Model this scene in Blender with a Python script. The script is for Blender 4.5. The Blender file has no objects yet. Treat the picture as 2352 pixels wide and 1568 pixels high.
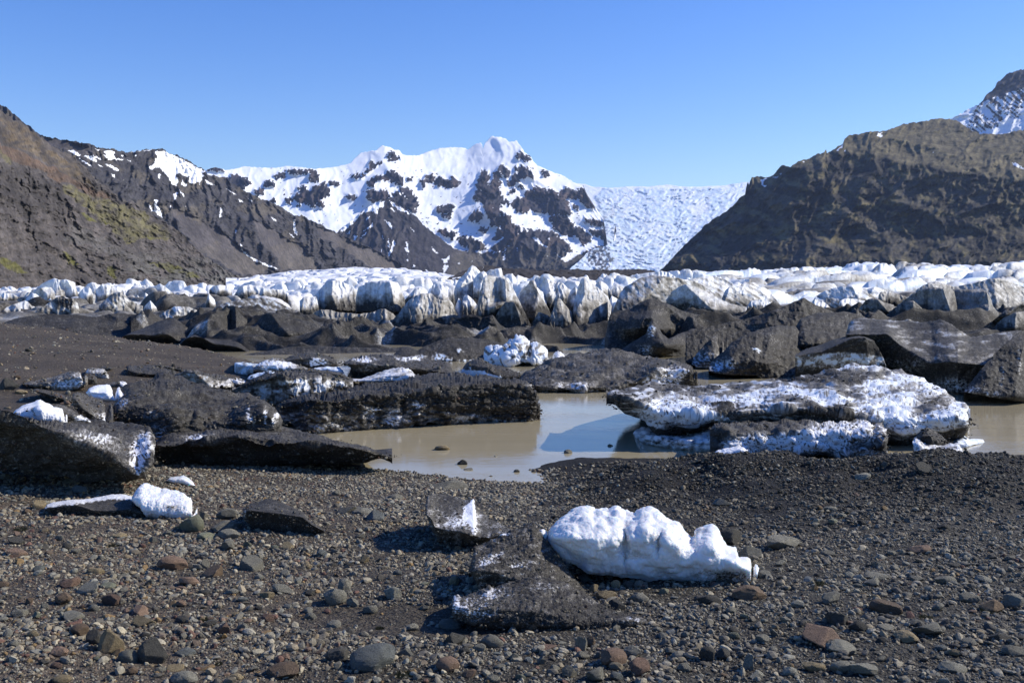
import bpy, math, time
import numpy as np
from mathutils import Vector
T_START = time.time()

# ---------------------------------------------------------------- camera, sky, sun, exposure
scn = bpy.context.scene
FPX, CX, CY, HOR = 2287.0, 1176.0, 784.0, 650.0      # the photograph at 2352 x 1568: focal length, centre, eye-level row
PITCH = math.atan((CY - HOR) / FPX)
CAMZ = 3.4                                           # the eye above the lake, metres
cam = bpy.data.cameras.new('camera'); cam_o = bpy.data.objects.new('camera', cam)
scn.collection.objects.link(cam_o); scn.camera = cam_o
cam.sensor_width = 36; cam.lens = 36 * FPX / 2352
cam.clip_start = 0.1; cam.clip_end = 60000
cam_o.location = (0, 0, CAMZ); cam_o.rotation_euler = (math.radians(90) - PITCH, 0, 0)

SUN_EL, SUN_BACK = 35.0, 13.0        # height above the horizon; degrees behind straight right
saz = math.radians(SUN_BACK)
sun_dir = Vector((math.cos(saz) * math.cos(math.radians(SUN_EL)), math.sin(saz) * math.cos(math.radians(SUN_EL)), math.sin(math.radians(SUN_EL))))
w = bpy.data.worlds.new("World"); scn.world = w; w.use_nodes = True
nt = w.node_tree; bg = nt.nodes['Background']
sky = nt.nodes.new('ShaderNodeTexSky'); sky.sky_type = 'NISHITA'; sky.sun_disc = False
sky.sun_elevation = math.radians(SUN_EL); sky.sun_rotation = math.radians(90 - SUN_BACK)
sky.altitude = 100; sky.air_density = 1.0; sky.dust_density = 0.25; sky.ozone_density = 3.0
hs = nt.nodes.new('ShaderNodeHueSaturation'); hs.inputs['Saturation'].default_value = 1.36; hs.inputs['Hue'].default_value = .52
nt.links.new(sky.outputs[0], hs.inputs['Color']); nt.links.new(hs.outputs[0], bg.inputs[0]); bg.inputs[1].default_value = 0.15
sl = bpy.data.lights.new('sun', 'SUN'); sl.energy = 4.8; sl.angle = math.radians(0.5); sl.color = (1.0, 0.94, 0.84)
so = bpy.data.objects.new('sun', sl); scn.collection.objects.link(so)
so.rotation_euler = (-sun_dir).to_track_quat('-Z', 'Y').to_euler()
scn.view_settings.view_transform = 'Standard'; scn.view_settings.look = 'None'
scn.view_settings.exposure = 0.3; scn.view_settings.gamma = 1.0
scn.render.engine = 'CYCLES'; scn.cycles.max_bounces = 6; scn.cycles.diffuse_bounces = 3; scn.cycles.volume_bounces = 0
scn.cycles.use_denoising = True

# ---------------------------------------------------------------- noise
_rs = np.random.RandomState(7)
_G = _rs.normal(size=(256, 3)); _G /= np.linalg.norm(_G, axis=1)[:, None]; _G = _G.astype(np.float32)
_A = _rs.uniform(0, 2 * np.pi, 256); _G2 = np.stack([np.cos(_A), np.sin(_A)], 1).astype(np.float32) * 1.2
_R = _rs.rand(4096, 3).astype(np.float32)
def _h(ix, iy, iz, seed=0):
    h = (ix.astype(np.int64) * 374761393 + iy.astype(np.int64) * 668265263 + (iz if np.isscalar(iz) else iz.astype(np.int64)) * 1274126177 + seed * 974634777) & 0xffffffff
    h = ((h ^ (h >> 13)) * 1103515245) & 0xffffffff
    return h ^ (h >> 16)
def n2(x, y, seed=0):
    ix = np.floor(x); iy = np.floor(y); fx = (x - ix).astype(np.float32); fy = (y - iy).astype(np.float32)
    u = fx * fx * fx * (fx * (fx * 6 - 15) + 10); v = fy * fy * fy * (fy * (fy * 6 - 15) + 10)
    r = []
    for dy in (0, 1):
        row = []
        for dx in (0, 1):
            g = _G2[_h(ix + dx, iy + dy, 0, seed) & 255]
            row.append(g[..., 0] * (fx - dx) + g[..., 1] * (fy - dy))
        r.append(row[0] + u * (row[1] - row[0]))
    return r[0] + v * (r[1] - r[0])
def n3(p, seed=0):
    i = np.floor(p); f = (p - i).astype(np.float32); u = f * f * f * (f * (f * 6 - 15) + 10)
    rz = []
    for dz in (0, 1):
        ry = []
        for dy in (0, 1):
            rx = []
            for dx in (0, 1):
                g = _G[_h(i[..., 0] + dx, i[..., 1] + dy, i[..., 2] + dz, seed) & 255]
                rx.append(g[..., 0] * (f[..., 0] - dx) + g[..., 1] * (f[..., 1] - dy) + g[..., 2] * (f[..., 2] - dz))
            ry.append(rx[0] + u[..., 0] * (rx[1] - rx[0]))
        rz.append(ry[0] + u[..., 1] * (ry[1] - ry[0]))
    return rz[0] + u[..., 2] * (rz[1] - rz[0])
def fbm2(x, y, o=5, seed=0, lac=2.03, gain=.5):
    s = 0; a = 1.0
    for k in range(o):
        s = s + a * n2(x, y, seed + k); x = x * lac + 17.3; y = y * lac - 9.1; a *= gain
    return s
def ridg2(x, y, o=5, seed=0, lac=2.05, gain=.5):
    s = 0; a = 1.0; w_ = 1.0
    for k in range(o):
        r = 1 - np.abs(n2(x, y, seed + k)) * 2.2; r = np.clip(r, 0, 1) ** 2
        s = s + a * r * w_; w_ = np.clip(r * 1.5, 0, 1); x = x * lac + 7.7; y = y * lac + 3.1; a *= gain
    return s
def fbm3(p, o=4, seed=0, gain=.5):
    s = 0; a = 1.0
    for k in range(o):
        s = s + a * n3(p, seed + k); p = p * 2.03 + 11.7; a *= gain
    return s
def vor2(x, y, seed=0, jit=.9):
    ix = np.floor(x); iy = np.floor(y)
    f1 = np.full(x.shape, 9., np.float32); f2 = f1.copy(); cid = np.zeros(x.shape, np.int64)
    for dx in (-1, 0, 1):
        for dy in (-1, 0, 1):
            h = _h(ix + dx, iy + dy, 0, seed) & 4095; r = _R[h]
            d = np.hypot(ix + dx + .5 + jit * (r[..., 0] - .5) - x, iy + dy + .5 + jit * (r[..., 1] - .5) - y)
            c = d < f1; f2 = np.where(c, f1, np.minimum(f2, d)); cid = np.where(c, h, cid); f1 = np.where(c, d, f1)
    return f1, f2, cid
def vor3(p, seed=0, jit=.9):
    i = np.floor(p); f1 = np.full(p.shape[:-1], 9., np.float32); f2 = f1.copy()
    for dx in (-1, 0, 1):
        for dy in (-1, 0, 1):
            for dz in (-1, 0, 1):
                c = i + np.array([dx, dy, dz]); r = _R[_h(c[..., 0], c[..., 1], c[..., 2], seed) & 4095]
                d = np.linalg.norm(c + .5 + jit * (r - .5) - p, axis=-1)
                m = d < f1; f2 = np.where(m, f1, np.minimum(f2, d)); f1 = np.where(m, d, f1)
    return f1, f2
def sstep(a, b, x):
    t = np.clip((x - a) / (b - a), 0, 1); return t * t * (3 - 2 * t)
def lerp(a, b, t): return a + (b - a) * t

# ---------------------------------------------------------------- pixels of the photograph's zoomed tiles -> 2352-wide picture
K = 1200 / 2352 / 1.7415
def _t(ox, oy, k=K):
    return lambda pts: [(ox / 1.7415 + p[0] * k, oy / 1.7415 + p[1] * k) + tuple(p[2:]) for p in pts]
T1 = _t(0, 400); T2 = _t(800, 500); T3 = _t(1700, 500); T4 = _t(2600, 200, .3662)
L1 = _t(0, 1050); L2 = _t(1000, 1050); L3 = _t(1900, 1050); L4 = _t(2896, 1050)
B1 = _t(0, 1750, .3592); B2 = _t(1300, 1750, .3592); B3 = _t(2796, 1750, .3592); W1 = _t(2000, 1850); Z1 = _t(0, 1050, K / 2); Z2 = _t(3400, 1050, 696 / 2352 / 1.7415)

def ray(X, Y):
    """direction of a picture point, scaled so its forward (y) part is 1"""
    a = (np.asarray(X, float) - CX) / FPX; b = -(np.asarray(Y, float) - CY) / FPX
    c, s = math.cos(PITCH), math.sin(PITCH)
    dy = c + s * b; dz = -s + c * b
    return a / dy, dz / dy
def pt(X, Y, D):
    rx, rz = ray(X, Y); return np.stack([rx * D, D * np.ones_like(rx), CAMZ + rz * D], -1)
def proj(x, y, z):
    c, s = math.cos(PITCH), math.sin(PITCH)
    zz = z - CAMZ; f = y * c - zz * s; u = y * s + zz * c
    return CX + FPX * x / f, CY - FPX * u / f
def depth_at(X, Y, z):
    rx, rz = ray(X, Y); return (z - CAMZ) / np.minimum(rz, -1e-4)

# ---------------------------------------------------------------- objects
col = scn.collection
def tag(o, label=None, cat=None, group=None, kind=None):
    if label: o['label'] = label
    if cat: o['category'] = cat
    if group: o['group'] = group
    if kind: o['kind'] = kind
    return o
def mesh_obj(name, V, F, mat, attrs=None, smooth=True, parent=None):
    V = np.ascontiguousarray(V, np.float32); F = np.ascontiguousarray(F, np.int32); k = F.shape[1]
    me = bpy.data.meshes.new(name)
    me.vertices.add(len(V)); me.vertices.foreach_set('co', V.ravel())
    me.loops.add(F.size); me.loops.foreach_set('vertex_index', F.ravel())
    me.polygons.add(len(F)); me.polygons.foreach_set('loop_start', np.arange(0, F.size, k, dtype=np.int32))
    me.update(calc_edges=True)
    me.polygons.foreach_set('use_smooth', np.full(len(F), smooth))
    for an, a in (attrs or {}).items():
        a = np.asarray(a, np.float32)
        if a.ndim == 1:
            me.attributes.new(an, 'FLOAT', 'POINT').data.foreach_set('value', a)
        else:
            if a.shape[1] == 3: a = np.concatenate([a, np.ones((len(a), 1), np.float32)], 1)
            me.attributes.new(an, 'FLOAT_COLOR', 'POINT').data.foreach_set('color', a.ravel())
    if mat: me.materials.append(mat)
    o = bpy.data.objects.new(name, me); col.objects.link(o); o.parent = parent
    return o
def grid_faces(nr, nc):
    i = np.arange(nr * nc).reshape(nr, nc)
    return np.stack([i[:-1, :-1], i[:-1, 1:], i[1:, 1:], i[1:, :-1]], -1).reshape(-1, 4)
def grid_normals(P):
    du = np.gradient(P, axis=1); dv = np.gradient(P, axis=0)
    n = np.cross(du, dv); n /= np.linalg.norm(n, axis=-1)[..., None] + 1e-9
    return n
def dist_poly(x, y, pts):
    """distance to a polyline and the position along it"""
    best = np.full(x.shape, 1e9, np.float32)
    for (a, b), (c, d) in zip([p[:2] for p in pts[:-1]], [p[:2] for p in pts[1:]]):
        L = (c - a) ** 2 + (d - b) ** 2 + 1e-9
        t = np.clip(((x - a) * (c - a) + (y - b) * (d - b)) / L, 0, 1)
        best = np.minimum(best, np.hypot(x - a - t * (c - a), y - b - t * (d - b)))
    return best
def in_poly(x, y, poly):
    ins = np.zeros(x.shape, bool); n = len(poly)
    for k in range(n):
        x0, y0 = poly[k][:2]; x1, y1 = poly[(k + 1) % n][:2]
        if y0 == y1: continue
        c = ((y0 > y) != (y1 > y)) & (x < (x1 - x0) * (y - y0) / (y1 - y0) + x0)
        ins ^= c
    return ins
def prof(pts, x):
    pts = sorted(pts, key=lambda p: p[0]); return np.interp(x, [p[0] for p in pts], [p[1] for p in pts])

# ---------------------------------------------------------------- materials
def new_mat(name):
    m = bpy.data.materials.new(name); m.use_nodes = True
    return m, m.node_tree, m.node_tree.nodes['Principled BSDF']
class NT:
    def __init__(s, nt): s.nt = nt
    def n(s, t, **kw):
        n = s.nt.nodes.new(t)
        for k, v in kw.items():
            if k.startswith('i_'):
                n.inputs[k[2:]].default_value = v
            elif k.startswith('x'): n.inputs[int(k[1:])].default_value = v
            else: setattr(n, k, v)
        return n
    def l(s, a, b): s.nt.links.new(a, b); return s
    def math(s, op, a, b=None, clamp=False):
        n = s.nt.nodes.new('ShaderNodeMath'); n.operation = op; n.use_clamp = clamp
        for i, v in enumerate((a, b)):
            if v is None: continue
            if isinstance(v, (int, float)): n.inputs[i].default_value = v
            else: s.nt.links.new(v, n.inputs[i])
        return n.outputs[0]
    def noise(s, vec, scale, detail=4, rough=.55, ntype='FBM'):
        n = s.nt.nodes.new('ShaderNodeTexNoise'); n.inputs['Scale'].default_value = scale
        n.inputs['Detail'].default_value = detail; n.inputs['Roughness'].default_value = rough
        s.nt.links.new(vec, n.inputs['Vector']); return n.outputs[0]
    def vor(s, vec, scale, feature='F1', out=0):
        n = s.nt.nodes.new('ShaderNodeTexVoronoi'); n.feature = feature; n.inputs['Scale'].default_value = scale
        s.nt.links.new(vec, n.inputs['Vector']); return n.outputs[out]
    def ramp(s, fac, stops):
        n = s.nt.nodes.new('ShaderNodeValToRGB'); e = n.color_ramp.elements
        while len(e) < len(stops): e.new(.5)
        for el, (p, c) in zip(e, stops):
            el.position = p; el.color = (c, c, c, 1) if isinstance(c, (int, float)) else (*c, 1)
        s.nt.links.new(fac, n.inputs[0]); return n.outputs[0]
    def mix(s, f, a, b, mode='MIX'):
        n = s.nt.nodes.new('ShaderNodeMix'); n.data_type = 'RGBA'; n.blend_type = mode
        for i, v in ((0, f), (6, a), (7, b)):
            if isinstance(v, (int, float)): n.inputs[i].default_value = v
            elif isinstance(v, tuple): n.inputs[i].default_value = (*v, 1)
            else: s.nt.links.new(v, n.inputs[i])
        return n.outputs[2]
    def attr(s, name, out='Fac'):
        n = s.nt.nodes.new('ShaderNodeAttribute'); n.attribute_name = name; return n.outputs[out]
    def bump(s, h, dist, strength=1.0, prev=None):
        n = s.nt.nodes.new('ShaderNodeBump'); n.inputs['Distance'].default_value = dist; n.inputs['Strength'].default_value = strength
        s.nt.links.new(h, n.inputs['Height'])
        if prev is not None: s.nt.links.new(prev, n.inputs['Normal'])
        return n.outputs[0]
    def pos(s): return s.nt.nodes.new('ShaderNodeNewGeometry').outputs['Position']
    def scaled(s, v, sc):
        n = s.nt.nodes.new('ShaderNodeVectorMath'); n.operation = 'MULTIPLY'; n.inputs[1].default_value = sc
        s.nt.links.new(v, n.inputs[0]); return n.outputs[0]
# ================================================================ the mountains
def mountain_mat(name, scale, bumpd):
    """rock whose own colour is in attribute col, snow where attribute snow is 1; scale in metres"""
    m, t, b = new_mat(name); N = NT(t); p = N.pos()
    nf = N.noise(p, 1 / scale, 6, .65); ng = N.noise(p, 7 / scale, 5, .7)
    c = N.mix(1.0, N.attr('col', 'Color'), N.ramp(nf, [(.3, .55), (.7, 1.5)]), 'MULTIPLY')
    c = N.mix(1.0, c, N.ramp(ng, [(.35, .65), (.65, 1.35)]), 'MULTIPLY')
    s = N.attr('snow')
    s2 = N.math('ADD', s, N.math('MULTIPLY', N.math('SUBTRACT', ng, .5), 1.3))
    s3 = N.ramp(s2, [(.46, 0.), (.56, 1.)])
    c = N.mix(s3, c, N.mix(N.ramp(nf, [(.35, 0.), (.7, 1.)]), (.83, .86, .9), (.9, .9, .89)))
    t.links.new(c, b.inputs['Base Color']); b.inputs['Roughness'].default_value = .9
    b.inputs['Specular IOR Level'].default_value = .15
    h = N.math('MULTIPLY', nf, N.math('SUBTRACT', 1.0, N.math('MULTIPLY', s3, .8)))
    n_ = N.bump(h, bumpd, .9)
    n_ = N.bump(N.math('MULTIPLY', ng, N.math('SUBTRACT', 1.0, N.math('MULTIPLY', s3, .85))), bumpd * .2, .9, n_)
    t.links.new(n_, b.inputs['Normal'])
    return m

def mountain(name, sky_l, base_l, Db, alpha, rel, paint, mat, pitch=2.3, jag=2.5, jw=14, back=.35, seed=0, soft=.0):
    """a hillside: its foot along base_l at distances Db, rising at slope alpha to the skyline sky_l; rel is its
    relief (in picture units, turned into metres by distance) and paint gives colour and snow"""
    x0 = max(min(p[0] for p in sky_l), -260); x1 = min(max(p[0] for p in sky_l), 2620)
    nc = int((x1 - x0) / pitch) + 1; X = np.linspace(x0, x1, nc)
    top = prof(sky_l, X); bot = prof(base_l, X)
    top = top - fbm2(X / jw, X * 0 + seed * 3.3, 4, seed + 5, gain=.6) * jag
    nr = int(max((bot - top).max(), 20) / pitch) + 2
    v = np.linspace(0, 1, nr)[:, None]
    Y = bot + (top - bot) * v; XX = np.broadcast_to(X, Y.shape)
    ta = math.tan(math.radians(alpha)); t = (HOR - Y) / FPX; tb = (HOR - bot) / FPX
    D0 = prof(Db, X) * np.ones_like(Y)
    D = D0 * ta / (ta - (t - tb))
    R, extra = rel(XX, Y)
    edge = sstep(0, 26, Y - top)                      # the crest rounds away from us
    D = D * (1 - R / FPX) + D0 * soft * (1 - edge) ** 2
    P = pt(XX, Y, D)
    c, s = paint(XX, Y, extra)
    # the far side
    nb = 14; k = (np.arange(1, nb + 1) / nb)[:, None, None]
    Pb = np.repeat(P[-1:], nb, 0).copy(); d = D[-1]
    Pb[..., 1] += k[..., 0] * back * d; Pb[..., 0] += k[..., 0] * back * d * ray(X, top)[0]
    Pb[..., 2] = P[-1:, :, 2] - (P[-1:, :, 2] - P[0:1, :, 2]) * k[..., 0] ** 1.3
    A = np.concatenate([P, Pb], 0)
    c = np.concatenate([c, np.repeat(c[-1:], nb, 0)], 0); s = np.concatenate([s, np.repeat(s[-1:], nb, 0)], 0)
    o = mesh_obj(name, A.reshape(-1, 3), grid_faces(*A.shape[:2]), mat, {'col': c.reshape(-1, 3), 'snow': s.ravel()})
    return tag(o, kind='structure')
def tent(x, y, pts, w_, a, p=1.0):
    return a * np.clip(1 - dist_poly(x, y, pts) / w_, 0, 1) ** p
def ridge_side(x, y, pts, wl, wr, a):
    """a sharp crest, wl wide on its left and wr on its right"""
    ys = [p[1] for p in pts]; xs = [p[0] for p in pts]
    o = np.argsort(ys); xc = np.interp(y, np.array(ys)[o], np.array(xs)[o])
    yt, yb = min(ys), max(ys); q = sstep(yt - 25, yt + 5, y) * (1 - sstep(yb - 5, yb + 30, y))
    d = x - xc
    return a * q * np.clip(1 - np.where(d < 0, -d / wl, d / wr), 0, 1)
def C(*a): return np.array(a, np.float32)
def blend(c, f, k): return c + (k - c) * f[..., None]
def spots(x, y, polys, wx=3.2, wl=9., seed=0):
    """1 inside any of the outlines, their edges broken up by noise"""
    dx = fbm2(x / wl, y / wl, 3, seed + 31) * wx; dy = fbm2(x / wl + 40, y / wl, 3, seed + 57) * wx
    m = np.zeros(x.shape, bool)
    for p in polys:
        xs = [q[0] for q in p]; ys = [q[1] for q in p]
        bb = (x > min(xs) - 9) & (x < max(xs) + 9) & (y > min(ys) - 9) & (y < max(ys) + 9)
        if bb.any():
            mm = np.zeros(x.shape, bool); mm[bb] = in_poly((x + dx)[bb], (y + dy)[bb], p); m |= mm
    return m.astype(np.float32)

GREY = C(.075, .066, .06); DGREY = C(.045, .042, .042); BROWN = C(.12, .088, .058); RED = C(.115, .078, .054); GREEN = C(.098, .088, .045)
MOSS = C(.10, .095, .032); BUFF = C(.19, .155, .105)

# ---- near left hillside
def rel_a(x, y):
    w1 = fbm2(x / 90, y / 90, 3, 3) * 30
    u = (x * .80 + y * .60 + w1)                       # along the fall line
    s = (x * .60 - y * .80 + w1 * .4)                  # across it
    q = np.zeros(x.shape)
    q += ridge_side(x, y, T1([(0, 500), (240, 580), (480, 700), (600, 900), (760, 1100), (900, 1300)]), 60, 50, 9)
    q += ridge_side(x, y, T1([(0, 720), (240, 830), (300, 1000), (420, 1150), (640, 1280), (680, 1480)]), 30, 40, 8)
    q += ridg2(s / 40 + fbm2(x / 40, y / 40, 2, 12) * .6, u / 90, 6, 11, gain=.6) * 5
    q += fbm2(x / 34, y / 30, 6, 22, gain=.62) * 9
    cl = sstep(.0, .35, fbm2(x / 120 + 3, y / 60, 3, 23) + .1) 
    q += ridg2(x / 14, y / 30, 4, 24) * 2.6 * cl
    q += fbm2(s / 15, u / 90, 4, 28) * 3
    q += 5 * ridg2(x / 20, y / 52, 4, 29) * spots(x, y, [T1([(0, 480), (240, 560), (460, 650), (500, 760), (640, 850), (560, 900), (300, 860), (250, 1000), (380, 1150), (300, 1180), (180, 900), (0, 760)])], 12, 22)
    q *= 1 + .9 * sstep(T1([(0, 480)])[0][1] - 20, T1([(0, 620)])[0][1], y - .12 * x)
    return q * 1.35, cl
def paint_a(x, y, cl):
    n = fbm2(x / 60, y / 40, 4, 61); m = fbm2(x / 18, y / 14, 4, 65)
    c = np.broadcast_to(GREY, x.shape + (3,)).copy() * (1 + .35 * m[..., None])
    c = blend(c, .55 * sstep(-.1, .3, m) * (1 - cl), C(.1, .085, .075))
    reds = spots(x, y, [T1([(0, 330), (200, 420), (400, 530), (620, 640), (800, 720), (860, 790), (700, 740), (470, 640), (330, 560), (120, 490), (0, 450)])], 12, 40)
    c = blend(c, reds * (.75 + .4 * m), RED)
    cf = spots(x, y, [T1([(0, 480), (240, 560), (460, 650), (500, 760), (640, 850), (560, 900), (300, 860), (250, 1000), (380, 1150), (300, 1180), (180, 900), (0, 760)]), T1([(540, 420), (700, 560), (860, 690), (1000, 790), (960, 820), (800, 720), (640, 620), (560, 520)])], 12, 22)
    c = blend(c, cf * .55, C(.045, .04, .036))
    lite = spots(x, y, [T1([(560, 960), (760, 1060), (1000, 1200), (1300, 1260), (1150, 1300), (900, 1240), (700, 1160), (520, 1080)])], 14, 30); c = blend(c, lite * .5, C(.10, .095, .088))
    brown = spots(x, y, [T1([(0, 90), (200, 230), (430, 420), (700, 620), (800, 720), (600, 640), (300, 440), (0, 300)])], 14, 40)
    c = blend(c, brown * np.clip(.45 + m, 0, 1), C(.105, .08, .05))
    gr = spots(x, y, [T1([(470, 660), (640, 720), (900, 800), (1100, 860), (1250, 980), (1350, 1060), (1290, 1110), (1100, 1080), (1000, 1120), (900, 1040), (760, 900), (600, 780), (500, 720)]),
                      T1([(0, 370), (90, 480), (30, 480), (0, 440)])], 12, 30)
    c = blend(c, gr * np.clip(.75 + m, 0, 1), GREEN * 1.15)
    ms = spots(x, y, [T1([(0, 1230), (110, 1270), (215, 1350), (120, 1355), (0, 1290)]), T1([(500, 1180), (560, 1230), (610, 1290), (540, 1290)]),
                      T1([(790, 930), (860, 960), (830, 975)]), T1([(1140, 1060), (1230, 1090), (1180, 1110)]), T1([(840, 1300), (910, 1320), (900, 1400), (850, 1370)]),
                      T1([(1150, 1270), (1350, 1290), (1500, 1330), (1560, 1400), (1440, 1380), (1300, 1330)]), T1([(620, 880), (700, 900), (760, 960), (680, 940)])], 6, 14)
    c = blend(c, ms * np.clip(.9 + m * .8, 0, 1), MOSS)
    lo = sstep(560, 640, y) * sstep(250, 330, x)
    c = blend(c, lo * sstep(-.2, .3, fbm2(x / 40, y / 16, 4, 69)), C(.105, .1, .09))
    return c, np.zeros(x.shape)
mat_m1 = mountain_mat('hillside_rock', 26, 4.0)
mountain('hill_near_left', [(-260, 110), (-120, 190)] + T1([(0, 75), (40, 115), (90, 135), (110, 160), (150, 160), (190, 190), (220, 210), (235, 240), (290, 275), (330, 300), (400, 350), (470, 400), (540, 420), (600, 470), (680, 530), (720, 590), (760, 650), (840, 680), (900, 740), (960, 800), (1040, 800), (1120, 850), (1200, 910), (1280, 950), (1350, 1000), (1440, 1060), (1500, 1130), (1560, 1190), (1620, 1230), (1700, 1290), (1800, 1350), (1900, 1390), (1925, 1440), (1930, 1515)]),
         [(-260, 700), (600, 690)], [(-260, 420), (0, 480), (300, 800), (600, 1250)], 36, rel_a, paint_a, mat_m1, jag=4, seed=1)

# ---- second ridge on the left, with dark walls and pale screes
def rel_b(x, y):
    w1 = fbm2(x / 70, y / 70, 3, 103) * 24
    q = np.zeros(x.shape)
    scr = [T1([(1320, 790), (1480, 900), (1620, 960), (1780, 1060), (1900, 1180), (2000, 1260), (2180, 1340), (1900, 1370), (1560, 1180), (1420, 1020), (1380, 930)]),
           T2([(430, 760), (560, 800), (680, 900), (820, 960), (900, 1080), (960, 1150), (640, 1150), (560, 1000), (470, 900)]),
           T2([(900, 800), (1040, 840), (1250, 930), (1400, 1010), (1640, 1140), (1500, 1170), (1250, 1060), (1080, 960), (960, 880)]),
           T1([(300, 280), (700, 360), (700, 460), (500, 400), (350, 330)])]
    s = spots(x, y, scr, 10, 26, 7)
    f = dist_soft(s)
    q += ridge_side(x, y, T1([(1320, 780), (1370, 900), (1500, 1100), (1620, 1280), (1700, 1400)]), 55, 130, 30)
    q += ridge_side(x, y, T2([(430, 735), (470, 900), (560, 1050), (640, 1160)]), 60, 110, 26)
    q += ridge_side(x, y, T2([(770, 700), (870, 860), (1000, 1020), (1150, 1160)]), 55, 130, 22)
    q += ridge_side(x, y, T2([(100, 370), (130, 560), (180, 800)]), 50, 60, 14)
    q += ridge_side(x, y, T1([(1600, 590), (1500, 680), (1440, 760), (1400, 800)]), 60, 80, 14)
    q += ridge_side(x, y, T1([(1230, 380), (1180, 600), (1250, 760)]), 50, 50, 10)
    g = ridg2(x / 24 + w1 / 40, y / 70 + 5, 6, 111, gain=.6) * 11 + ridg2(x / 60 + w1 / 50, y / 110 + 5, 3, 115, gain=.6) * 9
    q += g * (1 - .93 * f) + fbm2(x / 14, y / 10, 4, 118) * 2.4 * (1 - .8 * f)
    q += 1.6 * np.sin(y / 3.4 + fbm2(x / 60, y / 30, 2, 119) * 6) * (1 - f) * sstep(0, .4, fbm2(x / 50, y / 50, 2, 120) + .2)
    return q * 1.3, s
def dist_soft(s):
    k = s.copy()
    for _ in range(3):
        k = (np.roll(k, 1, 0) + np.roll(k, -1, 0) + np.roll(k, 1, 1) + np.roll(k, -1, 1) + k) / 5
    return k
SNOW_B = [T1(p) for p in [
    [(530, 395), (580, 395), (630, 430), (700, 440), (740, 437), (800, 465), (790, 470), (740, 450), (765, 490), (730, 480), (640, 430), (610, 445)],
    [(620, 455), (660, 475), (725, 522), (700, 518), (650, 485)], [(735, 378), (780, 395), (770, 400)],
    [(805, 400), (880, 393), (905, 410), (890, 430), (905, 455), (970, 468), (960, 475), (890, 465), (850, 470), (810, 432), (840, 435)],
    [(940, 425), (975, 435), (960, 445)], [(1000, 468), (1035, 482), (1010, 485)], [(820, 500), (870, 510), (930, 545), (935, 558), (890, 550), (850, 520)],
    [(868, 578), (900, 585), (900, 607), (880, 600)], [(760, 505), (810, 520), (800, 527)], [(1060, 433), (1075, 437), (1065, 441)], [(965, 627), (978, 631), (970, 634)],
    [(1210, 403), (1290, 400), (1320, 415), (1360, 430), (1420, 460), (1500, 500), (1560, 535), (1610, 560), (1580, 580), (1600, 590), (1580, 620), (1560, 670), (1560, 640), (1500, 660), (1475, 640), (1490, 600), (1465, 605), (1440, 590), (1410, 570),
     (1380, 585), (1400, 640), (1385, 665), (1390, 685), (1350, 660), (1320, 610), (1300, 580), (1280, 560), (1250, 530), (1215, 530), (1190, 550), (1160, 530), (1210, 500), (1215, 460), (1240, 455)],
    [(1245, 575), (1262, 585), (1255, 625), (1235, 605)], [(1430, 620), (1440, 650), (1465, 665), (1450, 680), (1420, 660)], [(1610, 622), (1640, 645), (1690, 670), (1650, 665), (1625, 660)],
    [(1210, 785), (1235, 780), (1230, 820), (1250, 850), (1270, 890), (1275, 920), (1250, 910), (1210, 870)], [(1155, 810), (1180, 830), (1210, 880), (1190, 870)],
    [(1360, 740), (1395, 715), (1385, 760), (1370, 790)], [(1400, 705), (1450, 740), (1440, 760)], [(1450, 830), (1475, 855), (1460, 850)], [(1335, 825), (1345, 830), (1338, 850)],
    [(1765, 690), (1810, 715), (1858, 745), (1830, 735)], [(1862, 772), (1900, 790), (1905, 805), (1880, 795)], [(1945, 770), (1975, 790), (1972, 803)], [(1725, 840), (1740, 850), (1735, 910), (1722, 930)],
    [(1845, 1015), (1860, 1020), (1855, 1055), (1843, 1040)], [(1880, 1125), (1893, 1130), (1905, 1180), (1960, 1220), (2020, 1255), (2090, 1285), (2160, 1310), (2180, 1330), (2100, 1305), (2000, 1265), (1930, 1215), (1890, 1175)],
    [(2130, 920), (2165, 940), (2165, 955), (2140, 940)], [(2305, 940), (2318, 960), (2315, 1000), (2330, 1030), (2308, 1015), (2300, 970)], [(2268, 1042), (2290, 1055), (2285, 1062)], [(1000, 410), (1160, 393), (1200, 391), (1160, 397), (1050, 409)]]]
SNOW_B += [T2(p) for p in [[(735, 740), (750, 760), (745, 810), (765, 850), (755, 865), (735, 820)], [(700, 845), (745, 885), (735, 885)], [(560, 725), (600, 745), (590, 755)], [(1000, 1125), (1003, 1126), (1002, 1130)]]]
def paint_b(x, y, scr):
    m = fbm2(x / 14, y / 12, 4, 165); n = fbm2(x / 70, y / 50, 3, 161)
    c = np.broadcast_to(C(.050, .047, .048), x.shape + (3,)).copy() * (1 + .4 * m[..., None])
    c = blend(c, scr * .9, C(.080, .071, .068))
    c = blend(c, sstep(.05, .4, n + .25 * m) * .7 * (1 - sstep(540, 600, y)), C(.10, .085, .062))
    c = blend(c, sstep(560, 615, y) * scr * .6, C(.12, .105, .085))
    return c, spots(x, y, SNOW_B, 2.0, 5, 3)
mat_m2 = mountain_mat('scree_rock', 60, 9)
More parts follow.
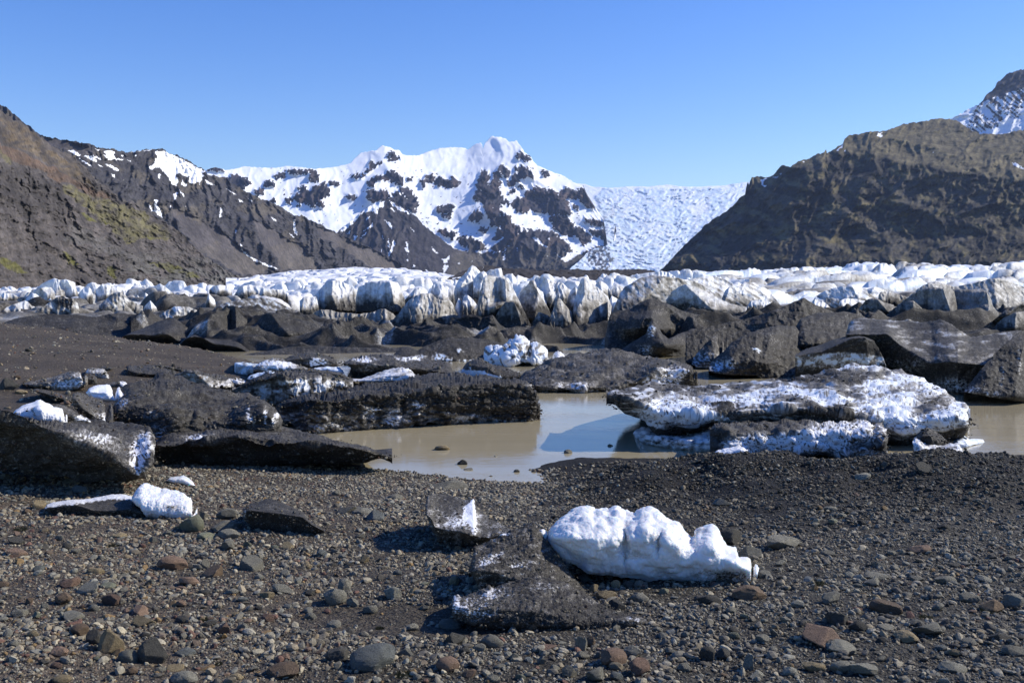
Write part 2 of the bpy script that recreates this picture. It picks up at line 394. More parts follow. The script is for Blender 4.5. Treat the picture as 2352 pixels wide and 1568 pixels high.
mountain('mountain_left', [(-200, 60), (-60, 190)] + T1([(290, 255), (330, 278), (400, 290), (500, 310), (600, 330), (700, 350), (720, 352), (780, 380), (900, 385), (980, 415), (1100, 395), (1200, 390), (1215, 380), (1250, 376), (1300, 398), (1350, 425), (1440, 455), (1500, 490), (1540, 520), (1600, 550), (1615, 560)]) +
         T2([(65, 385), (130, 400), (200, 420), (280, 470), (360, 520), (420, 550), (500, 590), (560, 600), (640, 640), (700, 690), (740, 710), (800, 710), (860, 740), (940, 780), (1040, 830), (1100, 860), (1160, 890), (1250, 920), (1330, 960), (1400, 1000), (1480, 1040), (1560, 1080), (1640, 1130), (1700, 1160), (1800, 1190), (1805, 1215)]),
         [(-200, 660), (570, 655), (1000, 650)], [(-200, 1500), (200, 1700), (600, 2500), (1000, 3600)], 38, rel_b, paint_b, mat_m2, jag=4, jw=9, seed=2)

# ---- the snowy summit massif
ROCK_C = [T2(p) for p in [
    [(60, 350), (90, 335), (130, 332), (188, 345), (185, 362), (120, 362), (70, 365)],
    [(190, 420), (260, 395), (330, 405), (380, 430), (400, 460), (360, 480), (330, 520), (280, 480), (230, 460)], [(430, 510), (470, 505), (503, 525), (490, 545), (450, 550), (425, 530)],
    [(490, 445), (530, 435), (560, 450), (600, 465), (560, 480), (520, 485)], [(600, 395), (620, 385), (630, 410), (610, 428), (595, 415)], [(660, 355), (740, 350), (790, 360), (850, 348), (830, 380), (760, 388), (700, 378)],
    [(850, 345), (890, 350), (915, 390), (940, 430), (935, 450), (905, 430), (880, 455), (860, 440), (860, 400), (870, 380)], [(640, 380), (670, 395), (660, 420), (640, 400)],
    [(735, 565), (760, 545), (800, 535), (765, 500), (800, 475), (820, 480), (840, 520), (870, 530), (890, 480), (940, 470), (975, 458), (1000, 490), (1020, 520), (1000, 560), (960, 565), (940, 580), (960, 620), (985, 645), (940, 640), (905, 600), (890, 630), (910, 650), (870, 640), (830, 620), (770, 600), (735, 590)],
    [(660, 590), (690, 570), (720, 590), (710, 620), (670, 610)], [(540, 590), (580, 575), (610, 590), (570, 605)], [(750, 635), (780, 625), (785, 645)], [(1010, 455), (1060, 445), (1100, 470), (1080, 485), (1040, 470)], [(1130, 555), (1180, 540), (1230, 570), (1215, 595), (1170, 580)],
    [(1325, 300), (1350, 295), (1370, 310), (1440, 280), (1400, 310), (1350, 345), (1310, 375), (1300, 370), (1325, 340)], [(1180, 400), (1240, 390), (1290, 385), (1270, 410), (1230, 415)], [(1465, 225), (1500, 205), (1540, 235), (1570, 265), (1530, 270), (1480, 255)], [(1480, 270), (1530, 280), (1530, 300), (1500, 290)],
    [(1320, 460), (1330, 430), (1400, 405), (1450, 400), (1490, 350), (1540, 375), (1600, 430), (1590, 475), (1540, 460), (1490, 430), (1430, 425), (1380, 440), (1350, 475), (1325, 480)],
    [(1305, 540), (1330, 500), (1345, 520), (1400, 520), (1440, 510), (1480, 550), (1480, 570), (1520, 560), (1530, 525), (1580, 540), (1620, 575), (1600, 530), (1565, 500), (1620, 490), (1680, 540), (1700, 590), (1720, 620), (1690, 680), (1640, 685), (1600, 655), (1530, 610), (1490, 590), (1400, 598), (1350, 600), (1310, 575)],
    [(1620, 400), (1660, 420), (1670, 440), (1640, 440)], [(1720, 425), (1760, 430), (1755, 485), (1730, 460)], [(1770, 400), (1820, 395), (1840, 420), (1900, 420), (1960, 430), (1990, 410), (2035, 460), (1990, 495), (1920, 480), (1860, 470), (1800, 455), (1775, 440)],
    [(1855, 650), (1900, 640), (1940, 630), (1990, 640), (1990, 680), (1940, 690), (1900, 690), (1870, 700)], [(1880, 700), (1960, 695), (1960, 730), (1900, 715)], [(2140, 560), (2170, 525), (2220, 520), (2170, 480), (2200, 380), (2240, 370), (2262, 400), (2240, 460), (2280, 470), (2320, 370), (2352, 330), (2352, 600), (2300, 640), (2260, 730), (2240, 660), (2230, 610), (2180, 600)],
    [(2120, 700), (2180, 680), (2225, 720), (2180, 760), (2110, 745)], [(1860, 820), (1930, 830), (2000, 850), (1990, 900), (1940, 880)], [(2190, 805), (2240, 800), (2250, 830), (2210, 838)], [(2010, 900), (2080, 880), (2160, 900), (2230, 940), (2240, 980), (2160, 970), (2100, 960), (2040, 930)]]]
ROCK_C += [T3(p) for p in [
    [(575, 350), (590, 315), (630, 320), (650, 350), (670, 380), (650, 410), (610, 395), (600, 370)], [(640, 460), (690, 430), (690, 390), (730, 370), (700, 340), (760, 330), (820, 350), (850, 410), (790, 410), (740, 420), (700, 470), (650, 475)],
    [(470, 600), (480, 560), (540, 520), (600, 560), (650, 600), (670, 635), (590, 600), (580, 650), (520, 640), (480, 670)], [(400, 480), (440, 440), (450, 375), (490, 380), (495, 410), (470, 450), (460, 500), (520, 470), (550, 360), (570, 400), (600, 470), (560, 500), (500, 540), (470, 620), (400, 590), (375, 560), (400, 530), (440, 520), (415, 500)],
    [(490, 680), (560, 650), (610, 680), (570, 720), (500, 735)], [(610, 240), (620, 225), (625, 250), (605, 275)], [(700, 230), (760, 225), (820, 250), (830, 280), (790, 285), (740, 260)], [(900, 370), (960, 370), (980, 395), (940, 405)],
    [(690, 600), (730, 570), (770, 590), (790, 530), (830, 510), (870, 520), (850, 480), (900, 490), (960, 510), (1000, 520), (1050, 560), (1060, 510), (1140, 500), (1180, 520), (1220, 480), (1240, 500), (1290, 580), (1335, 640), (1300, 660), (1250, 620), (1200, 590), (1150, 570), (1100, 570), (1130, 640), (1150, 700), (1100, 710), (1050, 690), (1000, 710), (940, 680), (880, 690), (830, 670), (780, 695), (720, 670), (680, 640)],
    [(730, 480), (770, 475), (765, 505)], [(660, 510), (710, 500), (720, 520), (690, 540)], [(1160, 620), (1200, 640), (1210, 670), (1170, 650)], [(1240, 750), (1300, 740), (1380, 760), (1440, 755), (1500, 790), (1480, 830), (1440, 810), (1400, 790), (1330, 790)], [(1290, 830), (1400, 830), (1480, 830), (1470, 870), (1420, 910), (1380, 880), (1310, 860)],
    [(980, 720), (1100, 710), (1150, 760), (1170, 800), (1230, 820), (1300, 860), (1300, 900), (1240, 940), (1210, 890), (1140, 870), (1080, 860), (1020, 810), (990, 760)],
    # the long dark buttress below the summit
    [(380, 1140), (440, 1010), (560, 1000), (520, 960), (580, 900), (530, 890), (600, 800), (510, 790), (530, 740), (600, 700), (650, 710), (700, 780), (760, 830), (820, 825), (900, 830), (960, 830), (1020, 860), (1080, 900), (1130, 960), (1160, 1000), (1100, 990), (1060, 960), (1110, 1010), (1080, 1040), (1120, 1080), (1180, 1030), (1260, 1000), (1330, 960), (1430, 950), (1440, 1140)],
    [(0, 900), (100, 900), (180, 960), (260, 990), (300, 1000), (380, 960), (440, 1040), (470, 1140), (0, 1140)]]]
SNOW_C = [T3(p) for p in [   # snow lying on the buttress
    [(830, 880), (860, 865), (890, 890), (960, 960), (930, 960), (870, 920)], [(715, 950), (735, 965), (740, 985), (715, 990)], [(930, 870), (1000, 895), (980, 900)], [(540, 1070), (555, 1075), (548, 1090)], [(610, 1000), (640, 970), (630, 1050), (605, 1090), (615, 1040)],
    [(935, 1015), (980, 1040), (960, 1035)], [(1010, 1000), (1070, 1040), (1120, 1050), (1150, 1010), (1120, 1085), (1090, 1070), (1030, 1020)], [(720, 850), (745, 870), (735, 872)], [(1285, 1065), (1320, 1085), (1345, 1115), (1310, 1090)],
    [(560, 900), (640, 860), (620, 890), (560, 940), (500, 960)], [(660, 930), (690, 930), (560, 1010), (520, 1010), (620, 960)]]]
def rel_c(x, y):
    w1 = fbm2(x / 60, y / 60, 3, 203) * 20
    gw = fbm2(x / 4.5, y / 13, 4, 207, gain=.6) * 4.5; gv = ridg2(x / 7, y / 20, 3, 208) * 4
    r = spots(x + gw, y + gv - 2, ROCK_C, 4.0, 9, 1) * (1 - spots(x, y, SNOW_C, 3, 6, 2))
    d_ = np.maximum.reduce([np.roll(r, k, a) for k in (-1, 0, 1) for a in (0, 1)]); r = np.where(fbm2(x / 5, y / 8, 3, 209) > -.12, d_, r)
    f = dist_soft(r)
    q = np.zeros(x.shape)
    for P_, wl, wr, a in [(T2([(1450, 170), (1440, 280), (1480, 360), (1400, 480), (1440, 590)]), 90, 90, 30), (T2([(1480, 560), (1560, 640), (1640, 720), (1800, 860)]), 50, 70, 12),
                          (T3([(560, 100), (620, 240), (560, 400), (480, 520), (470, 700)]), 80, 130, 36), (T3([(730, 130), (790, 230), (860, 420), (1000, 520), (1140, 700)]), 60, 110, 24),
                          (T3([(630, 700), (700, 850), (720, 1000), (740, 1140)]), 70, 130, 30), (T3([(1230, 480), (1330, 640)]), 45, 30, 12), (T2([(880, 350), (900, 480), (870, 640)]), 50, 60, 12),
                          (T3([(1180, 1030), (1240, 1140)]), 60, 50, 10), (T3([(900, 900), (1000, 1140)]), 60, 80, 12)]:
        q += ridge_side(x, y, P_, wl, wr, a)
    q += ridg2(x / 22 + w1 / 30, y / 44, 6, 211, gain=.6) * (1.0 + 12 * f)
    q = q * 1.35 + fbm2(x / 60, y / 44, 3, 213) * 6 + f * 3.0
    q += ridge_side(x, y, T2([(1480, 570), (1480, 1140)]), 2, 2, 0)
    return q, r
def paint_c(x, y, r):
    m = fbm2(x / 12, y / 12, 4, 265)
    c = np.broadcast_to(C(.040, .037, .042), x.shape + (3,)).copy() * (1 + .4 * m[..., None])
    c = blend(c, sstep(0, .4, fbm2(x / 50, y / 34, 3, 268)) * .5, C(.1, .07, .055))
    c = blend(c, sstep(540, 600, y) * .6, C(.07, .065, .05))
    ser = sstep(.1, .45, fbm2(x / 40, y / 20, 3, 269)) * sstep(T2([(0, 560)])[0][1], T2([(0, 640)])[0][1], y) * (x > 950) * (x < 1150)
    s = 1 - r
    s = s * (1 - .42 * ser * (fbm2(x / 6, y / 4, 3, 270) > 0))
    dots = (fbm2(x / 9, y / 6, 4, 271) > .62) & (fbm2(x / 60, y / 50, 2, 272) > -.1) & (y > 385)
    s = np.where(dots, s * .2, s)
    return c, s
mat_m3 = mountain_mat('summit_rock', 110, 14)
mountain('mountain_summit', [(440, 396)] + T2([(60, 352), (100, 333), (130, 333), (188, 348), (192, 355), (270, 345), (340, 325), (480, 335), (600, 335), (680, 322), (800, 332), (900, 345), (1000, 335), (1080, 325), (1180, 300), (1220, 255), (1260, 220), (1330, 205), (1385, 200), (1400, 180), (1430, 160), (1500, 178), (1520, 195), (1565, 198), (1580, 225), (1610, 238), (1700, 240), (1750, 225), (1790, 208), (1880, 182), (2000, 174), (2080, 180), (2100, 198), (2130, 170), (2160, 150), (2205, 140), (2215, 165), (2225, 175)]) +
         T3([(458, 200), (465, 150), (500, 110), (520, 90), (600, 96), (640, 115), (660, 135), (700, 128), (720, 122), (740, 155), (765, 185), (780, 215), (830, 245), (850, 290), (880, 315), (930, 340), (1000, 370), (1080, 395), (1150, 440), (1190, 462), (1240, 475), (1255, 510), (1290, 575), (1335, 645), (1400, 735), (1490, 780), (1500, 810), (1480, 870), (1430, 930), (1440, 1000), (1450, 1080), (1460, 1150)]),
         [(400, 650), (1420, 645)], [(400, 4200), (900, 4600), (1420, 5000)], 34, rel_c, paint_c, mat_m3, jag=1.8, jw=6, seed=3)

# ---- the dark pyramid below the col
SNOW_D = [T2(p) for p in [
    [(1480, 585), (1560, 640), (1650, 690), (1640, 700), (1560, 665), (1520, 640)], [(1300, 655), (1380, 598), (1450, 600), (1440, 640), (1390, 660), (1400, 700), (1370, 680), (1300, 680), (1260, 700), (1200, 760), (1240, 700)],
    [(1100, 810), (1250, 690), (1230, 740), (1160, 810), (1110, 840)], [(1440, 735), (1500, 770), (1515, 830), (1490, 800)], [(1490, 640), (1530, 680), (1510, 675)], [(1645, 798), (1685, 830), (1670, 835)], [(1320, 800), (1370, 765), (1350, 800), (1300, 820), (1260, 850)],
    [(1200, 865), (1240, 870), (1220, 900), (1205, 890)], [(1250, 890), (1310, 830), (1290, 870)], [(1140, 860), (1190, 815), (1170, 850)], [(1520, 900), (1530, 940), (1500, 1000), (1490, 1040), (1475, 1010), (1500, 960)], [(1425, 850), (1435, 860), (1432, 900)],
    [(1600, 950), (1625, 970), (1615, 920), (1630, 925), (1635, 1010), (1615, 990)], [(1620, 1050), (1630, 1060), (1625, 1080)], [(1810, 955), (1840, 980), (1875, 1018), (1840, 1000)], [(1890, 1040), (1925, 1050), (1950, 1025), (1962, 1040), (1930, 1085), (1915, 1080)],
    [(1915, 1095), (1945, 1100), (1945, 1120), (1920, 1155), (1935, 1170), (1905, 1185), (1905, 1120)], [(1480, 870), (1490, 960), (1475, 950)], [(1300, 740), (1340, 700), (1310, 750)], [(1670, 1090), (1690, 1110), (1670, 1115)], [(1755, 1130), (1800, 1155), (1780, 1152)], [(1425, 965), (1432, 1000), (1420, 990)], [(2025, 1075), (2040, 1085), (2030, 1095)], [(2120, 1080), (2140, 1050), (2125, 1085)]]]
def rel_d(x, y):
    w1 = fbm2(x / 50, y / 50, 3, 303) * 16
    q = ridge_side(x, y, T2([(1475, 580), (1490, 750), (1540, 900), (1640, 1180)]), 120, 150, 34)
    q += ridge_side(x, y, T2([(1300, 660), (1340, 800), (1420, 960), (1440, 1150)]), 60, 60, 13) + ridge_side(x, y, T2([(1680, 700), (1740, 900), (1800, 1150)]), 60, 90, 10)
    q += ridge_side(x, y, T2([(1960, 990), (1970, 1180)]), 20, 60, 8)
    q += ridg2(x / 20 + w1 / 20, y / 60, 6, 311, gain=.6) * 8 * (1 - .7 * sstep(890, 960, x + .2 * (y - 600)))
    q += fbm2(x / 12, y / 12, 4, 313) * 2.2
    return q, None
def paint_d(x, y, r):
    m = fbm2(x / 12, y / 12, 4, 365)
    c = np.broadcast_to(C(.05, .045, .046), x.shape + (3,)).copy() * (1 + .4 * m[..., None])
    c = blend(c, sstep(1010, 1060, x) * sstep(560, 600, y) * .7, C(.11, .095, .07))
    return c, spots(x, y, SNOW_D, 3, 6, 5)
mountain('mountain_pyramid', T2([(1060, 870), (1100, 815), (1200, 740), (1255, 690), (1300, 652), (1400, 598), (1440, 592), (1475, 578), (1520, 605), (1600, 655), (1660, 695), (1680, 700), (1750, 780), (1850, 860), (1920, 920), (2000, 970), (2090, 1000), (2180, 1010), (2225, 1050), (2240, 1110), (2245, 1200)]),
         [(700, 650), (1130, 648)], [(700, 3900), (1130, 4300)], 36, rel_d, paint_d, mat_m2, jag=3, jw=7, seed=4)

# ---- the icefall between the summit and the right-hand mountain
def ice_mat(name, scale, bumpd, a=(.62, .74, .84), b_=(.88, .91, .93)):
    m, t, b = new_mat(name); N = NT(t); p = N.pos()
    nf = N.noise(p, 1 / scale, 6, .6)
    c = N.mix(N.attr('snow'), a, b_)
    c = N.mix(1.0, c, N.attr('col', 'Color'), 'MULTIPLY')
    t.links.new(c, b.inputs['Base Color']); b.inputs['Roughness'].default_value = .6; b.inputs['Specular IOR Level'].default_value = .25
    t.links.new(N.bump(nf, bumpd, .8), b.inputs['Normal'])
    return m
def rel_e(x, y):
    wx = fbm2(x / 60, y / 40, 3, 403) * 18; wy = fbm2(x / 50 + 9, y / 40, 3, 407) * 12
    bowl = -22 * np.exp(-((x - 1500) / 130) ** 2)
    f1, f2, cid = vor2((x + wx) / 22, (y + wy + .0016 * (x - 1480) ** 2) / 6.5, 41); e = np.clip((f2 - f1) * 2.2, 0, 1)
    g1, g2, gid = vor2((x + wx) / 7, (y + wy) / 4.2, 43); e2 = np.clip((g2 - g1) * 2.2, 0, 1)
    calm = sstep(0, 1, dist_soft(spots(x, y, [T3([(1180, 455), (2400, 455), (2400, 500), (1900, 495), (1400, 500), (1330, 560), (1360, 640), (1280, 600)]), T3([(2060, 640), (2240, 620), (2200, 690), (2100, 695)])], 6, 20, 9)))
    amp = (1 - .92 * calm) * .62
    q = bowl + amp * (e * 5.5 * (.4 + _R[cid & 4095, 0]) + e2 * 3.0 * (.3 + _R[gid & 4095, 1]) + ridg2((x + wx) / 46, (y + wy + .0016 * (x - 1480) ** 2) / 8, 4, 45) * 8)
    return q, e * .6 + e2 * .4 + calm
def paint_e(x, y, e):
    c = np.ones(x.shape + (3,), np.float32)
    tan = spots(x, y, [T3([(1180, 640), (1480, 660), (1500, 730), (1350, 740), (1240, 720)]), T3([(1200, 860), (1440, 930), (1280, 970), (1120, 1010)])], 8, 20, 12)
    c = blend(c, tan * .6, C(.92, .86, .78))
    rk = spots(x, y, [T3([(1280, 960), (1430, 950), (1450, 1020), (1480, 1080), (1430, 1135), (1330, 1130), (1280, 1080)])], 12, 10, 14) * (fbm2(x / 8, y / 7, 3, 411) > -.12)
    c = blend(c, rk, C(.16, .15, .15))
    return c, sstep(.35, 1.0, e + .35 * fbm2(x / 70, y / 40, 3, 413))
mountain('icefall', T3([(1100, 470), (1190, 461), (1260, 465), (1330, 485), (1420, 490), (1500, 489), (1640, 480), (1750, 482), (1860, 470), (1900, 463), (1990, 482), (2150, 485), (2352, 472)]) + [(1700, 420), (1800, 410), (1900, 400), (2100, 385)],
         [(1200, 646), (2100, 640)], [(1200, 5600), (1500, 5500), (2100, 5700)], 24, rel_e, paint_e, ice_mat('icefall_ice', 40, 12), jag=1.2, jw=20, seed=5)

mountain('icefall', T3([(1100, 1150), (1200, 1070), (1280, 990), (1340, 968), (1400, 950), (1450, 925), (1500, 905), (1570, 945), (1660, 1010), (1760, 1080), (1880, 1150)]),
         [(1200, 646), (2100, 640)], [(1200, 4600), (1500, 4650)], 24, rel_e, paint_e, bpy.data.materials['icefall_ice'], jag=2.5, jw=9, seed=15)
# ---- right-hand mountain
def rel_f(x, y):
    w1 = fbm2(x / 80, y / 60, 3, 503) * 22
    q = np.zeros(x.shape)
    # cliff band: above it the moor lies back, so it is pushed away
    cliff = T4([(600, 870), (760, 850), (880, 740), (1000, 735), (1180, 660), (1400, 650), (1600, 720), (1780, 740), (2000, 780), (2346, 820)])
    yc = prof(cliff, x) + fbm2(x / 25, x * 0, 4, 505) * 10
    up = np.clip(prof(cliff, x) - y, 0, 400)
    q -= sstep(0, 1, (yc - y) / 22) * 10 + up * 1.9
    q += ridge_side(x, y, T4([(880, 740), (900, 900), (800, 1150), (560, 1390)]), 120, 160, 18)
    q += ridge_side(x, y, T4([(1600, 700), (1480, 860), (1300, 1020), (1000, 1250)]), 90, 130, 26)
    q += ridge_side(x, y, T4([(1980, 620), (1900, 760), (1760, 950), (1500, 1200)]), 90, 150, 26)
    q += ridge_side(x, y, T4([(2280, 620), (2200, 780), (2100, 1000), (1900, 1250)]), 90, 150, 26)
    q += ridg2((x + .75 * y) / 110 + w1 / 60, (y - .3 * x) / 150, 6, 511, gain=.55) * 22 + ridg2((x + .4 * y) / 30 + w1 / 30, y / 46, 5, 515, gain=.6) * 9 + 2.0 * np.clip(y - 540, 0, 60)
    q += fbm2(x / 40, y / 22, 5, 513, gain=.6) * 9
    q += ridg2(x / 9, y / 30, 3, 517) * 2.2 * (1 - sstep(0, 30, np.abs(y - yc - 25)))
    q += fbm2(x / 9, y / 7, 3, 519) * 1.3
    return q, yc
def paint_f(x, y, yc):
    m = fbm2(x / 16, y / 10, 5, 565); n = fbm2((x + .9 * y) / 70, (y - .5 * x) / 26, 4, 561)
    c = np.broadcast_to(C(.030, .027, .020), x.shape + (3,)).copy() * (1 + .4 * m[..., None])
    moor = sstep(-6, 10, yc - y)
    c = blend(c, moor * np.clip(.75 + .6 * m, 0, 1), C(.145, .122, .066))
    c = blend(c, (1 - moor) * sstep(-.05, .35, n + .3 * m) * .85, C(.125, .105, .052))
    c = blend(c, (1 - moor) * sstep(.1, .3, fbm2(x / 60, y / 40, 3, 567)) * .7, C(.075, .068, .055))
    sn = [T4(p) for p in [[(1425, 525), (1460, 515), (1450, 530), (1470, 545), (1440, 548), (1425, 538)], [(1165, 635), (1200, 600), (1215, 592), (1205, 615), (1180, 632)], [(1210, 632), (1228, 628), (1225, 638)], [(695, 815), (740, 800), (720, 815), (705, 845), (735, 850), (720, 862), (700, 845)],
                          [(768, 800), (808, 793), (800, 806)], [(815, 775), (828, 765), (822, 780)], [(2262, 705), (2290, 705), (2346, 740), (2346, 750), (2300, 735)], [(955, 702), (970, 698), (965, 708)], [(1770, 640), (1785, 632), (1778, 643)]]]
    return c, spots(x, y, sn, 1.6, 5, 15)
mat_m5 = mountain_mat('moor_rock', 45, 6)
mountain('mountain_right', T4([(55, 1420), (60, 1385), (110, 1340), (170, 1270), (240, 1200), (320, 1130), (330, 1110), (400, 1060), (480, 1010), (530, 970), (560, 930), (598, 905), (601, 870), (620, 850), (616, 820), (640, 795), (700, 795), (740, 800), (770, 790), (810, 740), (830, 720), (880, 735), (920, 705), (960, 690), (1000, 680), (1050, 650), (1096, 645), (1099, 624), (1104, 620), (1110, 645), (1130, 640), (1170, 610), (1210, 590), (1220, 560), (1250, 535), (1300, 530), (1370, 512), (1450, 512), (1530, 490), (1590, 465), (1700, 450), (1800, 430), (1880, 432), (1940, 450), (1990, 490), (2060, 525), (2200, 530), (2346, 500), (2480, 470), (2700, 450), (3100, 400)]),
         [(1500, 640), (2700, 634)], [(1500, 2550), (1850, 2080), (2352, 1840), (2700, 1760)], 33, rel_f, paint_f, mat_m5, jag=2.5, jw=8, seed=6)
# ---- snow-streaked peak behind it
def rel_g(x, y):
    return ridg2((x + y) / 30, (y - x) / 60, 5, 611) * 10 + fbm2(x / 16, y / 10, 4, 613) * 4, None
def paint_g(x, y, r):
    n = fbm2((x + .95 * y) / 46, (y - .95 * x * .9 + x * .05) / 7, 4, 661) + .25 * fbm2(x / 7, y / 7, 3, 663)
    c = np.broadcast_to(C(.05, .046, .05), x.shape + (3,)).copy()
    lim = T4([(1880, 430), (2000, 380), (2120, 310), (2346, 235)]); yl = prof(lim, x)
    s = ((n > -.1) & (y > yl)).astype(float)
    s = np.maximum(s, spots(x, y, [T4([(2070, 520), (2200, 470), (2230, 410), (2346, 440), (2600, 440), (2600, 540), (2080, 540)]), T4([(1860, 440), (2000, 370), (2060, 345), (2000, 440), (1980, 500)])], 5, 12, 16))
    return c, s
mountain('mountain_far_right', T4([(1860, 470), (1880, 440), (1900, 425), (1960, 395), (2000, 370), (2060, 345), (2085, 320), (2110, 280), (2165, 240), (2172, 205), (2200, 190), (2240, 150), (2300, 130), (2346, 120), (2450, 80), (2700, 60), (3100, 120)]),
         [(2150, 420), (2700, 400)], [(2100, 3800), (2700, 3300)], 36, rel_g, paint_g, mat_m2, jag=3, jw=6, seed=7)
# ================================================================ the air
hz = bpy.data.materials.new('haze'); hz.use_nodes = True
hn = hz.node_tree; hn.nodes.remove(hn.nodes['Principled BSDF'])
pv = hn.nodes.new('ShaderNodeVolumePrincipled'); hn.links.new(pv.outputs[0], hn.nodes['Material Output'].inputs['Volume'])
pv.inputs['Color'].default_value = (.50, .66, 1.0, 1); pv.inputs['Density'].default_value = 2.8e-5; pv.inputs['Anisotropy'].default_value = .2
def box(name, a, b, mat):
    V = [(x, y, z) for x in (a[0], b[0]) for y in (a[1], b[1]) for z in (a[2], b[2])]
    F = [(0, 1, 3, 2), (4, 6, 7, 5), (0, 4, 5, 1), (2, 3, 7, 6), (0, 2, 6, 4), (1, 5, 7, 3)]
    return mesh_obj(name, V, F, mat, smooth=False)
tag(box('haze', (-9000, -60, -14), (9000, 16000, 1500), hz), kind='stuff')

# ================================================================ gravel shore and lake bed: one sheet out to the horizon
_sh = [(300, 1052), (640, 1050), (800, 1064), (870, 1077), (960, 1086), (1060, 1099), (1160, 1106), (1235, 1110), (1262, 1107), (1250, 1092), (1222, 1078), (1262, 1062),
       (1330, 1050), (1500, 1052), (1760, 1050), (2000, 1050), (2352, 1044), (3000, 1040), (3600, 900), (3300, 780), (2500, 775), (1500, 770), (1080, 778), (800, 838), (700, 852), (560, 905), (430, 985), (330, 1030)]
SHORE = [(pt(X, Y, depth_at(X, Y, 0.0))[0], pt(X, Y, depth_at(X, Y, 0.0))[1]) for X, Y in _sh]
def ground_z(x, y, fine=True):
    sh = x.shape; x = x.ravel(); y = y.ravel()
    s = np.full(x.shape, 1e3, np.float32); m = (y < 130) & (np.abs(x) < 130)
    s[m] = dist_poly(x[m], y[m], SHORE + SHORE[:1]); ins = np.zeros(x.shape, bool); ins[m] = in_poly(x[m], y[m], SHORE)
    s = np.where(ins, -s, s)
    z = np.where(s > 0, 1.75 * (1 - np.exp(-s * .135 / 1.75)) , np.maximum(s * .25, -.75))
    far = sstep(17, 27, y)
    Xs = CX + FPX * x / np.maximum(y, .5)
    zl = .15 + (np.interp(Xs, [-300, 0, 400, 560, 700, 1000], [1.4, 1.2, .3, .06, -.1, -.3]) - .15) * sstep(24, 50, y) - .4 * sstep(56, 62, y) + .22 * fbm2(x / 13, y / 11, 3, 700) * sstep(20, 34, y)
    z = np.where(s > 0, lerp(z, np.minimum(z, np.maximum(zl, .04)), far), z)
    Dc = np.interp(Xs, [-300, 0, 264, 380, 440, 500, 557, 640, 900, 1000], [55, 54, 52, 50, 48, 45.5, 43.5, 42, 41, 41])
    z = np.where(Xs < 1000, lerp(z, -1.3, sstep(Dc, Dc + 2.5, y)), z)
    # the dark bank on the right, in front of the lake
    X = CX + FPX * x / np.maximum(y, .5)
    k = sstep(1215, 1480, X); crest = 15.2 - .5 * sstep(1500, 2300, X) - .2 * sstep(1700, 1900, X)
    z = z + k * (.36 + .30 * fbm2(x / 2.1, y / 2.4, 3, 705)) * np.exp(-((y - crest) / np.where(y < crest, 2.4, .75)) ** 2)
    near = np.exp(-(y / 60.) ** 2)
    z = z + near * (.055 * fbm2(x / 1.7, y / 1.7, 3, 710) * np.clip(s, 0, 1) + .012 * fbm2(x / .3, y / .3, 3, 720) * (1 if fine else 0))
    z = z - .10 * np.exp(-(((x + .75) / 1.1) ** 2 + ((y - 7.3) / .5) ** 2))       # shallow silty hollow
    return z.reshape(sh)
def ground_at(X, Y, lo=3., hi=70.):
    """where the sight line through a picture point meets the ground"""
    D = np.geomspace(lo, hi, 1500); P = pt(np.full(D.shape, float(X)), np.full(D.shape, float(Y)), D)
    g = np.maximum(ground_z(P[:, 0], P[:, 1], False), 0.0)
    k = np.argmax(P[:, 2] <= g)
    return D[k] if (P[:, 2] <= g).any() else hi
def gravel_mat():
    m, t, b = new_mat('gravel_ground'); N = NT(t); p = N.pos()
    v1 = N.vor(p, 55, 'F1', 1); d1 = N.vor(p, 55, 'F1', 0); v2 = N.vor(p, 22, 'F1', 1); d2 = N.vor(p, 22, 'F1', 0)
    big = N.noise(p, .45, 4, .6); f = N.noise(p, 160, 4, .7)
    sep = N.n('ShaderNodeSeparateXYZ'); N.l(p, sep.inputs[0])
    bw = N.n('ShaderNodeRGBToBW'); N.l(v1, bw.inputs[0]); bw2 = N.n('ShaderNodeRGBToBW'); N.l(v2, bw2.inputs[0])
    c = N.mix(N.ramp(bw.outputs[0], [(.25, 0.), (.75, 1.)]), (.017, .0148, .0108), (.066, .059, .043))
    left = N.math('MULTIPLY', N.ramp(N.math('ADD', N.math('MULTIPLY', sep.outputs[0], -.16), big), [(.35, 0.), (1.0, 1.)]), .75)
    c = N.mix(left, c, N.mix(N.ramp(bw2.outputs[0], [(.3, 0.), (.7, 1.)]), (.048, .038, .027), (.125, .097, .066)))
    dark = N.attr('wet')
    c = N.mix(dark, c, (.0115, .0102, .0073))
    c = N.mix(1.0, c, N.ramp(big, [(.3, .7), (.7, 1.25)]), 'MULTIPLY')
    t.links.new(c, b.inputs['Base Color']); b.inputs['Roughness'].default_value = .85; b.inputs['Specular IOR Level'].default_value = .25
    n_ = N.bump(d2, .03, .7); n_ = N.bump(d1, .014, .9, n_); n_ = N.bump(f, .005, .8, n_)
    t.links.new(n_, b.inputs['Normal'])
    return m
ry = np.concatenate([np.linspace(1.2, 3.6, 12), 1 / np.linspace(1 / 3.7, 1 / 75, 560), np.geomspace(77, 14000, 60)])
cx = np.linspace(-.95, .95, 900)
GX = cx[None, :] * ry[:, None] * 1.0; GY = np.repeat(ry[:, None], 900, 1)
GZ = ground_z(GX, GY)
GZ = np.where(GY > 76, -1.6, lerp(GZ, -1.6, sstep(56, 60, GY) * sstep(430, 640, CX + FPX * GX / GY)))
Xp = CX + FPX * GX / GY
wet = sstep(1180, 1420, Xp + 60 * fbm2(GX, GY, 2, 730)) * sstep(9.5, 13.5, GY - .8 * sstep(1700, 2300, Xp)) * sstep(30, 20, GY) + .95 * sstep(.17, .03, GZ) * (GY < 30)
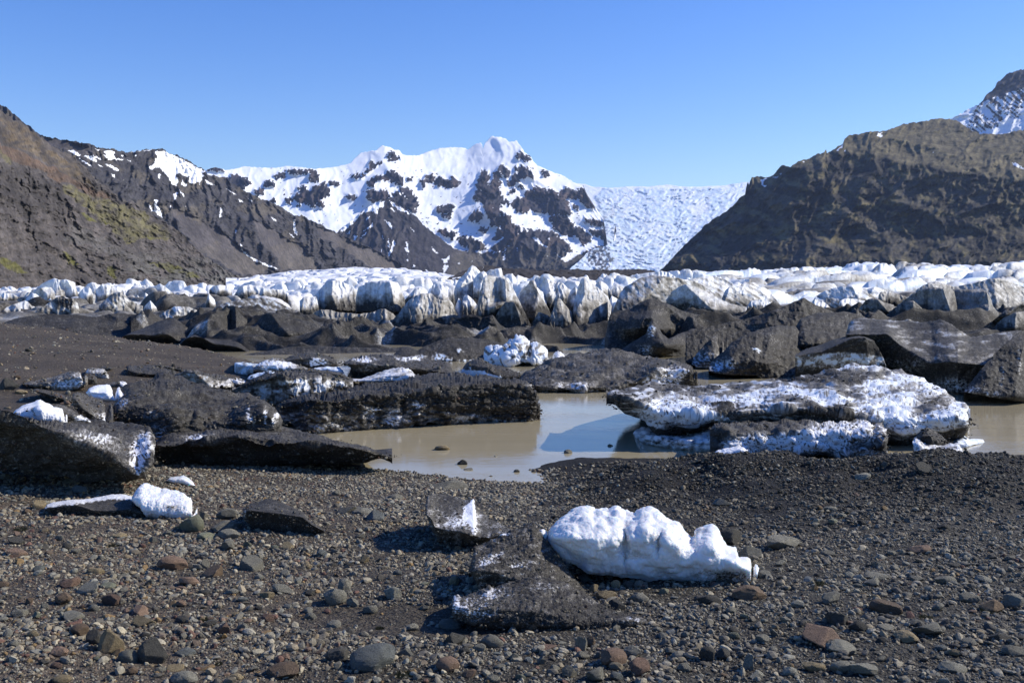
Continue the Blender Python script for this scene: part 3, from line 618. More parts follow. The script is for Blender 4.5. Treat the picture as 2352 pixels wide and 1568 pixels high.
ground = mesh_obj('ground', np.stack([GX, GY, GZ], -1).reshape(-1, 3), grid_faces(*GX.shape), gravel_mat(), {'wet': np.clip(wet, 0, 1).ravel()})
tag(ground, kind='structure')
# ---- the silty lake
def water_mat():
    m, t, b = new_mat('silty_water'); N = NT(t); p = N.pos()
    n = N.noise(N.scaled(p, (.25, 1., 1.)), .5, 3, .5)
    c = N.mix(N.ramp(n, [(.35, 0.), (.65, 1.)]), (.36, .31, .20), (.32, .275, .175))
    t.links.new(c, b.inputs['Base Color']); b.inputs['Roughness'].default_value = .09; b.inputs['IOR'].default_value = 1.33
    r = N.noise(N.scaled(p, (1.0, 2.2, 1.)), 3.2, 3, .55); r2 = N.noise(p, 14, 2, .5)
    amp = N.ramp(N.noise(N.scaled(p, (.12, .5, 1.)), 1.1, 2, .5), [(.42, .15), (.62, 1.)])
    t.links.new(N.bump(N.math('MULTIPLY', N.math('ADD', r, N.math('MULTIPLY', r2, .12)), amp), .012, .55), b.inputs['Normal'])
    return m
lake = mesh_obj('lake', [(-45, 12, 0), (75, 12, 0), (75, 57, 0), (-45, 57, 0)], [(0, 1, 2, 3)], water_mat(), smooth=False)
tag(lake, kind='structure')
# ================================================================ ice
def ice_surface(name='ice', white=(.86, .86, .85), dark=(.0158, .0135, .0095), mid=(.27, .25, .21), fs=1.0, bump=.03, sss=0., rough=.45, blue=(.60, .74, .86), thr=(.40, .60), spk=1.0):
    """glacier ice under grit: attribute dirt 0 clean .. 1 black, blue 0 .. 1, both also holding some painted shade; fs = size of the grit pattern"""
    m, t, b = new_mat(name); N = NT(t); p = N.pos()
    nA = N.noise(p, 9 * fs, 6, .72); nB = N.noise(p, 1.6 * fs, 4, .6); nC = N.noise(p, 38 * fs, 3, .7)
    d = N.attr('dirt')
    clean = N.mix(N.attr('blue'), white, blue)
    f = N.math('ADD', d, N.math('ADD', N.math('MULTIPLY', N.math('SUBTRACT', nA, .5), 1.0 * spk), N.math('MULTIPLY', N.math('SUBTRACT', nC, .5), .9 * spk)))
    f = N.math('ADD', f, N.math('MULTIPLY', N.math('SUBTRACT', nB, .5), .35))
    fr = N.ramp(f, [(thr[0] - .22, 0.), (thr[0], .28), (thr[1], .86), (thr[1] + .2, 1.)])
    fk = N.noise(N.scaled(p, (1., 1., 1.6)), 21 * fs, 5, .8); fr = N.math('MULTIPLY', fr, N.ramp(N.math('ADD', fk, N.math('MULTIPLY', nB, .35)), [(.74 + .0, 1.), (.86, .55)]))
    dk = N.mix(N.ramp(nC, [(.4, 0.), (.72, 1.)]), dark, tuple(2.6 * k for k in dark))
    dk = N.mix(1.0, dk, N.ramp(nB, [(.3, .7), (.7, 1.35)]), 'MULTIPLY')
    c = N.mix(N.math('MULTIPLY', fr, 2.0, True), clean, mid); c = N.mix(N.math('SUBTRACT', N.math('MULTIPLY', fr, 2.0), 1.0, True), c, dk)
    t.links.new(c, b.inputs['Base Color'])
    t.links.new(N.ramp(fr, [(0., rough), (1., .8)]), b.inputs['Roughness']); b.inputs['Specular IOR Level'].default_value = .4
    if sss:
        b.inputs['Subsurface Weight'].default_value = sss; b.inputs['Subsurface Radius'].default_value = (.5, .8, 1.0); b.inputs['Subsurface Scale'].default_value = .05
    n_ = N.bump(nA, bump, .8); n_ = N.bump(nC, bump * .3, .9, n_)
    t.links.new(n_, b.inputs['Normal'])
    return m
M_SERAC = ice_surface('serac_ice', white=(.78, .765, .72), fs=.30, bump=.06, blue=(.60, .70, .76), thr=(.35, .85), spk=.6)
M_GLAC = ice_surface('glacier_ice', white=(.84, .83, .79), fs=.18, bump=.10, blue=(.64, .75, .82), thr=(.35, .8), spk=.5)
M_BERG = ice_surface('gritty_ice', fs=1.0, bump=.035, thr=(.40, .74), spk=.8)
M_SBERG = ice_surface('snowy_berg_ice', white=(.82, .82, .81), fs=1.3, bump=.02, thr=(.38, .80), spk=.36, mid=(.30, .29, .27))
M_MOUND = ice_surface('debris_ice', white=(.55, .58, .6), dark=(.0122, .0105, .0074), fs=.7, bump=.035, thr=(.42, .7), spk=1.1)
M_NEAR = ice_surface('near_gritty_ice', fs=5.0, bump=.008, thr=(.42, .60), spk=1.25, rough=.25)

def ell(x, y, L, seed=0, wx=6, wl=14):
    """soft blots: (cx, cy, rx, ry, amount)"""
    dx = fbm2(x / wl, y / wl, 3, seed + 3) * wx; dy = fbm2(x / wl + 9, y / wl, 3, seed + 5) * wx; o = np.zeros(x.shape)
    for cx_, cy_, rx_, ry_, a in L:
        d = np.sqrt(((x + dx - cx_) / rx_) ** 2 + ((y + dy - cy_) / ry_) ** 2); o += a * sstep(1.5, .35, d)
    return o * np.clip(.8 + 1.5 * fbm2(x / wl * 2.2, y / wl * 3.4, 4, seed + 7, gain=.65), .0, 1.35)
def swell(x, y, L, seed=0, wx=6, wl=14):
    dx = fbm2(x / wl, y / wl, 2, seed + 3) * wx; dy = fbm2(x / wl + 9, y / wl, 2, seed + 5) * wx; o = np.zeros(x.shape)
    for cx_, cy_, rx_, ry_, a in L: o += a * np.exp(-1.4 * (((x + dx - cx_) / rx_) ** 2 + ((y + dy - cy_) / ry_) ** 2))
    return o
GRIT = []
def berg(name, top, bot, Db=None, z0=0.0, Dt=None, rec=None, brow=None, cut=0.0, q=1.7, bulge=.25, rel=None, dirt=None, blue=None, pitch=1.7, jag=.9, jw=10, jb=0., endr=16,
         back=None, mat=None, seed=0, dn=None, parent=None, rough_=.115, grit=True):
    """a lump of ice read off its crest (top), the edge where its face turns into its top (brow) and its waterline
    (bot), all in picture units.  Each column is a loop: foot, face, top surface, then down the far side."""
    xs = [p[0] for p in top]; x0, x1 = min(xs), max(xs)
    xx = np.linspace(x0, x1, 1500); tt = prof(top, xx); bb = prof(bot, xx)
    w_ = np.concatenate([[0], np.cumsum(np.hypot(np.diff(xx), .8 * np.diff(tt)) + .4 * np.abs(np.diff(bb)))])
    nc = max(int(w_[-1] / pitch), 12); X = np.interp(np.linspace(0, w_[-1], nc), w_, xx)
    T = prof(top, X); B = prof(bot, X)
    e = sstep(0, 8, np.minimum(X - x0, x1 - X))
    T0 = np.minimum(T, B - .6)
    T = T + (fbm2(X / jw, X * 0 + seed * 1.7, 3, seed + 5, gain=.55) * jag) * e * np.clip((B - T) / 60, 0, 1); Bs = B.copy(); B = B + fbm2(X / 7, X * 0 + 5.5, 3, seed + 6) * jb * e
    T = np.minimum(T, B - .6)
    if Db is None: DB = depth_at(X, Bs, z0)
    elif isinstance(Db, (int, float)): DB = np.full(nc, float(Db))
    else: DB = prof(Db, X)
    nr = max(int((B - T).max() / pitch), 8); v = np.linspace(0, 1, nr)[:, None]
    Y = B + (T - B) * v; XX = np.broadcast_to(X, Y.shape)
    Hm = (B - T).max() / FPX * float(np.median(DB))              # height in metres
    rc = rec if rec is not None else Hm * 1.2
    rc = prof(rc, X) if isinstance(rc, list) else np.full(nc, float(rc))
    DT = DB + rc if Dt is None else (prof(Dt, X) if isinstance(Dt, list) else np.full(nc, float(Dt)))
    if brow is None: BR = B + (T - B) * .5
    else: BR = prof(brow, X) + fbm2(X / 40, X * 0 + 2.2, 2, seed + 8) * jag * 1.5
    kk = np.ones(9) / 9; sm = lambda a_: np.convolve(np.pad(a_, 4, 'edge'), kk, 'valid')
    T0 = np.minimum(sm(T0), B - .6); BR = sm(np.clip(BR, T0 + .3, B - .3)); BR = np.clip(BR, T0 + .3, B - .3)
    vs = (Y - B) / (T0 - B); vb = (BR - B) / (T0 - B)
    lo = np.clip(vs / vb, 0, 1); hi = np.clip((vs - vb) / np.maximum(1 - vb, .02), 0, 1.25)
    hk = ((B - T0) / (B - T0).max()) ** .75; DT = DB + (DT - DB) * hk; ct = cut * sm(np.clip((B - T0) / (.35 * (B - T0).max()), 0, 1))
    face = -ct * lo - bulge * Hm * np.sin(np.pi * lo ** .8) * .35 * hk
    D = DB + face + (DT - DB + ct) * hi ** q
    s_ = np.minimum(X - x0, x1 - X); k = np.clip(1 - s_ / endr, 0, 1)
    D = D + (1 - np.sqrt(1 - (k * .97) ** 2)) * endr / FPX * DB * 1.3
    if rel is not None: D = D * (1 - rel(XX, Y) * np.clip(hk * 1.6, 0, 1) / FPX)
    P = pt(XX, Y, D)
    bk = back if back is not None else Hm * 1.0 + .35 * rc
    nb = 10; th = (np.arange(1, nb + 1) / nb)[:, None] * np.pi / 2
    zb = pt(X, B, DB)[:, 2] - .15 * Hm
    Pb = np.zeros((nb, nc, 3)); Dn = D[-1] + np.sin(th) * bk * np.clip(hk * 1.2, .1, 1); rx, rz_ = ray(X, T)
    Pb[..., 1] = Dn; Pb[..., 0] = rx * Dn; Pb[..., 2] = CAMZ + rz_ * Dn - np.maximum(P[-1, :, 2] - zb, .02) * (1 - np.cos(th)) - .004 * (Dn - D[-1])
    Pf = P[:1].copy(); Pf[..., 1] += .55 * bk; Pf[..., 0] += .55 * bk * ray(X, B)[0]; Pf[..., 2] -= .03 * Hm
    A = np.concatenate([Pf, P, Pb], 0)
    XA = np.concatenate([XX[:1], XX, np.repeat(XX[-1:], nb, 0)], 0); YA = np.concatenate([Y[:1], Y, np.repeat(Y[-1:], nb, 0)], 0)
    As = A.copy()
    for _ in range(5):
        As[1:-1] = (As[2:] + As[:-2] + 2 * As[1:-1]) / 4; As[:, 1:-1] = (As[:, 2:] + As[:, :-2] + 2 * As[:, 1:-1]) / 4
    n = grid_normals(As); n = np.where(np.isfinite(n), n, 0)
    if dn is None:
        a_ = rough_ * Hm; dv = a_ * (1.3 * n3(A / (.7 * Hm + .1), seed + 2) + fbm3(A / (.4 * Hm + .1), 4, seed, .5) + .5 * np.abs(fbm3(A / (.25 * Hm + .05) * np.array([1, 1, 1.6]), 3, seed + 7)))
    else: dv = dn(A, XA, YA)
    A = A + n * (dv * np.concatenate([[0.3], np.ones(nr), np.ones(nb)])[:, None] * np.clip(hk * 1.3, .05, 1) * np.clip(np.minimum(np.arange(nc), nc - 1 - np.arange(nc)) / 8, 0, 1))[..., None]
    da = np.clip(dirt(XA, YA), -.5, 1.6) if dirt is not None else np.full(XA.shape, .9)
    n = grid_normals(A)
    if grit and float(np.median(DB)) < 37:
        m = (np.abs(n[..., 2]) > .35) & (da > .55); m[nr // 4 * 0: 2] = False; m[nr + 1:] = False
        if m.any(): GRIT.append((A[m], float(np.median(DB)), float((B - T).max() * (x1 - x0))))
    bl = np.clip(blue(XA, YA), 0, 1) if blue is not None else np.zeros(XA.shape)
    o = mesh_obj(name, A.reshape(-1, 3), grid_faces(*A.shape[:2])[:, ::-1], mat or M_BERG, {'dirt': da.ravel(), 'blue': bl.ravel()}, parent=parent)
    return o

# ---------------------------------------------------------------- glacier surfaces in the distance
def glac(name, X0, X1, D0, D1, zf, dirt, blue, nx=900, ny=420, mat=None):
    X = np.linspace(X0, X1, nx)[None, :]; D = np.geomspace(D0, D1, ny)[:, None]
    x = (X - CX) / FPX * D; y = D * np.ones_like(X)
    z, e = zf(x, y, X * np.ones_like(D))
    A = np.stack([x, y, z], -1)
    o = mesh_obj(name, A.reshape(-1, 3), grid_faces(*A.shape[:2]), mat or M_GLAC, {'dirt': np.clip(dirt(x, y, z, e), -.5, 1.5).ravel(), 'blue': np.clip(blue(x, y, e), 0, 1).ravel()})
    return tag(o, kind='structure')
def lumps(x, y, sx, sy, h, seed, p=2.):
    """rounded ice hummocks with clefts between them"""
    wx = fbm2(x / sx / 1.6, y / sy / 1.6, 3, seed) * sx * .5; wy = fbm2(x / sx / 1.6 + 7, y / sy / 1.6, 3, seed + 2) * sy * .5
    f1, f2, cid = vor2((x + wx) / sx, (y + wy) / sy, seed, .95)
    e = np.clip((f2 - f1), 0, 1)
    r = _R[cid & 4095, 0]
    gx = (_R[cid & 4095, 1] - .5) * 1.5; gy = (_R[cid & 4095, 2] - .5) * 1.5
    q_ = np.clip(e * 2.4, 0, 1); q_ = lerp(q_, 1 - np.exp(-e * 4), .4)
    tl = gx * np.sin((x + wx) / sx * 2.1) + gy * np.sin((y + wy) / sy * 2.1)
    return h * q_ * (.3 + .9 * r + .35 * tl), e, cid
# far white tongue under the summit
def z_tongue(x, y, X):
    ys = 650 - prof([(560, 646), (590, 640), (700, 628), (800, 622), (900, 624), (1000, 632), (1060, 641), (1150, 643)], X)   # its crest seen at D = 900
    zc = CAMZ + 900 * ys / FPX; t = sstep(180, 900, y)
    z = lerp(-.5, zc, t) + np.where(y > 900, -(y - 900) * .03, 0)
    l, e, c = lumps(x, y, 11, 16, 2.2, 801)
    return z + l * sstep(180, 300, y) + 1.2 * fbm2(x / 30, y / 40, 4, 803), e
glac('glacier_tongue', 520, 1200, 180, 1500, z_tongue, lambda x, y, z, e: .02 + .35 * (e < .05) + .2 * sstep(.2, .5, fbm2(x / 60, y / 50, 3, 805)), lambda x, y, e: .35 * (e < .12), nx=700, ny=520)
# ---- the crowded hummocks behind the front, left
def z_left(x, y, X):
    zc = prof([(-400, -1.6), (0, -.6), (300, .6), (520, .0), (640, .6), (800, 1.2), (1200, 1.2), (1700, 1.2)], X)
    st = prof([(-400, 64), (560, 66), (760, 92), (1700, 98)], X); lo_ = prof([(560, .1), (760, -3.2)], X)
    t = sstep(st, np.maximum(150, st + 30), y); l, e, c = lumps(x, y, 6.0, 4.6, 2.5, 821); l2, e2, c2 = lumps(x, y, 2.4, 2.0, .8, 823)
    z = lerp(lo_, zc, t) + (l + l2) * sstep(st, st + 14, y) * lerp(.4, 1, t) - np.clip(y - 170, 0, 400) * .03
    return z + .25 * fbm2(x / 5, y / 3, 4, 825), e
glac('glacier', -420, 1720, 62, 240, z_left, lambda x, y, z, e: lerp(.8, .18, sstep(88, 125, y + 9 * fbm2(x / 8, y / 10, 3, 827))) + .5 * fbm2(x / 14, y / 3.5, 4, 829) * sstep(170, 90, y) + .5 * sstep(.16, .0, e),
     lambda x, y, e: .5 * (e < .2) + .4 * sstep(.1, .5, fbm2(x / 7, y / 7, 3, 831)), nx=1300, ny=520)
# ---- right: long low swells of ice
def z_right(x, y, X):
    ys = 650 - prof([(1400, 650), (1500, 640), (1650, 634), (1900, 626), (2100, 622), (2400, 618), (2900, 612)], X)
    zc = CAMZ - 2.2 + 420 * ys / FPX; t = sstep(70, 420, y)
    u = x * .85 + y * .3; v_ = y * .6 - x * .35
    l, e, c = lumps(u, v_, 24, 5.5, 2.6, 841); l2, e2, c2 = lumps(u, v_, 8, 2.4, .9, 843); e = np.minimum(e, e2 + .12)
    k = lerp(.8, 1.25, sstep(70, 300, y))
    return lerp(-1.2, zc, t) + (l + l2) * k * sstep(74, 100, y) + np.where(y > 430, -(y - 430) * .05, 0), e
glac('glacier', 1380, 2900, 58, 620, z_right, lambda x, y, z, e: .50 - .27 * sstep(90, 260, y) + .6 * fbm2((x * .85 + y * .3) / 22, (y * .6 - x * .35) / 5, 4, 845) + .55 * sstep(.2, .02, e) + .35 * sstep(120, 70, y),
     lambda x, y, e: .55 * (e < .25) + .3, nx=1200, ny=620)
# ---- the medial moraine, a dark bank across the ice
def rel_m(x, y): return ridg2(x / 30, y / 9, 5, 851) * 9 + fbm2(x / 12, y / 5, 4, 853) * 5, None
def paint_m(x, y, r):
    c = np.broadcast_to(C(.045, .041, .04), x.shape + (3,)).copy() * (1 + .4 * fbm2(x / 14, y / 5, 4, 855)[..., None])
    return c, ((fbm2(x / 22, y / 5, 4, 857) > .33) & (x < 1120)).astype(float) * .7
mountain('moraine', T3([(-60, 1300), (0, 1252), (60, 1235), (200, 1190), (300, 1142), (420, 1108), (480, 1094), (560, 1112), (700, 1127), (760, 1122), (900, 1137), (1050, 1133), (1150, 1128), (1300, 1137), (1500, 1135), (1600, 1130), (1680, 1128), (1800, 1145), (1950, 1180), (2000, 1200)]),
         [(900, 672), (1700, 664)], [(900, 420), (1700, 520)], 12, rel_m, paint_m, mountain_mat('moraine_grit', 6, .8), jag=2.5, jw=7, seed=8, back=.2)

# ---------------------------------------------------------------- named lumps of the glacier front
def ridges(L, fl=3.0, fs=(9, 70), seed=0, n=2.0, slant=0.):
    """crest lines (points, left width, right width, height) plus melt flutes"""
    def f(x, y):
        q = -slant * (x - x.mean())
        for P_, wl, wr, a in L: q = q + ridge_side(x, y, P_, wl, wr, a * 1.75)
        wx = fbm2(x / 30, y / 30, 2, seed + 91) * 8
        q = q + ridg2((x + wx) / fs[0] / 1.6, y / fs[1], 4, seed + 93) * fl + fbm2(x / 16, y / 16, 4, seed + 95) * n * 1.5
        q = q + .8 * np.abs(fbm2(x / 60, (y + .12 * x) / 5, 2, seed + 97))
        return q
    return f
G_SER = 'ice seracs along the glacier front'
SN = [0]
def serac(label, top, bot, D, ridge=(), dirt=None, blue=None, cat='serac', name='ice_serac', group=G_SER, rec=None, mat=None, **kw):
    SN[0] += 1; sd = kw.pop('seed', SN[0] * 13)
    fl = kw.pop('fl', 3.0); n = kw.pop('n', 2.0); fs = kw.pop('fs', (9, 70)); slant = kw.pop('slant', .28)
    xs = [p[0] for p in top]
    if not isinstance(bot, list): bot = [(min(xs), bot), (max(xs), bot)]
    ym = min(p[1] for p in top); yb = max(p[1] for p in bot)
    dd = dirt if callable(dirt) else (lambda x, y, a=(dirt or (.05, .5)): a[0] + .08 + (a[1] - a[0] + .34) * sstep(.25, 1, (y - ym) / (yb - ym) + .35 * fbm2(x / 22, y / 30, 3, sd)) + .25 * fbm2(x / 9, y / 60, 3, sd + 1))
    dd0 = dd; dd = (lambda x, y: dd0(x, y) + ((.10 + .5 * sstep(.35, .95, (y - ym) / (yb - ym) + .3 * fbm2(x / 18, y / 26, 3, sd + 4))) if mat is None else 0) + .12 * fbm2(x / 5, y / 7, 3, sd + 9))
    bb_ = blue or (lambda x, y: .15 + .4 * fbm2(x / 20, y / 20, 3, sd + 2))
    H = (yb - ym) / FPX * (D if isinstance(D, (int, float)) else D[0][1])
    kw.setdefault('brow', [(p[0], p[1] * .12 + .88 * prof(bot, p[0])) for p in top]); kw.setdefault('jag', 1.2); kw.setdefault('endr', 3); kw.setdefault('q', 1.0); kw.setdefault('rough_', .022); kw.setdefault('grit', False); kw.setdefault('bulge', .1)
    o = berg(name, top, bot, Db=D, rec=rec if rec is not None else H * .75, rel=ridges(list(ridge), fl, fs, seed=sd, n=n, slant=slant), dirt=dd, blue=bb_, mat=mat or M_SERAC, seed=sd, **kw)
    return tag(o, label, cat, group)
# left group
serac('tall rounded white serac, highest of the ice at the far left', Z1([(520, 440), (560, 410), (650, 340), (700, 312), (860, 250), (930, 262), (990, 270), (1030, 262), (1060, 268), (1110, 290), (1180, 310), (1192, 390), (1215, 470), (1240, 520)]), 700, 112, [(Z1([(870, 250), (900, 420), (860, 600)]), 40, 80, 22), (Z1([(1030, 262), (1150, 400), (1190, 500)]), 20, 40, 10)], (0, .12))
serac('grey-streaked serac leaning on the tall white one at the far left', Z1([(350, 580), (400, 500), (430, 465), (550, 440), (590, 410), (640, 395), (720, 378), (800, 384), (850, 450), (870, 560), (900, 640)]), 716, 104, [(Z1([(640, 395), (740, 500), (760, 640)]), 30, 50, 16)], (.12, .3))
serac('low pointed white serac in front of the tall white one at far left', Z1([(380, 600), (430, 540), (500, 478), (560, 490), (620, 530), (700, 600), (740, 660)]), 720, 98, [(Z1([(510, 478), (540, 640)]), 40, 40, 14)], (.02, .2))
serac('broad grey serac at the left edge of the ice', Z1([(-200, 720), (-60, 800), (0, 770), (60, 740), (100, 700), (230, 648), (380, 595), (440, 615), (500, 680), (560, 700), (600, 760)]), 735, 90, [(Z1([(230, 648), (330, 800)]), 20, 60, 10), (Z1([(60, 745), (190, 870)]), 40, 40, 14)], (.15, .3))
serac('flat-topped white serac at the very left edge', Z1([(-260, 400), (-60, 440), (0, 468), (60, 470), (180, 488), (250, 518), (340, 570), (380, 640)]), 705, 106, [(Z1([(20, 468), (0, 560)]), 30, 60, 8)], (.0, .5))
serac('small domed white serac with a flat dark hat, below the left hillside', Z1([(1340, 370), (1380, 330), (1440, 305), (1500, 315), (1560, 368), (1580, 440)]), 690, 112, [(Z1([(1440, 305), (1470, 420)]), 20, 30, 8)], (0, .15))
serac('long white hummock with two blue hollows, below the left hillside', Z1([(1500, 430), (1560, 370), (1600, 335), (1660, 335), (1740, 360), (1800, 388), (1840, 365), (1900, 400), (1960, 470), (1980, 540)]), 696, 108, [(Z1([(1600, 340), (1640, 500)]), 25, 60, 12)], (0, .12))
serac('rounded white serac just left of the long white hummock', Z1([(1230, 500), (1300, 420), (1340, 385), (1390, 382), (1430, 420), (1460, 500)]), 700, 103, [(Z1([(1400, 385), (1380, 560)]), 25, 20, 8)], (0, .15))
serac('dark-topped pale fold with black creases, in the middle of the left ice', Z1([(1550, 660), (1640, 590), (1740, 510), (1830, 458), (1900, 465), (1960, 520), (2040, 590), (2140, 640), (2240, 680)]), 726, 84, [(Z1([(1880, 460), (1800, 600), (1650, 720)]), 50, 70, 16)], lambda x, y: .35 + .5 * fbm2((x - y) / 14, (x + y) / 60, 3, 77))
serac('grey dome with a round dark pit, in the left ice', Z1([(420, 840), (560, 760), (760, 640), (900, 540), (1000, 530), (1060, 570), (1150, 560), (1220, 640), (1250, 760)]), 734, 80, [(Z1([(1130, 560), (1130, 740)]), 50, 30, 10)], lambda x, y: .42 + .55 * fbm2((x - y) / 16, (x + y) / 50, 3, 79) + ell(x, y, Z1([(1050, 620, 18, 14, 1.)]), 1), name='ice_serac')
serac('smooth grey dome in the middle of the left ice, above the dark ridge', L1([(1220, 440), (1280, 390), (1370, 345), (1480, 350), (1560, 380), (1590, 430), (1570, 500)]), 752, 72, [(L1([(1420, 350), (1330, 460)]), 50, 60, 10)], lambda x, y: .35 + .5 * fbm2((x - y) / 14, (x + y) / 60, 3, 81))
serac('sharp-crested white serac alone below the left hillside', L1([(1100, 200), (1130, 176), (1180, 190), (1215, 185), (1255, 163), (1300, 195), (1370, 248), (1400, 270)]), 682, 116, [(L1([(1255, 165), (1270, 250)]), 30, 60, 12)], (0, .1))
serac('bright white block at the right end of the left ice group', L1([(1640, 215), (1670, 185), (1720, 174), (1790, 185), (1818, 235)]), 680, 118, [(L1([(1700, 176), (1720, 250)]), 10, 40, 7)], (0, .05))
serac('wide white block left of the dirt-topped one, under the white tongue', L1([(1835, 255), (1880, 188), (1960, 172), (2040, 195), (2100, 200), (2150, 215), (2230, 208), (2258, 270)]), 690, 112, [(L1([(1900, 185), (1920, 260)]), 20, 40, 8), (L1([(2060, 200), (2080, 280)]), 20, 30, 7)], (0, .15))
# centre
serac('broad white serac face with long cracks, left of the squarish blue one', L2([(480, 290), (530, 235), (570, 180), (600, 148), (660, 138), (720, 146), (745, 165), (800, 185), (850, 225), (860, 300)]), 718, 92, [(L2([(650, 140), (640, 260), (690, 380)]), 20, 110, 24), (L2([(570, 180), (540, 330)]), 20, 40, 8)], (.03, .22))
serac('squarish block with a shaded blue face, biggest in the left of the front', L2([(828, 290), (850, 192), (880, 180), (950, 150), (1000, 152), (1040, 140), (1075, 148), (1110, 143), (1160, 155), (1190, 210), (1215, 290), (1240, 320)]), 720, 88, [(L2([(1095, 145), (1120, 260), (1150, 390)]), 140, 50, 60)], (.05, .28), fl=1.6)
serac('small pale serac at the foot of the cracked white face', L2([(390, 300), (420, 270), (520, 265), (530, 300), (540, 360)]), 724, 86, [(L2([(420, 270), (400, 380)]), 10, 60, 10)], (.05, .4))
serac('upright white spire, tallest point of the glacier front', L2([(1590, 260), (1610, 190), (1640, 130), (1690, 90), (1715, 50), (1745, 18), (1765, 32), (1790, 62), (1808, 85), (1830, 150), (1850, 220)]), 722, 92, [(L2([(1745, 18), (1700, 110), (1640, 200), (1660, 330)]), 60, 110, 34)], (-.05, .12))
serac('bluish rounded knob beside the upright spire', L2([(1750, 130), (1790, 90), (1830, 68), (1850, 80), (1880, 150), (1890, 240)]), 715, 89, [(L2([(1840, 70), (1800, 200)]), 30, 30, 12)], (0, .15))
serac('pale blocky serac with a vertical edge, right behind the spire', L2([(1845, 80), (1880, 58), (1950, 42), (1970, 45), (1985, 110), (2020, 120), (2060, 170)]), 700, 96, [(L2([(1950, 42), (1960, 110)]), 40, 10, 12)], (0, .1))
serac('pair of small white leaves of ice left of the spire', L2([(1415, 230), (1430, 180), (1470, 163), (1515, 175), (1540, 230), (1570, 190), (1590, 195), (1600, 260), (1610, 300)]), 706, 86, [(L2([(1500, 165), (1520, 290)]), 40, 12, 12)], (0, .15))
serac('thin white ice blade leaning right, left of the spire', L2([(1215, 290), (1260, 240), (1300, 198), (1330, 195), (1360, 225), (1400, 270)]), 700, 84, [(L2([(1320, 195), (1270, 280)]), 30, 30, 10)], (0, .1))
serac('wide grit-grey serac below the small white leaves', L2([(1100, 470), (1160, 410), (1240, 300), (1300, 260), (1340, 243), (1420, 240), (1460, 280), (1500, 300), (1560, 290), (1600, 330), (1625, 400), (1640, 440)]), [(890, 775), (1060, 775)], 78, [(L2([(1350, 245), (1290, 400), (1330, 540)]), 70, 80, 26), (L2([(1500, 290), (1490, 420)]), 30, 40, 12)], (.25, .62))
serac('ribbed white fan of ice standing against the grey buttress', L2([(1665, 300), (1680, 262), (1710, 255), (1750, 290), (1785, 335), (1800, 400)]), 730, 82, [], (0, .3), fl=7)
serac('great grey buttress with a sharp left edge, right of the spire', L2([(1770, 420), (1790, 300), (1830, 150), (1845, 105), (1870, 98), (1920, 104), (1985, 122), (2020, 150), (2060, 200), (2110, 300), (2150, 380), (2200, 480), (2215, 520)]), 762, 76, [(L2([(1845, 105), (1810, 240), (1800, 420)]), 26, 110, 40), (L2([(2000, 130), (2010, 300), (1920, 350)]), 20, 60, 22)], (.22, .5))
serac('black-sided fin in front of the grey buttress', L2([(1900, 470), (1960, 360), (2000, 310), (2070, 305), (2110, 390), (2160, 470), (2190, 510)]), 760, 74, [(L2([(2075, 306), (2110, 420), (2140, 520)]), 60, 30, 44)], (.6, .7))
serac('dark grey serac with a steep black left side, in mid front', L3([(350, 240), (400, 190), (440, 135), (470, 150), (500, 230), (540, 300), (580, 370), (600, 420)]), 748, 82, [(L3([(440, 135), (500, 240), (470, 440)]), 60, 60, 36)], lambda x, y: .35 + .35 * sstep(670, 720, y) + .3 * fbm2(x / 10, y / 30, 3, 83))
serac('tall fluted white ice wall behind the dark fins in mid front', L3([(420, 170), (480, 110), (540, 105), (590, 140), (640, 150), (690, 160), (740, 210), (770, 280), (790, 380)]), 730, 90, [(L3([(560, 110), (590, 280)]), 20, 60, 14), (L3([(690, 165), (730, 300)]), 20, 40, 10)], (.0, .3), fl=7)
serac('brown-grey fin with a curved dark edge, in mid front', L3([(560, 480), (610, 380), (640, 290), (662, 280), (700, 320), (750, 380), (775, 430), (780, 560), (790, 620)]), 785, 72, [(L3([(655, 282), (600, 440), (570, 560)]), 20, 90, 30), (L3([(720, 420), (760, 540)]), 30, 12, 18)], (.42, .62))
serac('small dark pyramid in front of the fluted wall', L3([(440, 480), (470, 430), (500, 388), (540, 400), (585, 420), (600, 480), (610, 530)]), 758, 73, [(L3([(505, 388), (530, 520)]), 40, 40, 22)], (.55, .68))
serac('largest grey sail of ice with a black left edge, right of mid front', L3([(765, 400), (790, 260), (815, 180), (835, 130), (860, 122), (885, 135), (930, 175), (990, 220), (1040, 280), (1075, 330), (1092, 350), (1075, 400), (1040, 470), (1045, 580)]), [(1315, 776), (1345, 778), (1400, 772)], 74, [(L3([(850, 124), (860, 250), (790, 380), (800, 480), (860, 590)]), 30, 150, 46)], (.12, .42), fl=1.6)
serac('white-and-grey ribbed hummocks behind the grey sail', L3([(930, 200), (960, 150), (985, 140), (1030, 170), (1060, 210), (1080, 180), (1110, 170), (1160, 190), (1185, 230), (1190, 330)]), 705, 88, [(L3([(985, 140), (1000, 240)]), 30, 30, 12), (L3([(1110, 172), (1120, 260)]), 20, 40, 10)], (.05, .2))
serac('small black wedge between the grey sail and the big dark arch', L3([(860, 640), (900, 570), (960, 530), (958, 470), (1000, 462), (1040, 465), (1050, 560), (1045, 620)]), 800, 68, [(L3([(965, 470), (990, 580)]), 60, 30, 30)], (.75, .85))
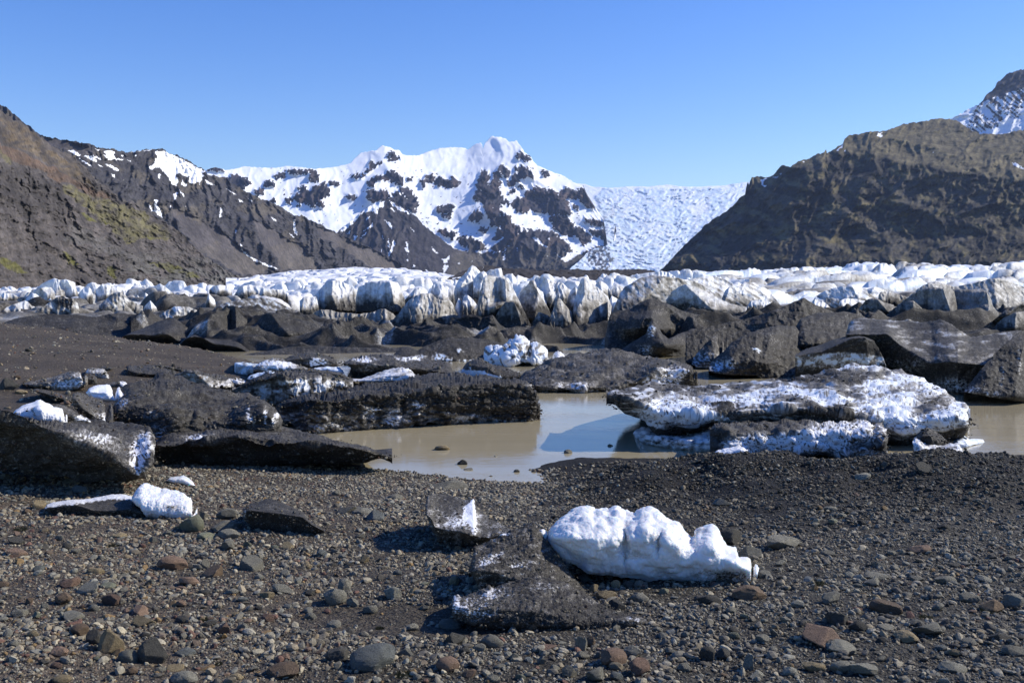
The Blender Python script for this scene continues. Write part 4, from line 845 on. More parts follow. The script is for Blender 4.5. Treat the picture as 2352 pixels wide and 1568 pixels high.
# right
serac('big dark ice arch with a bluish shaded left face', L3([(1020, 560), (1060, 440), (1110, 300), (1150, 230), (1180, 190), (1240, 160), (1320, 115), (1400, 100), (1480, 110), (1600, 120), (1720, 150), (1830, 200), (1900, 260), (1950, 330)]), 740, 74, [(L3([(1480, 110), (1400, 220), (1300, 300), (1180, 420)]), 90, 120, 44), (L3([(1250, 160), (1150, 300), (1080, 400)]), 60, 60, 20)], lambda x, y: .42 + .4 * fbm2((x - y) / 14, (x + y) / 40, 3, 85), fl=1.5)
serac('white ice cap behind the dark arch', L3([(1370, 110), (1400, 80), (1460, 66), (1520, 75), (1560, 105), (1590, 130)]), 655, 86, [], (-.1, .1))
serac('pale slope of ice falling right from a pointed crest, right of the arch', L3([(1500, 290), (1540, 230), (1600, 190), (1645, 168), (1720, 190), (1820, 235), (1900, 275), (2000, 320), (2080, 340), (2160, 355), (2180, 390)]), 728, 66, [(L3([(1645, 168), (1740, 260), (1860, 370)]), 90, 130, 30)], lambda x, y: .2 + .55 * sstep(0, 24, y - prof(L3([(1500, 290), (1640, 260), (1740, 300), (1860, 360), (2000, 400), (2200, 430)]), x) + 9 * fbm2(x / 20, y / 20, 3, 87)), fl=1.2)
serac('striped white slope between the arch and the twin-ridged one', L3([(1620, 150), (1680, 130), (1740, 120), (1860, 105), (1960, 130), (2020, 160), (2030, 230), (2060, 300)]), 705, 80, [(L3([(1700, 130), (1860, 260)]), 40, 60, 12)], lambda x, y: .12 + .5 * fbm2((x + 1.2 * y) / 50, (y - .6 * x) / 8, 3, 89), fl=1)
serac('pale ice hill with fine diagonal stripes, right of the striped slope', L3([(1935, 280), (1960, 220), (1990, 190), (2050, 195), (2120, 155), (2180, 152), (2250, 180), (2310, 220), (2360, 290), (2400, 340)]), 712, 72, [(L3([(2000, 190), (1960, 300)]), 30, 90, 18)], lambda x, y: .18 + .5 * fbm2((x + .9 * y) / 60, (y - .6 * x) / 7, 3, 91), fl=1)
serac('low white wedge under the striped hill', L3([(2130, 350), (2160, 300), (2230, 290), (2310, 310), (2350, 350), (2360, 380)]), 722, 64, [], (-.05, .2))
serac('ridged pale hill at the right with a black cleft', L4([(690, 310), (720, 260), (790, 225), (880, 195), (960, 180), (1010, 178), (1060, 190), (1120, 210), (1180, 190), (1230, 200), (1290, 230), (1350, 270)]), 712, 76, [(L4([(1000, 180), (1060, 290)]), 90, 30, 18), (L4([(1180, 190), (1120, 290)]), 30, 60, 14)], lambda x, y: .12 + .5 * fbm2((x + .9 * y) / 60, (y - .6 * x) / 7, 3, 93), fl=1)
serac('short white tongue curling down beside the dark pointed mound', L4([(690, 320), (700, 290), (740, 285), (800, 320), (850, 370), (860, 395)]), 720, 60, [], (-.1, .1))
serac('cube-like white block left of the blue-black dome', L4([(900, 320), (910, 300), (950, 280), (1030, 285), (1110, 300), (1130, 340)]), 720, 60, [(L4([(905, 300), (930, 380)]), 6, 60, 8)], (-.05, .35))
serac('grey-brown hump above the cube-like white block', L4([(1210, 260), (1225, 235), (1290, 225), (1350, 240), (1420, 265), (1450, 300)]), 700, 64, [(L4([(1220, 240), (1240, 300)]), 8, 60, 10)], (.35, .45))
serac('blue-black smooth dome standing above the debris slope', L4([(1020, 420), (1060, 360), (1110, 295), (1160, 278), (1210, 282), (1260, 310), (1330, 330), (1360, 400), (1380, 460)]), 745, 54, [(L4([(1200, 280), (1300, 400)]), 120, 40, 50)], (.55, .6), blue=lambda x, y: .8 + 0 * x, fl=1)
serac('dark pyramid with one lit grey flank, above the debris slope', L4([(1240, 440), (1330, 360), (1420, 310), (1480, 298), (1520, 330), (1580, 380), (1660, 440), (1690, 470)]), 748, 50, [(L4([(1483, 298), (1482, 470)]), 90, 90, 52)], (.6, .6), fl=1)
serac('wide smooth dark ridge with a rounded bright nose, far right', L4([(1360, 330), (1440, 270), (1530, 215), (1640, 195), (1720, 200), (1780, 205), (1810, 240), (1830, 330), (1850, 480), (1860, 560)]), 765, 52, [(L4([(1720, 200), (1770, 330), (1800, 480)]), 110, 24, 60)], (.5, .6), fl=1)
serac('dark hollow-fronted ridge with a glowing right edge, far right', L4([(1760, 500), (1770, 300), (1790, 210), (1860, 210), (1950, 205), (2010, 195), (2060, 220), (2090, 270), (2110, 340), (2150, 400), (2160, 470)]), 780, 53, [(L4([(2060, 215), (2080, 330), (2060, 440)]), 130, 40, 66)], lambda x, y: .55 + .2 * fbm2(x / 20, y / 20, 3, 95), fl=1)
serac('large grey dome of ice at the right edge of the glacier front', L4([(1400, 300), (1560, 180), (1620, 160), (1720, 170), (1800, 190), (1950, 165), (2070, 130), (2150, 120), (2260, 150), (2352, 190), (2500, 260), (2600, 400)]), 740, 62, [(L4([(2130, 120), (2120, 240), (2150, 380)]), 100, 150, 30), (L4([(1620, 160), (1660, 220)]), 60, 60, 10)], lambda x, y: .38 + .2 * fbm2((x + y) / 60, (y - x) / 10, 3, 97), fl=1.5)
serac('black shoulder of ice running off the right edge, lower of the two', L4([(2080, 480), (2150, 420), (2220, 360), (2300, 340), (2360, 310), (2500, 270), (2600, 300)]), 770, 44, [(L4([(2352, 310), (2200, 420)]), 90, 80, 40)], (.65, .7), fl=1)
serac('round grey boulder of dirty ice at the right edge, under the black shoulder', L4([(2090, 540), (2140, 480), (2200, 430), (2280, 390), (2360, 380), (2460, 400), (2560, 480)]), 775, 40, [(L4([(2290, 390), (2280, 520)]), 60, 90, 34)], (.5, .55), fl=1)

# narrow fins filling the front between the large seracs
_r = np.random.RandomState(5)
for i in range(30):
    cx_ = _r.uniform(860, 1460) if i < 22 else _r.uniform(-20, 600); wd_ = _r.uniform(11, 24); D_ = _r.uniform(79, 95) if cx_ > 700 else _r.uniform(88, 108)
    yt = prof([(-50, 668), (200, 664), (600, 668), (860, 668), (1000, 662), (1200, 650), (1460, 655)], cx_) + _r.uniform(0, 26); yb_ = min(yt + _r.uniform(60, 110), 770) if cx_ > 700 else yt + 40; k = _r.uniform(-.4, .3)
    serac('narrow pale ice fin among the larger seracs of the front' if i < 22 else 'small white ice tooth in the left part of the glacier', [(cx_ - wd_, yt + 34), (cx_ - wd_ * .55, yt + 12), (cx_ + wd_ * k, yt), (cx_ + wd_ * .6, yt + 15), (cx_ + wd_, yt + 38)], yb_, D_, [([(cx_ + wd_ * k, yt), (cx_ + wd_ * (k + .2), yb_)], wd_, wd_, wd_ * .8)], (.02, .45), group='narrow ice fins in the glacier front' if i < 22 else 'small ice teeth on the left of the glacier')
serac('low band of mixed black and pale ice under the two big white blocks', L2([(470, 440), (500, 385), (560, 368), (640, 372), (700, 388), (760, 395), (830, 402), (900, 398), (960, 392), (1010, 368), (1060, 366), (1120, 400), (1160, 440)]), 768, 80, [(L2([(560, 368), (600, 500)]), 40, 60, 14), (L2([(1050, 366), (1060, 520)]), 40, 60, 16), (L2([(800, 395), (810, 500)]), 40, 60, 12)], (.45, .7), fl=5)
# black hummocky toe of the glacier, under and between the mounds
def z_toe(x, y, X):
    Ds = np.interp(X, [300, 560, 700, 1000, 1350, 1500, 1720, 1800, 2600], [51, 45, 45, 45, 45.5, 41, 40, 33, 30]); t = sstep(Ds, Ds + 13, y)
    zt = np.interp(X, [300, 560, 900, 1300, 1600, 2000, 2600], [.5, .85, -.1, -.25, .75, .95, 1.2])
    return lerp(-.8, zt, t) + (1.15 * ridg2(x / 9 + .3 * fbm2(x / 5, y / 5, 2, 861), y / 5.5, 4, 863, gain=.42) - .55 + .35 * fbm2(x / 3, y / 3, 4, 865)) * sstep(Ds - 1, Ds + 6, y) * (1 - .4 * sstep(62, 70, y)), None
t_ = glac('glacier_toe', 300, 2620, 30, 72, z_toe, lambda x, y, z, e: .98 - .45 * sstep(.35, .6, fbm2(x / 5, y / 4, 4, 867)) + .1 * fbm2(x / 2, y / 2, 3, 869), lambda x, y, e: .4 + 0 * x, nx=1000, ny=380, mat=M_MOUND)
# ---------------------------------------------------------------- debris-covered ice between the shore and the front
G_MND = 'debris-covered ice mounds before the glacier'
def mound(label, top, bot, D, ridge=(), dirt=.95, group=G_MND, name='dirty_ice_mound', cat='ice mound', **kw):
    d = dirt if callable(dirt) else (lambda x, y, a=dirt: a + .12 * fbm2(x / 30, y / 10, 3, 5))
    kw['rec'] = kw['rec'] * .5 if kw.get('rec') else None; kw.setdefault('rough_', .024); kw.setdefault('endr', 3); kw.setdefault('mat', M_MOUND); kw.setdefault('fl', 1.4); kw.setdefault('fs', (16, 16)); kw.setdefault('brow', [(p[0], p[1] * .12 + .88 * prof(bot, p[0])) for p in top] if isinstance(bot, list) else None)
    if kw['brow'] is None: kw.pop('brow')
    kw.setdefault('q', 1.1)
    return serac(label, top, bot, D, ridge, d, lambda x, y: .5 + 0 * x, cat, name, group, **kw)
mound('long low black ridge at the far left, below the pale ice', L1([(-260, 560), (-60, 500), (0, 482), (120, 440), (250, 416), (400, 404), (600, 412), (750, 426), (850, 402), (950, 398), (1100, 408), (1200, 438), (1260, 480), (1300, 560)]), L1([(-260, 560), (0, 520), (300, 545), (600, 590), (1000, 655), (1300, 680)]), 60, [(L1([(560, 500), (700, 620)]), 60, 60, 14), (L1([(860, 400), (920, 440)]), 20, 30, 10)], rec=9)
mound('dark domed mound with a black undercut, left of the tall black-faced one', L1([(960, 580), (1040, 540), (1120, 515), (1180, 490), (1240, 462), (1360, 438), (1400, 455), (1450, 495), (1530, 560), (1560, 620)]), L1([(960, 640), (1200, 668), (1400, 660), (1560, 650)]), 57, [(L1([(1365, 438), (1390, 560)]), 90, 60, 20)], brow=L1([(960, 560), (1100, 565), (1200, 575), (1290, 553), (1350, 575), (1390, 620), (1560, 640)]), cut=1.2, rec=7)
mound('broad grey dirt-covered swell behind the tall black-faced mound', L1([(1500, 580), (1560, 500), (1620, 430), (1700, 340), (1780, 310), (1900, 286), (2050, 278), (2140, 290), (2220, 330), (2352, 400), (2480, 470), (2600, 520)]), 772, 64, [(L1([(1800, 305), (1760, 400)]), 60, 120, 14)], lambda x, y: .62 + .4 * fbm2((x + y) / 26, (y - x) / 12, 3, 101) , rec=9)
mound('tall dark mound with a smooth black left face and a sharp edge', L1([(1680, 490), (1700, 440), (1730, 370), (1775, 338), (1825, 334), (1850, 350), (1880, 400), (1930, 440), (1960, 468), (2050, 505), (2150, 560), (2250, 620), (2300, 680)]), 790, 58, [(L1([(1845, 336), (1852, 440), (1850, 550)]), 60, 130, 70)], rec=5)
mound('front black mound with a deep undercut, above the brown gravel', L1([(1385, 655), (1450, 600), (1520, 562), (1600, 592), (1660, 575), (1720, 555), (1800, 540), (1900, 545), (1980, 570), (2060, 605), (2200, 680), (2290, 745), (2330, 780)]), L1([(1385, 670), (1500, 690), (1700, 730), (1900, 755), (2020, 780), (2330, 800)]), 52, [(L1([(1810, 540), (1900, 640), (2000, 740)]), 90, 130, 20)], brow=L1([(1385, 660), (1460, 590), (1520, 578), (1600, 592), (1680, 640), (1780, 648), (1870, 662), (1920, 690), (1960, 720), (2010, 765), (2330, 790)]), cut=2.2, rec=8)
mound('dark mound with a triangular black hollow on its left, mid left', L2([(40, 480), (62, 450), (110, 402), (160, 392), (240, 402), (330, 440), (420, 470), (520, 500), (620, 545), (760, 600), (900, 660), (960, 700)]), 806, 54, [(L2([(160, 392), (210, 460), (300, 560)]), 70, 150, 40)], rec=7)
mound('smooth brown-black mound right of the triangular-hollowed one', L2([(560, 600), (640, 570), (760, 505), (860, 480), (935, 470), (1000, 520), (1065, 515), (1120, 545), (1200, 568), (1290, 575), (1330, 620)]), 800, 58, [(L2([(935, 470), (1060, 600), (1230, 680)]), 90, 110, 26)], rec=8)
mound('small rough black lump on the skyline between two mounds', L2([(575, 480), (590, 450), (640, 440), (680, 455), (740, 490), (760, 520)]), 765, 62, [], rec=3)
mound('low black apron in front of the mid-left mounds', L2([(-40, 720), (150, 690), (320, 660), (500, 648), (700, 660), (900, 665), (1100, 670), (1240, 655), (1300, 680), (1350, 720)]), L2([(-40, 780), (500, 790), (1350, 760)]), 47, [], rec=5, n=4)
mound('jagged black toe of the glacier with shadowed spikes', L2([(1215, 680), (1290, 590), (1330, 500), (1380, 430), (1430, 455), (1500, 490), (1540, 500), (1570, 430), (1650, 430), (1740, 402), (1820, 430), (1900, 410), (1960, 480), (2010, 520), (2100, 500), (2200, 500), (2300, 540), (2360, 600)]), 805, 66, [(L2([(1380, 430), (1400, 560)]), 120, 30, 40), (L2([(1900, 410), (1960, 560)]), 120, 30, 40)], dirt=1.1, rec=4, fl=5)  # dirt raised past full paints the cast shadow black over these spikes
mound('ridged black band at the foot of the grey seracs', L3([(-60, 600), (60, 560), (150, 540), (230, 520), (300, 510), (400, 510), (460, 500), (560, 520), (640, 560), (700, 600), (760, 640), (800, 700)]), 812, 61, [(L3([(235, 520), (300, 640)]), 80, 90, 30), (L3([(600, 530), (560, 640)]), 50, 40, 24)], rec=4, fl=4)
mound('wavy black bank with pale ice showing at the water, in the centre', L2([(1130, 715), (1180, 675), (1260, 672), (1310, 690), (1380, 650), (1450, 620), (1560, 588), (1660, 595), (1740, 585), (1850, 600), (1950, 625), (2060, 655), (2160, 640), (2260, 700)]), L2([(1130, 740), (1500, 785), (1700, 795), (2260, 790)]), 43.5, [(L2([(1560, 590), (1640, 700)]), 60, 90, 14)], lambda x, y: .95 - ell(x, y, L2([(1480, 740, 16, 8, .9), (1340, 735, 14, 6, .5), (1720, 780, 34, 5, .9), (1640, 690, 10, 4, .6), (1560, 770, 10, 6, .8)]), 3), rec=5)
# right-hand dark masses
mound('big black debris ridge with dune-like shadows, right of centre', L3([(1015, 600), (1040, 480), (1060, 410), (1120, 376), (1220, 374), (1290, 318), (1380, 288), (1440, 300), (1520, 330), (1620, 370), (1740, 405), (1860, 425), (1980, 440), (2100, 450), (2200, 470)]), L3([(1015, 690), (1300, 740), (2200, 790)]), 50, [(L3([(1380, 288), (1330, 420), (1280, 520)]), 60, 60, 26), (L3([(1500, 340), (1700, 500)]), 90, 120, 30), (L3([(1385, 430), (1440, 520)]), 110, 40, 40)], rec=7, n=3)
mound('black hollow-sided mound with a blue ice window, right of centre', L3([(1120, 700), (1240, 620), (1340, 560), (1385, 440), (1430, 480), (1470, 560), (1520, 600), (1600, 560), (1700, 520), (1800, 500), (1900, 500), (1960, 540), (1980, 640)]), L3([(1120, 700), (1300, 745), (1400, 750), (1980, 800)]), 46, [(L3([(1390, 440), (1430, 540), (1480, 640)]), 110, 60, 46), (L3([(1560, 590), (1500, 680)]), 50, 60, 20)], lambda x, y: .98 - ell(x, y, L3([(1385, 530, 9, 16, .7), (1340, 690, 18, 12, .5)]), 5), rec=6, n=3)
mound('grey-black mound with a round pit beside the water, right of centre', L3([(1700, 790), (1712, 745), (1760, 690), (1800, 640), (1850, 590), (1900, 555), (1940, 545), (1975, 580), (1980, 660), (1960, 740), (1930, 790)]), L3([(1700, 795), (1740, 825), (1860, 830), (1930, 835)]), 39.5, [(L3([(1850, 590), (1880, 760)]), 60, 50, 18)], lambda x, y: .8 - .3 * sstep(805, 815, y) * (fbm2(x / 9, y / 5, 3, 9) > 0) + ell(x, y, L3([(1850, 650, 12, 8, .4)]), 5), rec=3)
mound('rough black debris hill with a low peak, above the right-hand water', L4([(-300, 560), (-160, 500), (0, 478), (150, 450), (280, 420), (380, 385), (500, 330), (560, 300), (625, 272), (680, 310), (760, 355), (850, 390), (940, 450)]), L4([(-300, 800), (0, 860), (300, 900), (940, 900)]), 42, [(L4([(625, 275), (560, 420), (400, 600)]), 90, 150, 34), (L4([(380, 390), (330, 480)]), 50, 40, 16)], rec=8, n=4)
mound('black lumpy spur dropping to the water with ice at its foot', L4([(-120, 800), (-60, 740), (0, 700), (60, 630), (160, 560), (300, 520), (420, 500), (560, 500), (600, 560), (700, 620), (760, 700)]), L4([(-120, 850), (-60, 870), (100, 880), (250, 890), (300, 930), (760, 940)]), 35.5, [(L4([(160, 560), (60, 760)]), 60, 120, 26), (L4([(380, 520), (300, 800)]), 60, 80, 20)], lambda x, y: .95 - ell(x, y, L4([(20, 800, 26, 14, .55), (-60, 830, 14, 12, .5), (250, 688, 14, 5, .7)]), 7), rec=6, n=4)
mound('rounded debris hump above the dark-hatted ice cliff', L4([(555, 620), (565, 500), (600, 440), (680, 410), (780, 392), (950, 388), (1040, 405), (1090, 440), (1100, 520)]), 800, 38, [(L4([(600, 440), (640, 600)]), 40, 120, 18)], rec=6, n=4)
mound('speckled black slope with pale flecks, widest on the right', L4([(955, 560), (985, 480), (1020, 445), (1100, 434), (1250, 448), (1400, 460), (1560, 468), (1700, 448), (1760, 480), (1840, 530), (1930, 578), (2100, 560), (2300, 528), (2420, 540), (2560, 600)]), L4([(955, 800), (1300, 880), (1700, 1015), (2560, 1100)]), [(2000, 34), (2090, 33), (2200, 30.3), (2420, 29.5)], [(L4([(1250, 560), (1450, 700), (1600, 790)]), 130, 160, 10), (L4([(1850, 640), (1700, 760)]), 60, 80, 14)],
      lambda x, y: .93 - .38 * sstep(-.1, .5, fbm2(x / 60, y / 14, 3, 105)) * sstep(0, 14, prof(L4([(955, 560), (1280, 560), (1400, 660), (1550, 740), (1620, 790), (1900, 800), (2560, 820)]), x) - y) - ell(x, y, L4([(1450, 800, 50, 20, .35), (1780, 960, 50, 18, .45), (1950, 1000, 30, 12, .4)]), 9),
      brow=L4([(955, 560), (1050, 555), (1280, 560), (1340, 610), (1400, 665), (1480, 715), (1620, 790), (1760, 780), (1900, 790), (2100, 810), (2560, 850)]), cut=.8, rec=8, n=3)
mound('black-hatted ice cliff with a blue-grey band, by the right-hand water', L4([(560, 720), (640, 680), (760, 640), (860, 600), (950, 580), (1040, 558), (1110, 572), (1170, 598), (1195, 640), (1225, 700), (1250, 745), (1270, 800)]), L4([(560, 930), (900, 960), (1270, 980)]), 31.5, [(L4([(1110, 572), (1130, 800)]), 140, 40, 20)], lambda x, y: 1.0 - .62 * sstep(0, 8, y - prof(L4([(560, 720), (900, 690), (1100, 700), (1270, 720)]), x)) * sstep(60, 30, y - 800) * (.6 + .8 * sstep(-.3, .4, fbm2(x / 16, y / 14, 3, 107))), brow=L4([(560, 730), (760, 700), (900, 640), (1000, 600), (1100, 590), (1180, 615), (1270, 810)]), cut=.5, rec=4)
mound('steep black ice wall rising off the right edge of the picture', L4([(1880, 1010), (1960, 900), (2040, 800), (2120, 710), (2200, 640), (2280, 580), (2352, 530), (2450, 520), (2600, 560)]), L4([(1880, 1015), (2000, 1030), (2200, 1075), (2352, 1090), (2600, 1110)]), 28.2, [(L4([(2352, 640), (2300, 900), (2280, 1050)]), 150, 60, 30), (L4([(2020, 840), (1960, 1000)]), 40, 40, 14)], lambda x, y: .95 - ell(x, y, L4([(1950, 1000, 18, 12, .5), (2100, 1040, 24, 8, .4), (2320, 780, 6, 40, .35), (2180, 880, 6, 30, .3)]), 11), rec=4)

# ---------------------------------------------------------------- stranded and floating bergs
def bergt(name, label, cat, group=None, **kw):
    o = berg(name, **kw); return tag(o, label, cat, group)
def dn_rough(a, s, seed=0, v=0., vs=1.):
    def f(A, X, Y):
        r = fbm3(A / s, 5, seed, .55) * a
        if v:
            f1, f2 = vor3(A / vs + .2 * fbm3(A / vs, 2, seed + 9)[..., None], seed + 3); r = r + v * (1 - f1 * 1.25)
        return r
    return f
def strat(a, f, sd=0): return lambda x, y: a * fbm2(x / 90, y / f, 3, sd) + a * .8 * ridg2(x / 26, y / 22, 4, sd + 3)
G_BERG = 'stranded dirty icebergs in the shallow lake'
Bp = bergt
# 10 round mound in the lake
Bp('dirty_iceberg', 'wide black mound berg with a white notch at its right end, mid lake', 'iceberg', G_BERG,
   top=L3([(335, 915), (350, 880), (400, 850), (480, 820), (600, 770), (750, 722), (900, 692), (1060, 670), (1150, 690), (1290, 738), (1450, 755), (1600, 770), (1690, 808), (1735, 842), (1742, 900), (1725, 955)]),
   bot=L3([(335, 920), (400, 965), (470, 1012), (800, 1017), (1080, 1006), (1300, 988), (1500, 974), (1725, 970)]), brow=L3([(335, 915), (480, 970), (800, 990), (1150, 975), (1330, 905), (1450, 850), (1650, 842), (1735, 860)]), rec=9, cut=.25, q=1.7,
   rel=lambda x, y: ridg2(x / 22, y / 8, 4, 131) * 2.5 + fbm2(x / 30, y / 14, 4, 133) * 6,
   dirt=lambda x, y: .9 - .18 * sstep(0, .4, fbm2(x / 30, y / 7, 3, 135)) - ell(x, y, L3([(1385, 935, 17, 11, 1.1), (1540, 890, 34, 20, .85), (1600, 850, 24, 8, .6), (780, 965, 44, 12, .45), (1120, 1000, 30, 4, .7), (560, 1015, 30, 3, .9), (860, 1013, 40, 3, .9)]), 13, 4) + ell(x, y, L3([(1690, 900, 14, 26, .7)]), 14), seed=131, endr=20)
Bp('dirty_iceberg', 'pointed black berg with a pale blue ice face, before the white rubble', 'iceberg', G_BERG,
   top=L2([(1655, 850), (1690, 805), (1740, 770), (1800, 750), (1860, 785), (1940, 810), (2030, 835), (2100, 860), (2140, 890)]), bot=L2([(1655, 885), (1760, 898), (1950, 912), (2140, 915)]), brow=L2([(1655, 845), (1750, 815), (1850, 830), (1950, 880), (2100, 895), (2140, 905)]), rec=3, z0=0,
   rel=ridges([(L2([(1800, 752), (1850, 900)]), 60, 90, 14)], 2, seed=141), dirt=lambda x, y: .95 - 1.0 * sstep(0, 5, y - prof(L2([(1655, 830), (1750, 825), (1850, 850), (1900, 880), (1960, 870), (2000, 920), (2140, 930)]), x) + 6 * fbm2(x / 9, y / 9, 3, 143)), blue=lambda x, y: .8 + 0 * x, seed=141)
Bp('ice_rubble', 'heap of crumbly white ice with a leaning cap, at the far water edge', 'iceberg', None,
   top=L2([(1830, 775), (1850, 735), (1880, 705), (1950, 685), (1990, 690), (2040, 650), (2075, 640), (2100, 612), (2130, 606), (2152, 625), (2150, 655), (2185, 668), (2215, 640), (2255, 632), (2285, 665), (2305, 720), (2318, 790)]), bot=L2([(1830, 780), (1900, 803), (2318, 799)]), rec=3, endr=8, jag=2.6, jw=5, pitch=1.2,
   rel=ridges([(L2([(2130, 606), (2120, 780)]), 60, 50, 22), (L2([(2255, 634), (2250, 780)]), 40, 40, 16), (L2([(1960, 680), (1990, 790)]), 60, 50, 14)], 5, seed=151), dn=dn_rough(.35, .9, 151, .3, .6), dirt=lambda x, y: .12 + .5 * sstep(.1, .5, fbm2(x / 10, y / 9, 3, 153)) + ell(x, y, L2([(2180, 690, 10, 14, .7), (2020, 690, 12, 6, .5)]), 3), blue=lambda x, y: .3 + 0 * x, seed=151)
Bp('ice_rubble', 'small cream-white ice stub at the foot of the black band', 'iceberg', None, top=L3([(600, 770), (620, 720), (650, 690), (690, 720), (720, 770)]), bot=L3([(600, 800), (720, 800)]), Db=41, rec=2, dirt=lambda x, y: .3 + .4 * fbm2(x / 8, y / 10, 3, 155), seed=155, rel=ridges([(L3([(650, 690), (650, 780)]), 30, 20, 14)], 3))
# 6
Bp('dirty_iceberg', 'black flat berg with white streaks on top and a dark hollow face', 'iceberg', G_BERG,
   top=L2([(735, 785), (770, 765), (850, 738), (960, 720), (1080, 728), (1200, 732), (1300, 742), (1440, 768), (1500, 765), (1560, 790), (1590, 850), (1605, 885)]), bot=L2([(735, 790), (830, 850), (890, 906), (960, 906), (1280, 895), (1605, 890)]), brow=L2([(735, 787), (800, 800), (900, 800), (1080, 812), (1300, 840), (1440, 850), (1605, 880)]), Db=35.5, rec=7, cut=1.0,
   rel=strat(4, 6, 161), dirt=lambda x, y: .92 - ell(x, y, L2([(880, 765, 34, 6, .9), (1250, 755, 34, 5, .9), (950, 820, 44, 8, .3)]), 17, 4), seed=161)
Bp('snowy_ice', 'low grey-white ice hump lying behind the long black berg', 'iceberg', None, top=L2([(800, 930), (900, 905), (1000, 868), (1100, 838), (1190, 822), (1240, 832), (1295, 880), (1310, 920)]), bot=L2([(800, 932), (1310, 940)]), Db=29, rec=4, rel=strat(3, 6, 165), dirt=lambda x, y: .38 + .3 * fbm2(x / 20, y / 6, 3, 167), seed=165)
Bp('dirty_iceberg', 'dark berg with a shaded blue left face and white speckled front', 'iceberg', G_BERG,
   top=L2([(-140, 1000), (-60, 960), (0, 930), (100, 880), (210, 850), (320, 848), (460, 842), (600, 852), (740, 888), (800, 918), (810, 965)]), bot=L2([(-140, 1010), (0, 1060), (200, 1120), (340, 1120), (810, 1000)]), Db=27, rec=6, cut=.2, brow=L2([(-140, 1005), (0, 935), (210, 890), (400, 910), (600, 905), (760, 930), (810, 975)]),
   rel=ridges([(L2([(215, 850), (300, 950), (350, 1080)]), 80, 160, 62)], 3, seed=171, n=2), dirt=lambda x, y: .93 - sstep(-6, 6, y - prof(L2([(-140, 1010), (0, 980), (210, 920), (420, 905), (560, 915), (810, 940)]), x)) * (.5 + .25 * (x > L2([(345, 0)])[0][0])) * sstep(-.5, .2, fbm2(x / 22, y / 16, 3, 173)), blue=lambda x, y: sstep(L2([(360, 0)])[0][0], L2([(300, 0)])[0][0], x), seed=171)  # left face set bluer and darker: its shade painted into the colour
Bp('ice_slab', 'thin black slab resting on top of the blue-faced berg', 'ice slab', None, top=L2([(455, 850), (480, 838), (600, 848), (700, 866), (745, 890)]), bot=L2([(455, 862), (600, 876), (745, 898)]), Db=28.5, rec=1.5, rel=strat(1, 6, 175), seed=175)
# 10-series white bits behind
Bp('ice_slab', 'blue-white upright ice slab left of the black streaked pieces', 'ice slab', None, top=L1([(1838, 800), (1842, 786), (1900, 780), (1980, 792), (2045, 800), (2055, 840)]), bot=L1([(1838, 850), (1856, 888), (1980, 872), (2055, 850)]), Db=37, rec=2.5, dirt=lambda x, y: .35 + .3 * fbm2(x / 8, y / 20, 3, 177), blue=lambda x, y: .9 + 0 * x, rel=ridges([(L1([(1990, 785), (1985, 880)]), 60, 20, 40)], 2), seed=177, brow=L1([(1838, 796), (1900, 800), (2055, 830)]))
Bp('ice_slab', 'white-streaked dark ice plate with a peaked top, left of centre', 'ice slab', None, top=L2([(30, 840), (60, 800), (100, 772), (180, 747), (240, 752), (330, 788), (420, 815), (478, 840), (490, 856)]), bot=L2([(30, 850), (120, 850), (250, 862), (490, 866)]), Db=34, rec=4, rel=strat(3, 5, 179), dirt=lambda x, y: .62 + .3 * fbm2(x / 20, y / 4, 3, 181) - ell(x, y, L2([(200, 800, 40, 8, .8), (260, 825, 30, 4, .5)]), 5, 3), seed=179)
Bp('ice_slab', 'dark berg with a vertically streaked white face, left of centre', 'ice slab', None, top=L2([(240, 770), (330, 730), (430, 712), (540, 715), (620, 735), (672, 765), (690, 800)]), bot=L2([(240, 800), (450, 812), (600, 806), (690, 812)]), Db=36.5, rec=6, brow=L2([(240, 775), (400, 760), (470, 752), (560, 752), (640, 770), (690, 805)]), rel=strat(2, 5, 183), dirt=lambda x, y: .95 - ell(x, y, L2([(530, 785, 24, 10, 1.1)]), 7, 3), seed=183)
Bp('ice_slab', 'little bluish-white ice ledge at the narrow inlet, left of centre', 'ice slab', None, top=L2([(450, 850), (500, 825), (600, 808), (690, 815), (728, 845), (738, 868)]), bot=L2([(450, 858), (600, 860), (738, 872)]), Db=34.8, rec=2.5, rel=strat(3, 5, 185), dirt=lambda x, y: .2 + .5 * fbm2(x / 10, y / 4, 3, 187), blue=lambda x, y: .5 + 0 * x, seed=185)
Bp('ice_slab', 'ragged blue and white ice scrap below the streaked plate', 'ice slab', None, top=L2([(-20, 905), (0, 885), (60, 868), (150, 848), (205, 855), (215, 872)]), bot=L2([(-20, 916), (60, 916), (150, 885), (215, 878)]), Db=31, rec=1.8, rel=strat(4, 5, 189), dirt=lambda x, y: .15 + .5 * fbm2(x / 8, y / 5, 3, 191), blue=lambda x, y: .6 + 0 * x, seed=189)
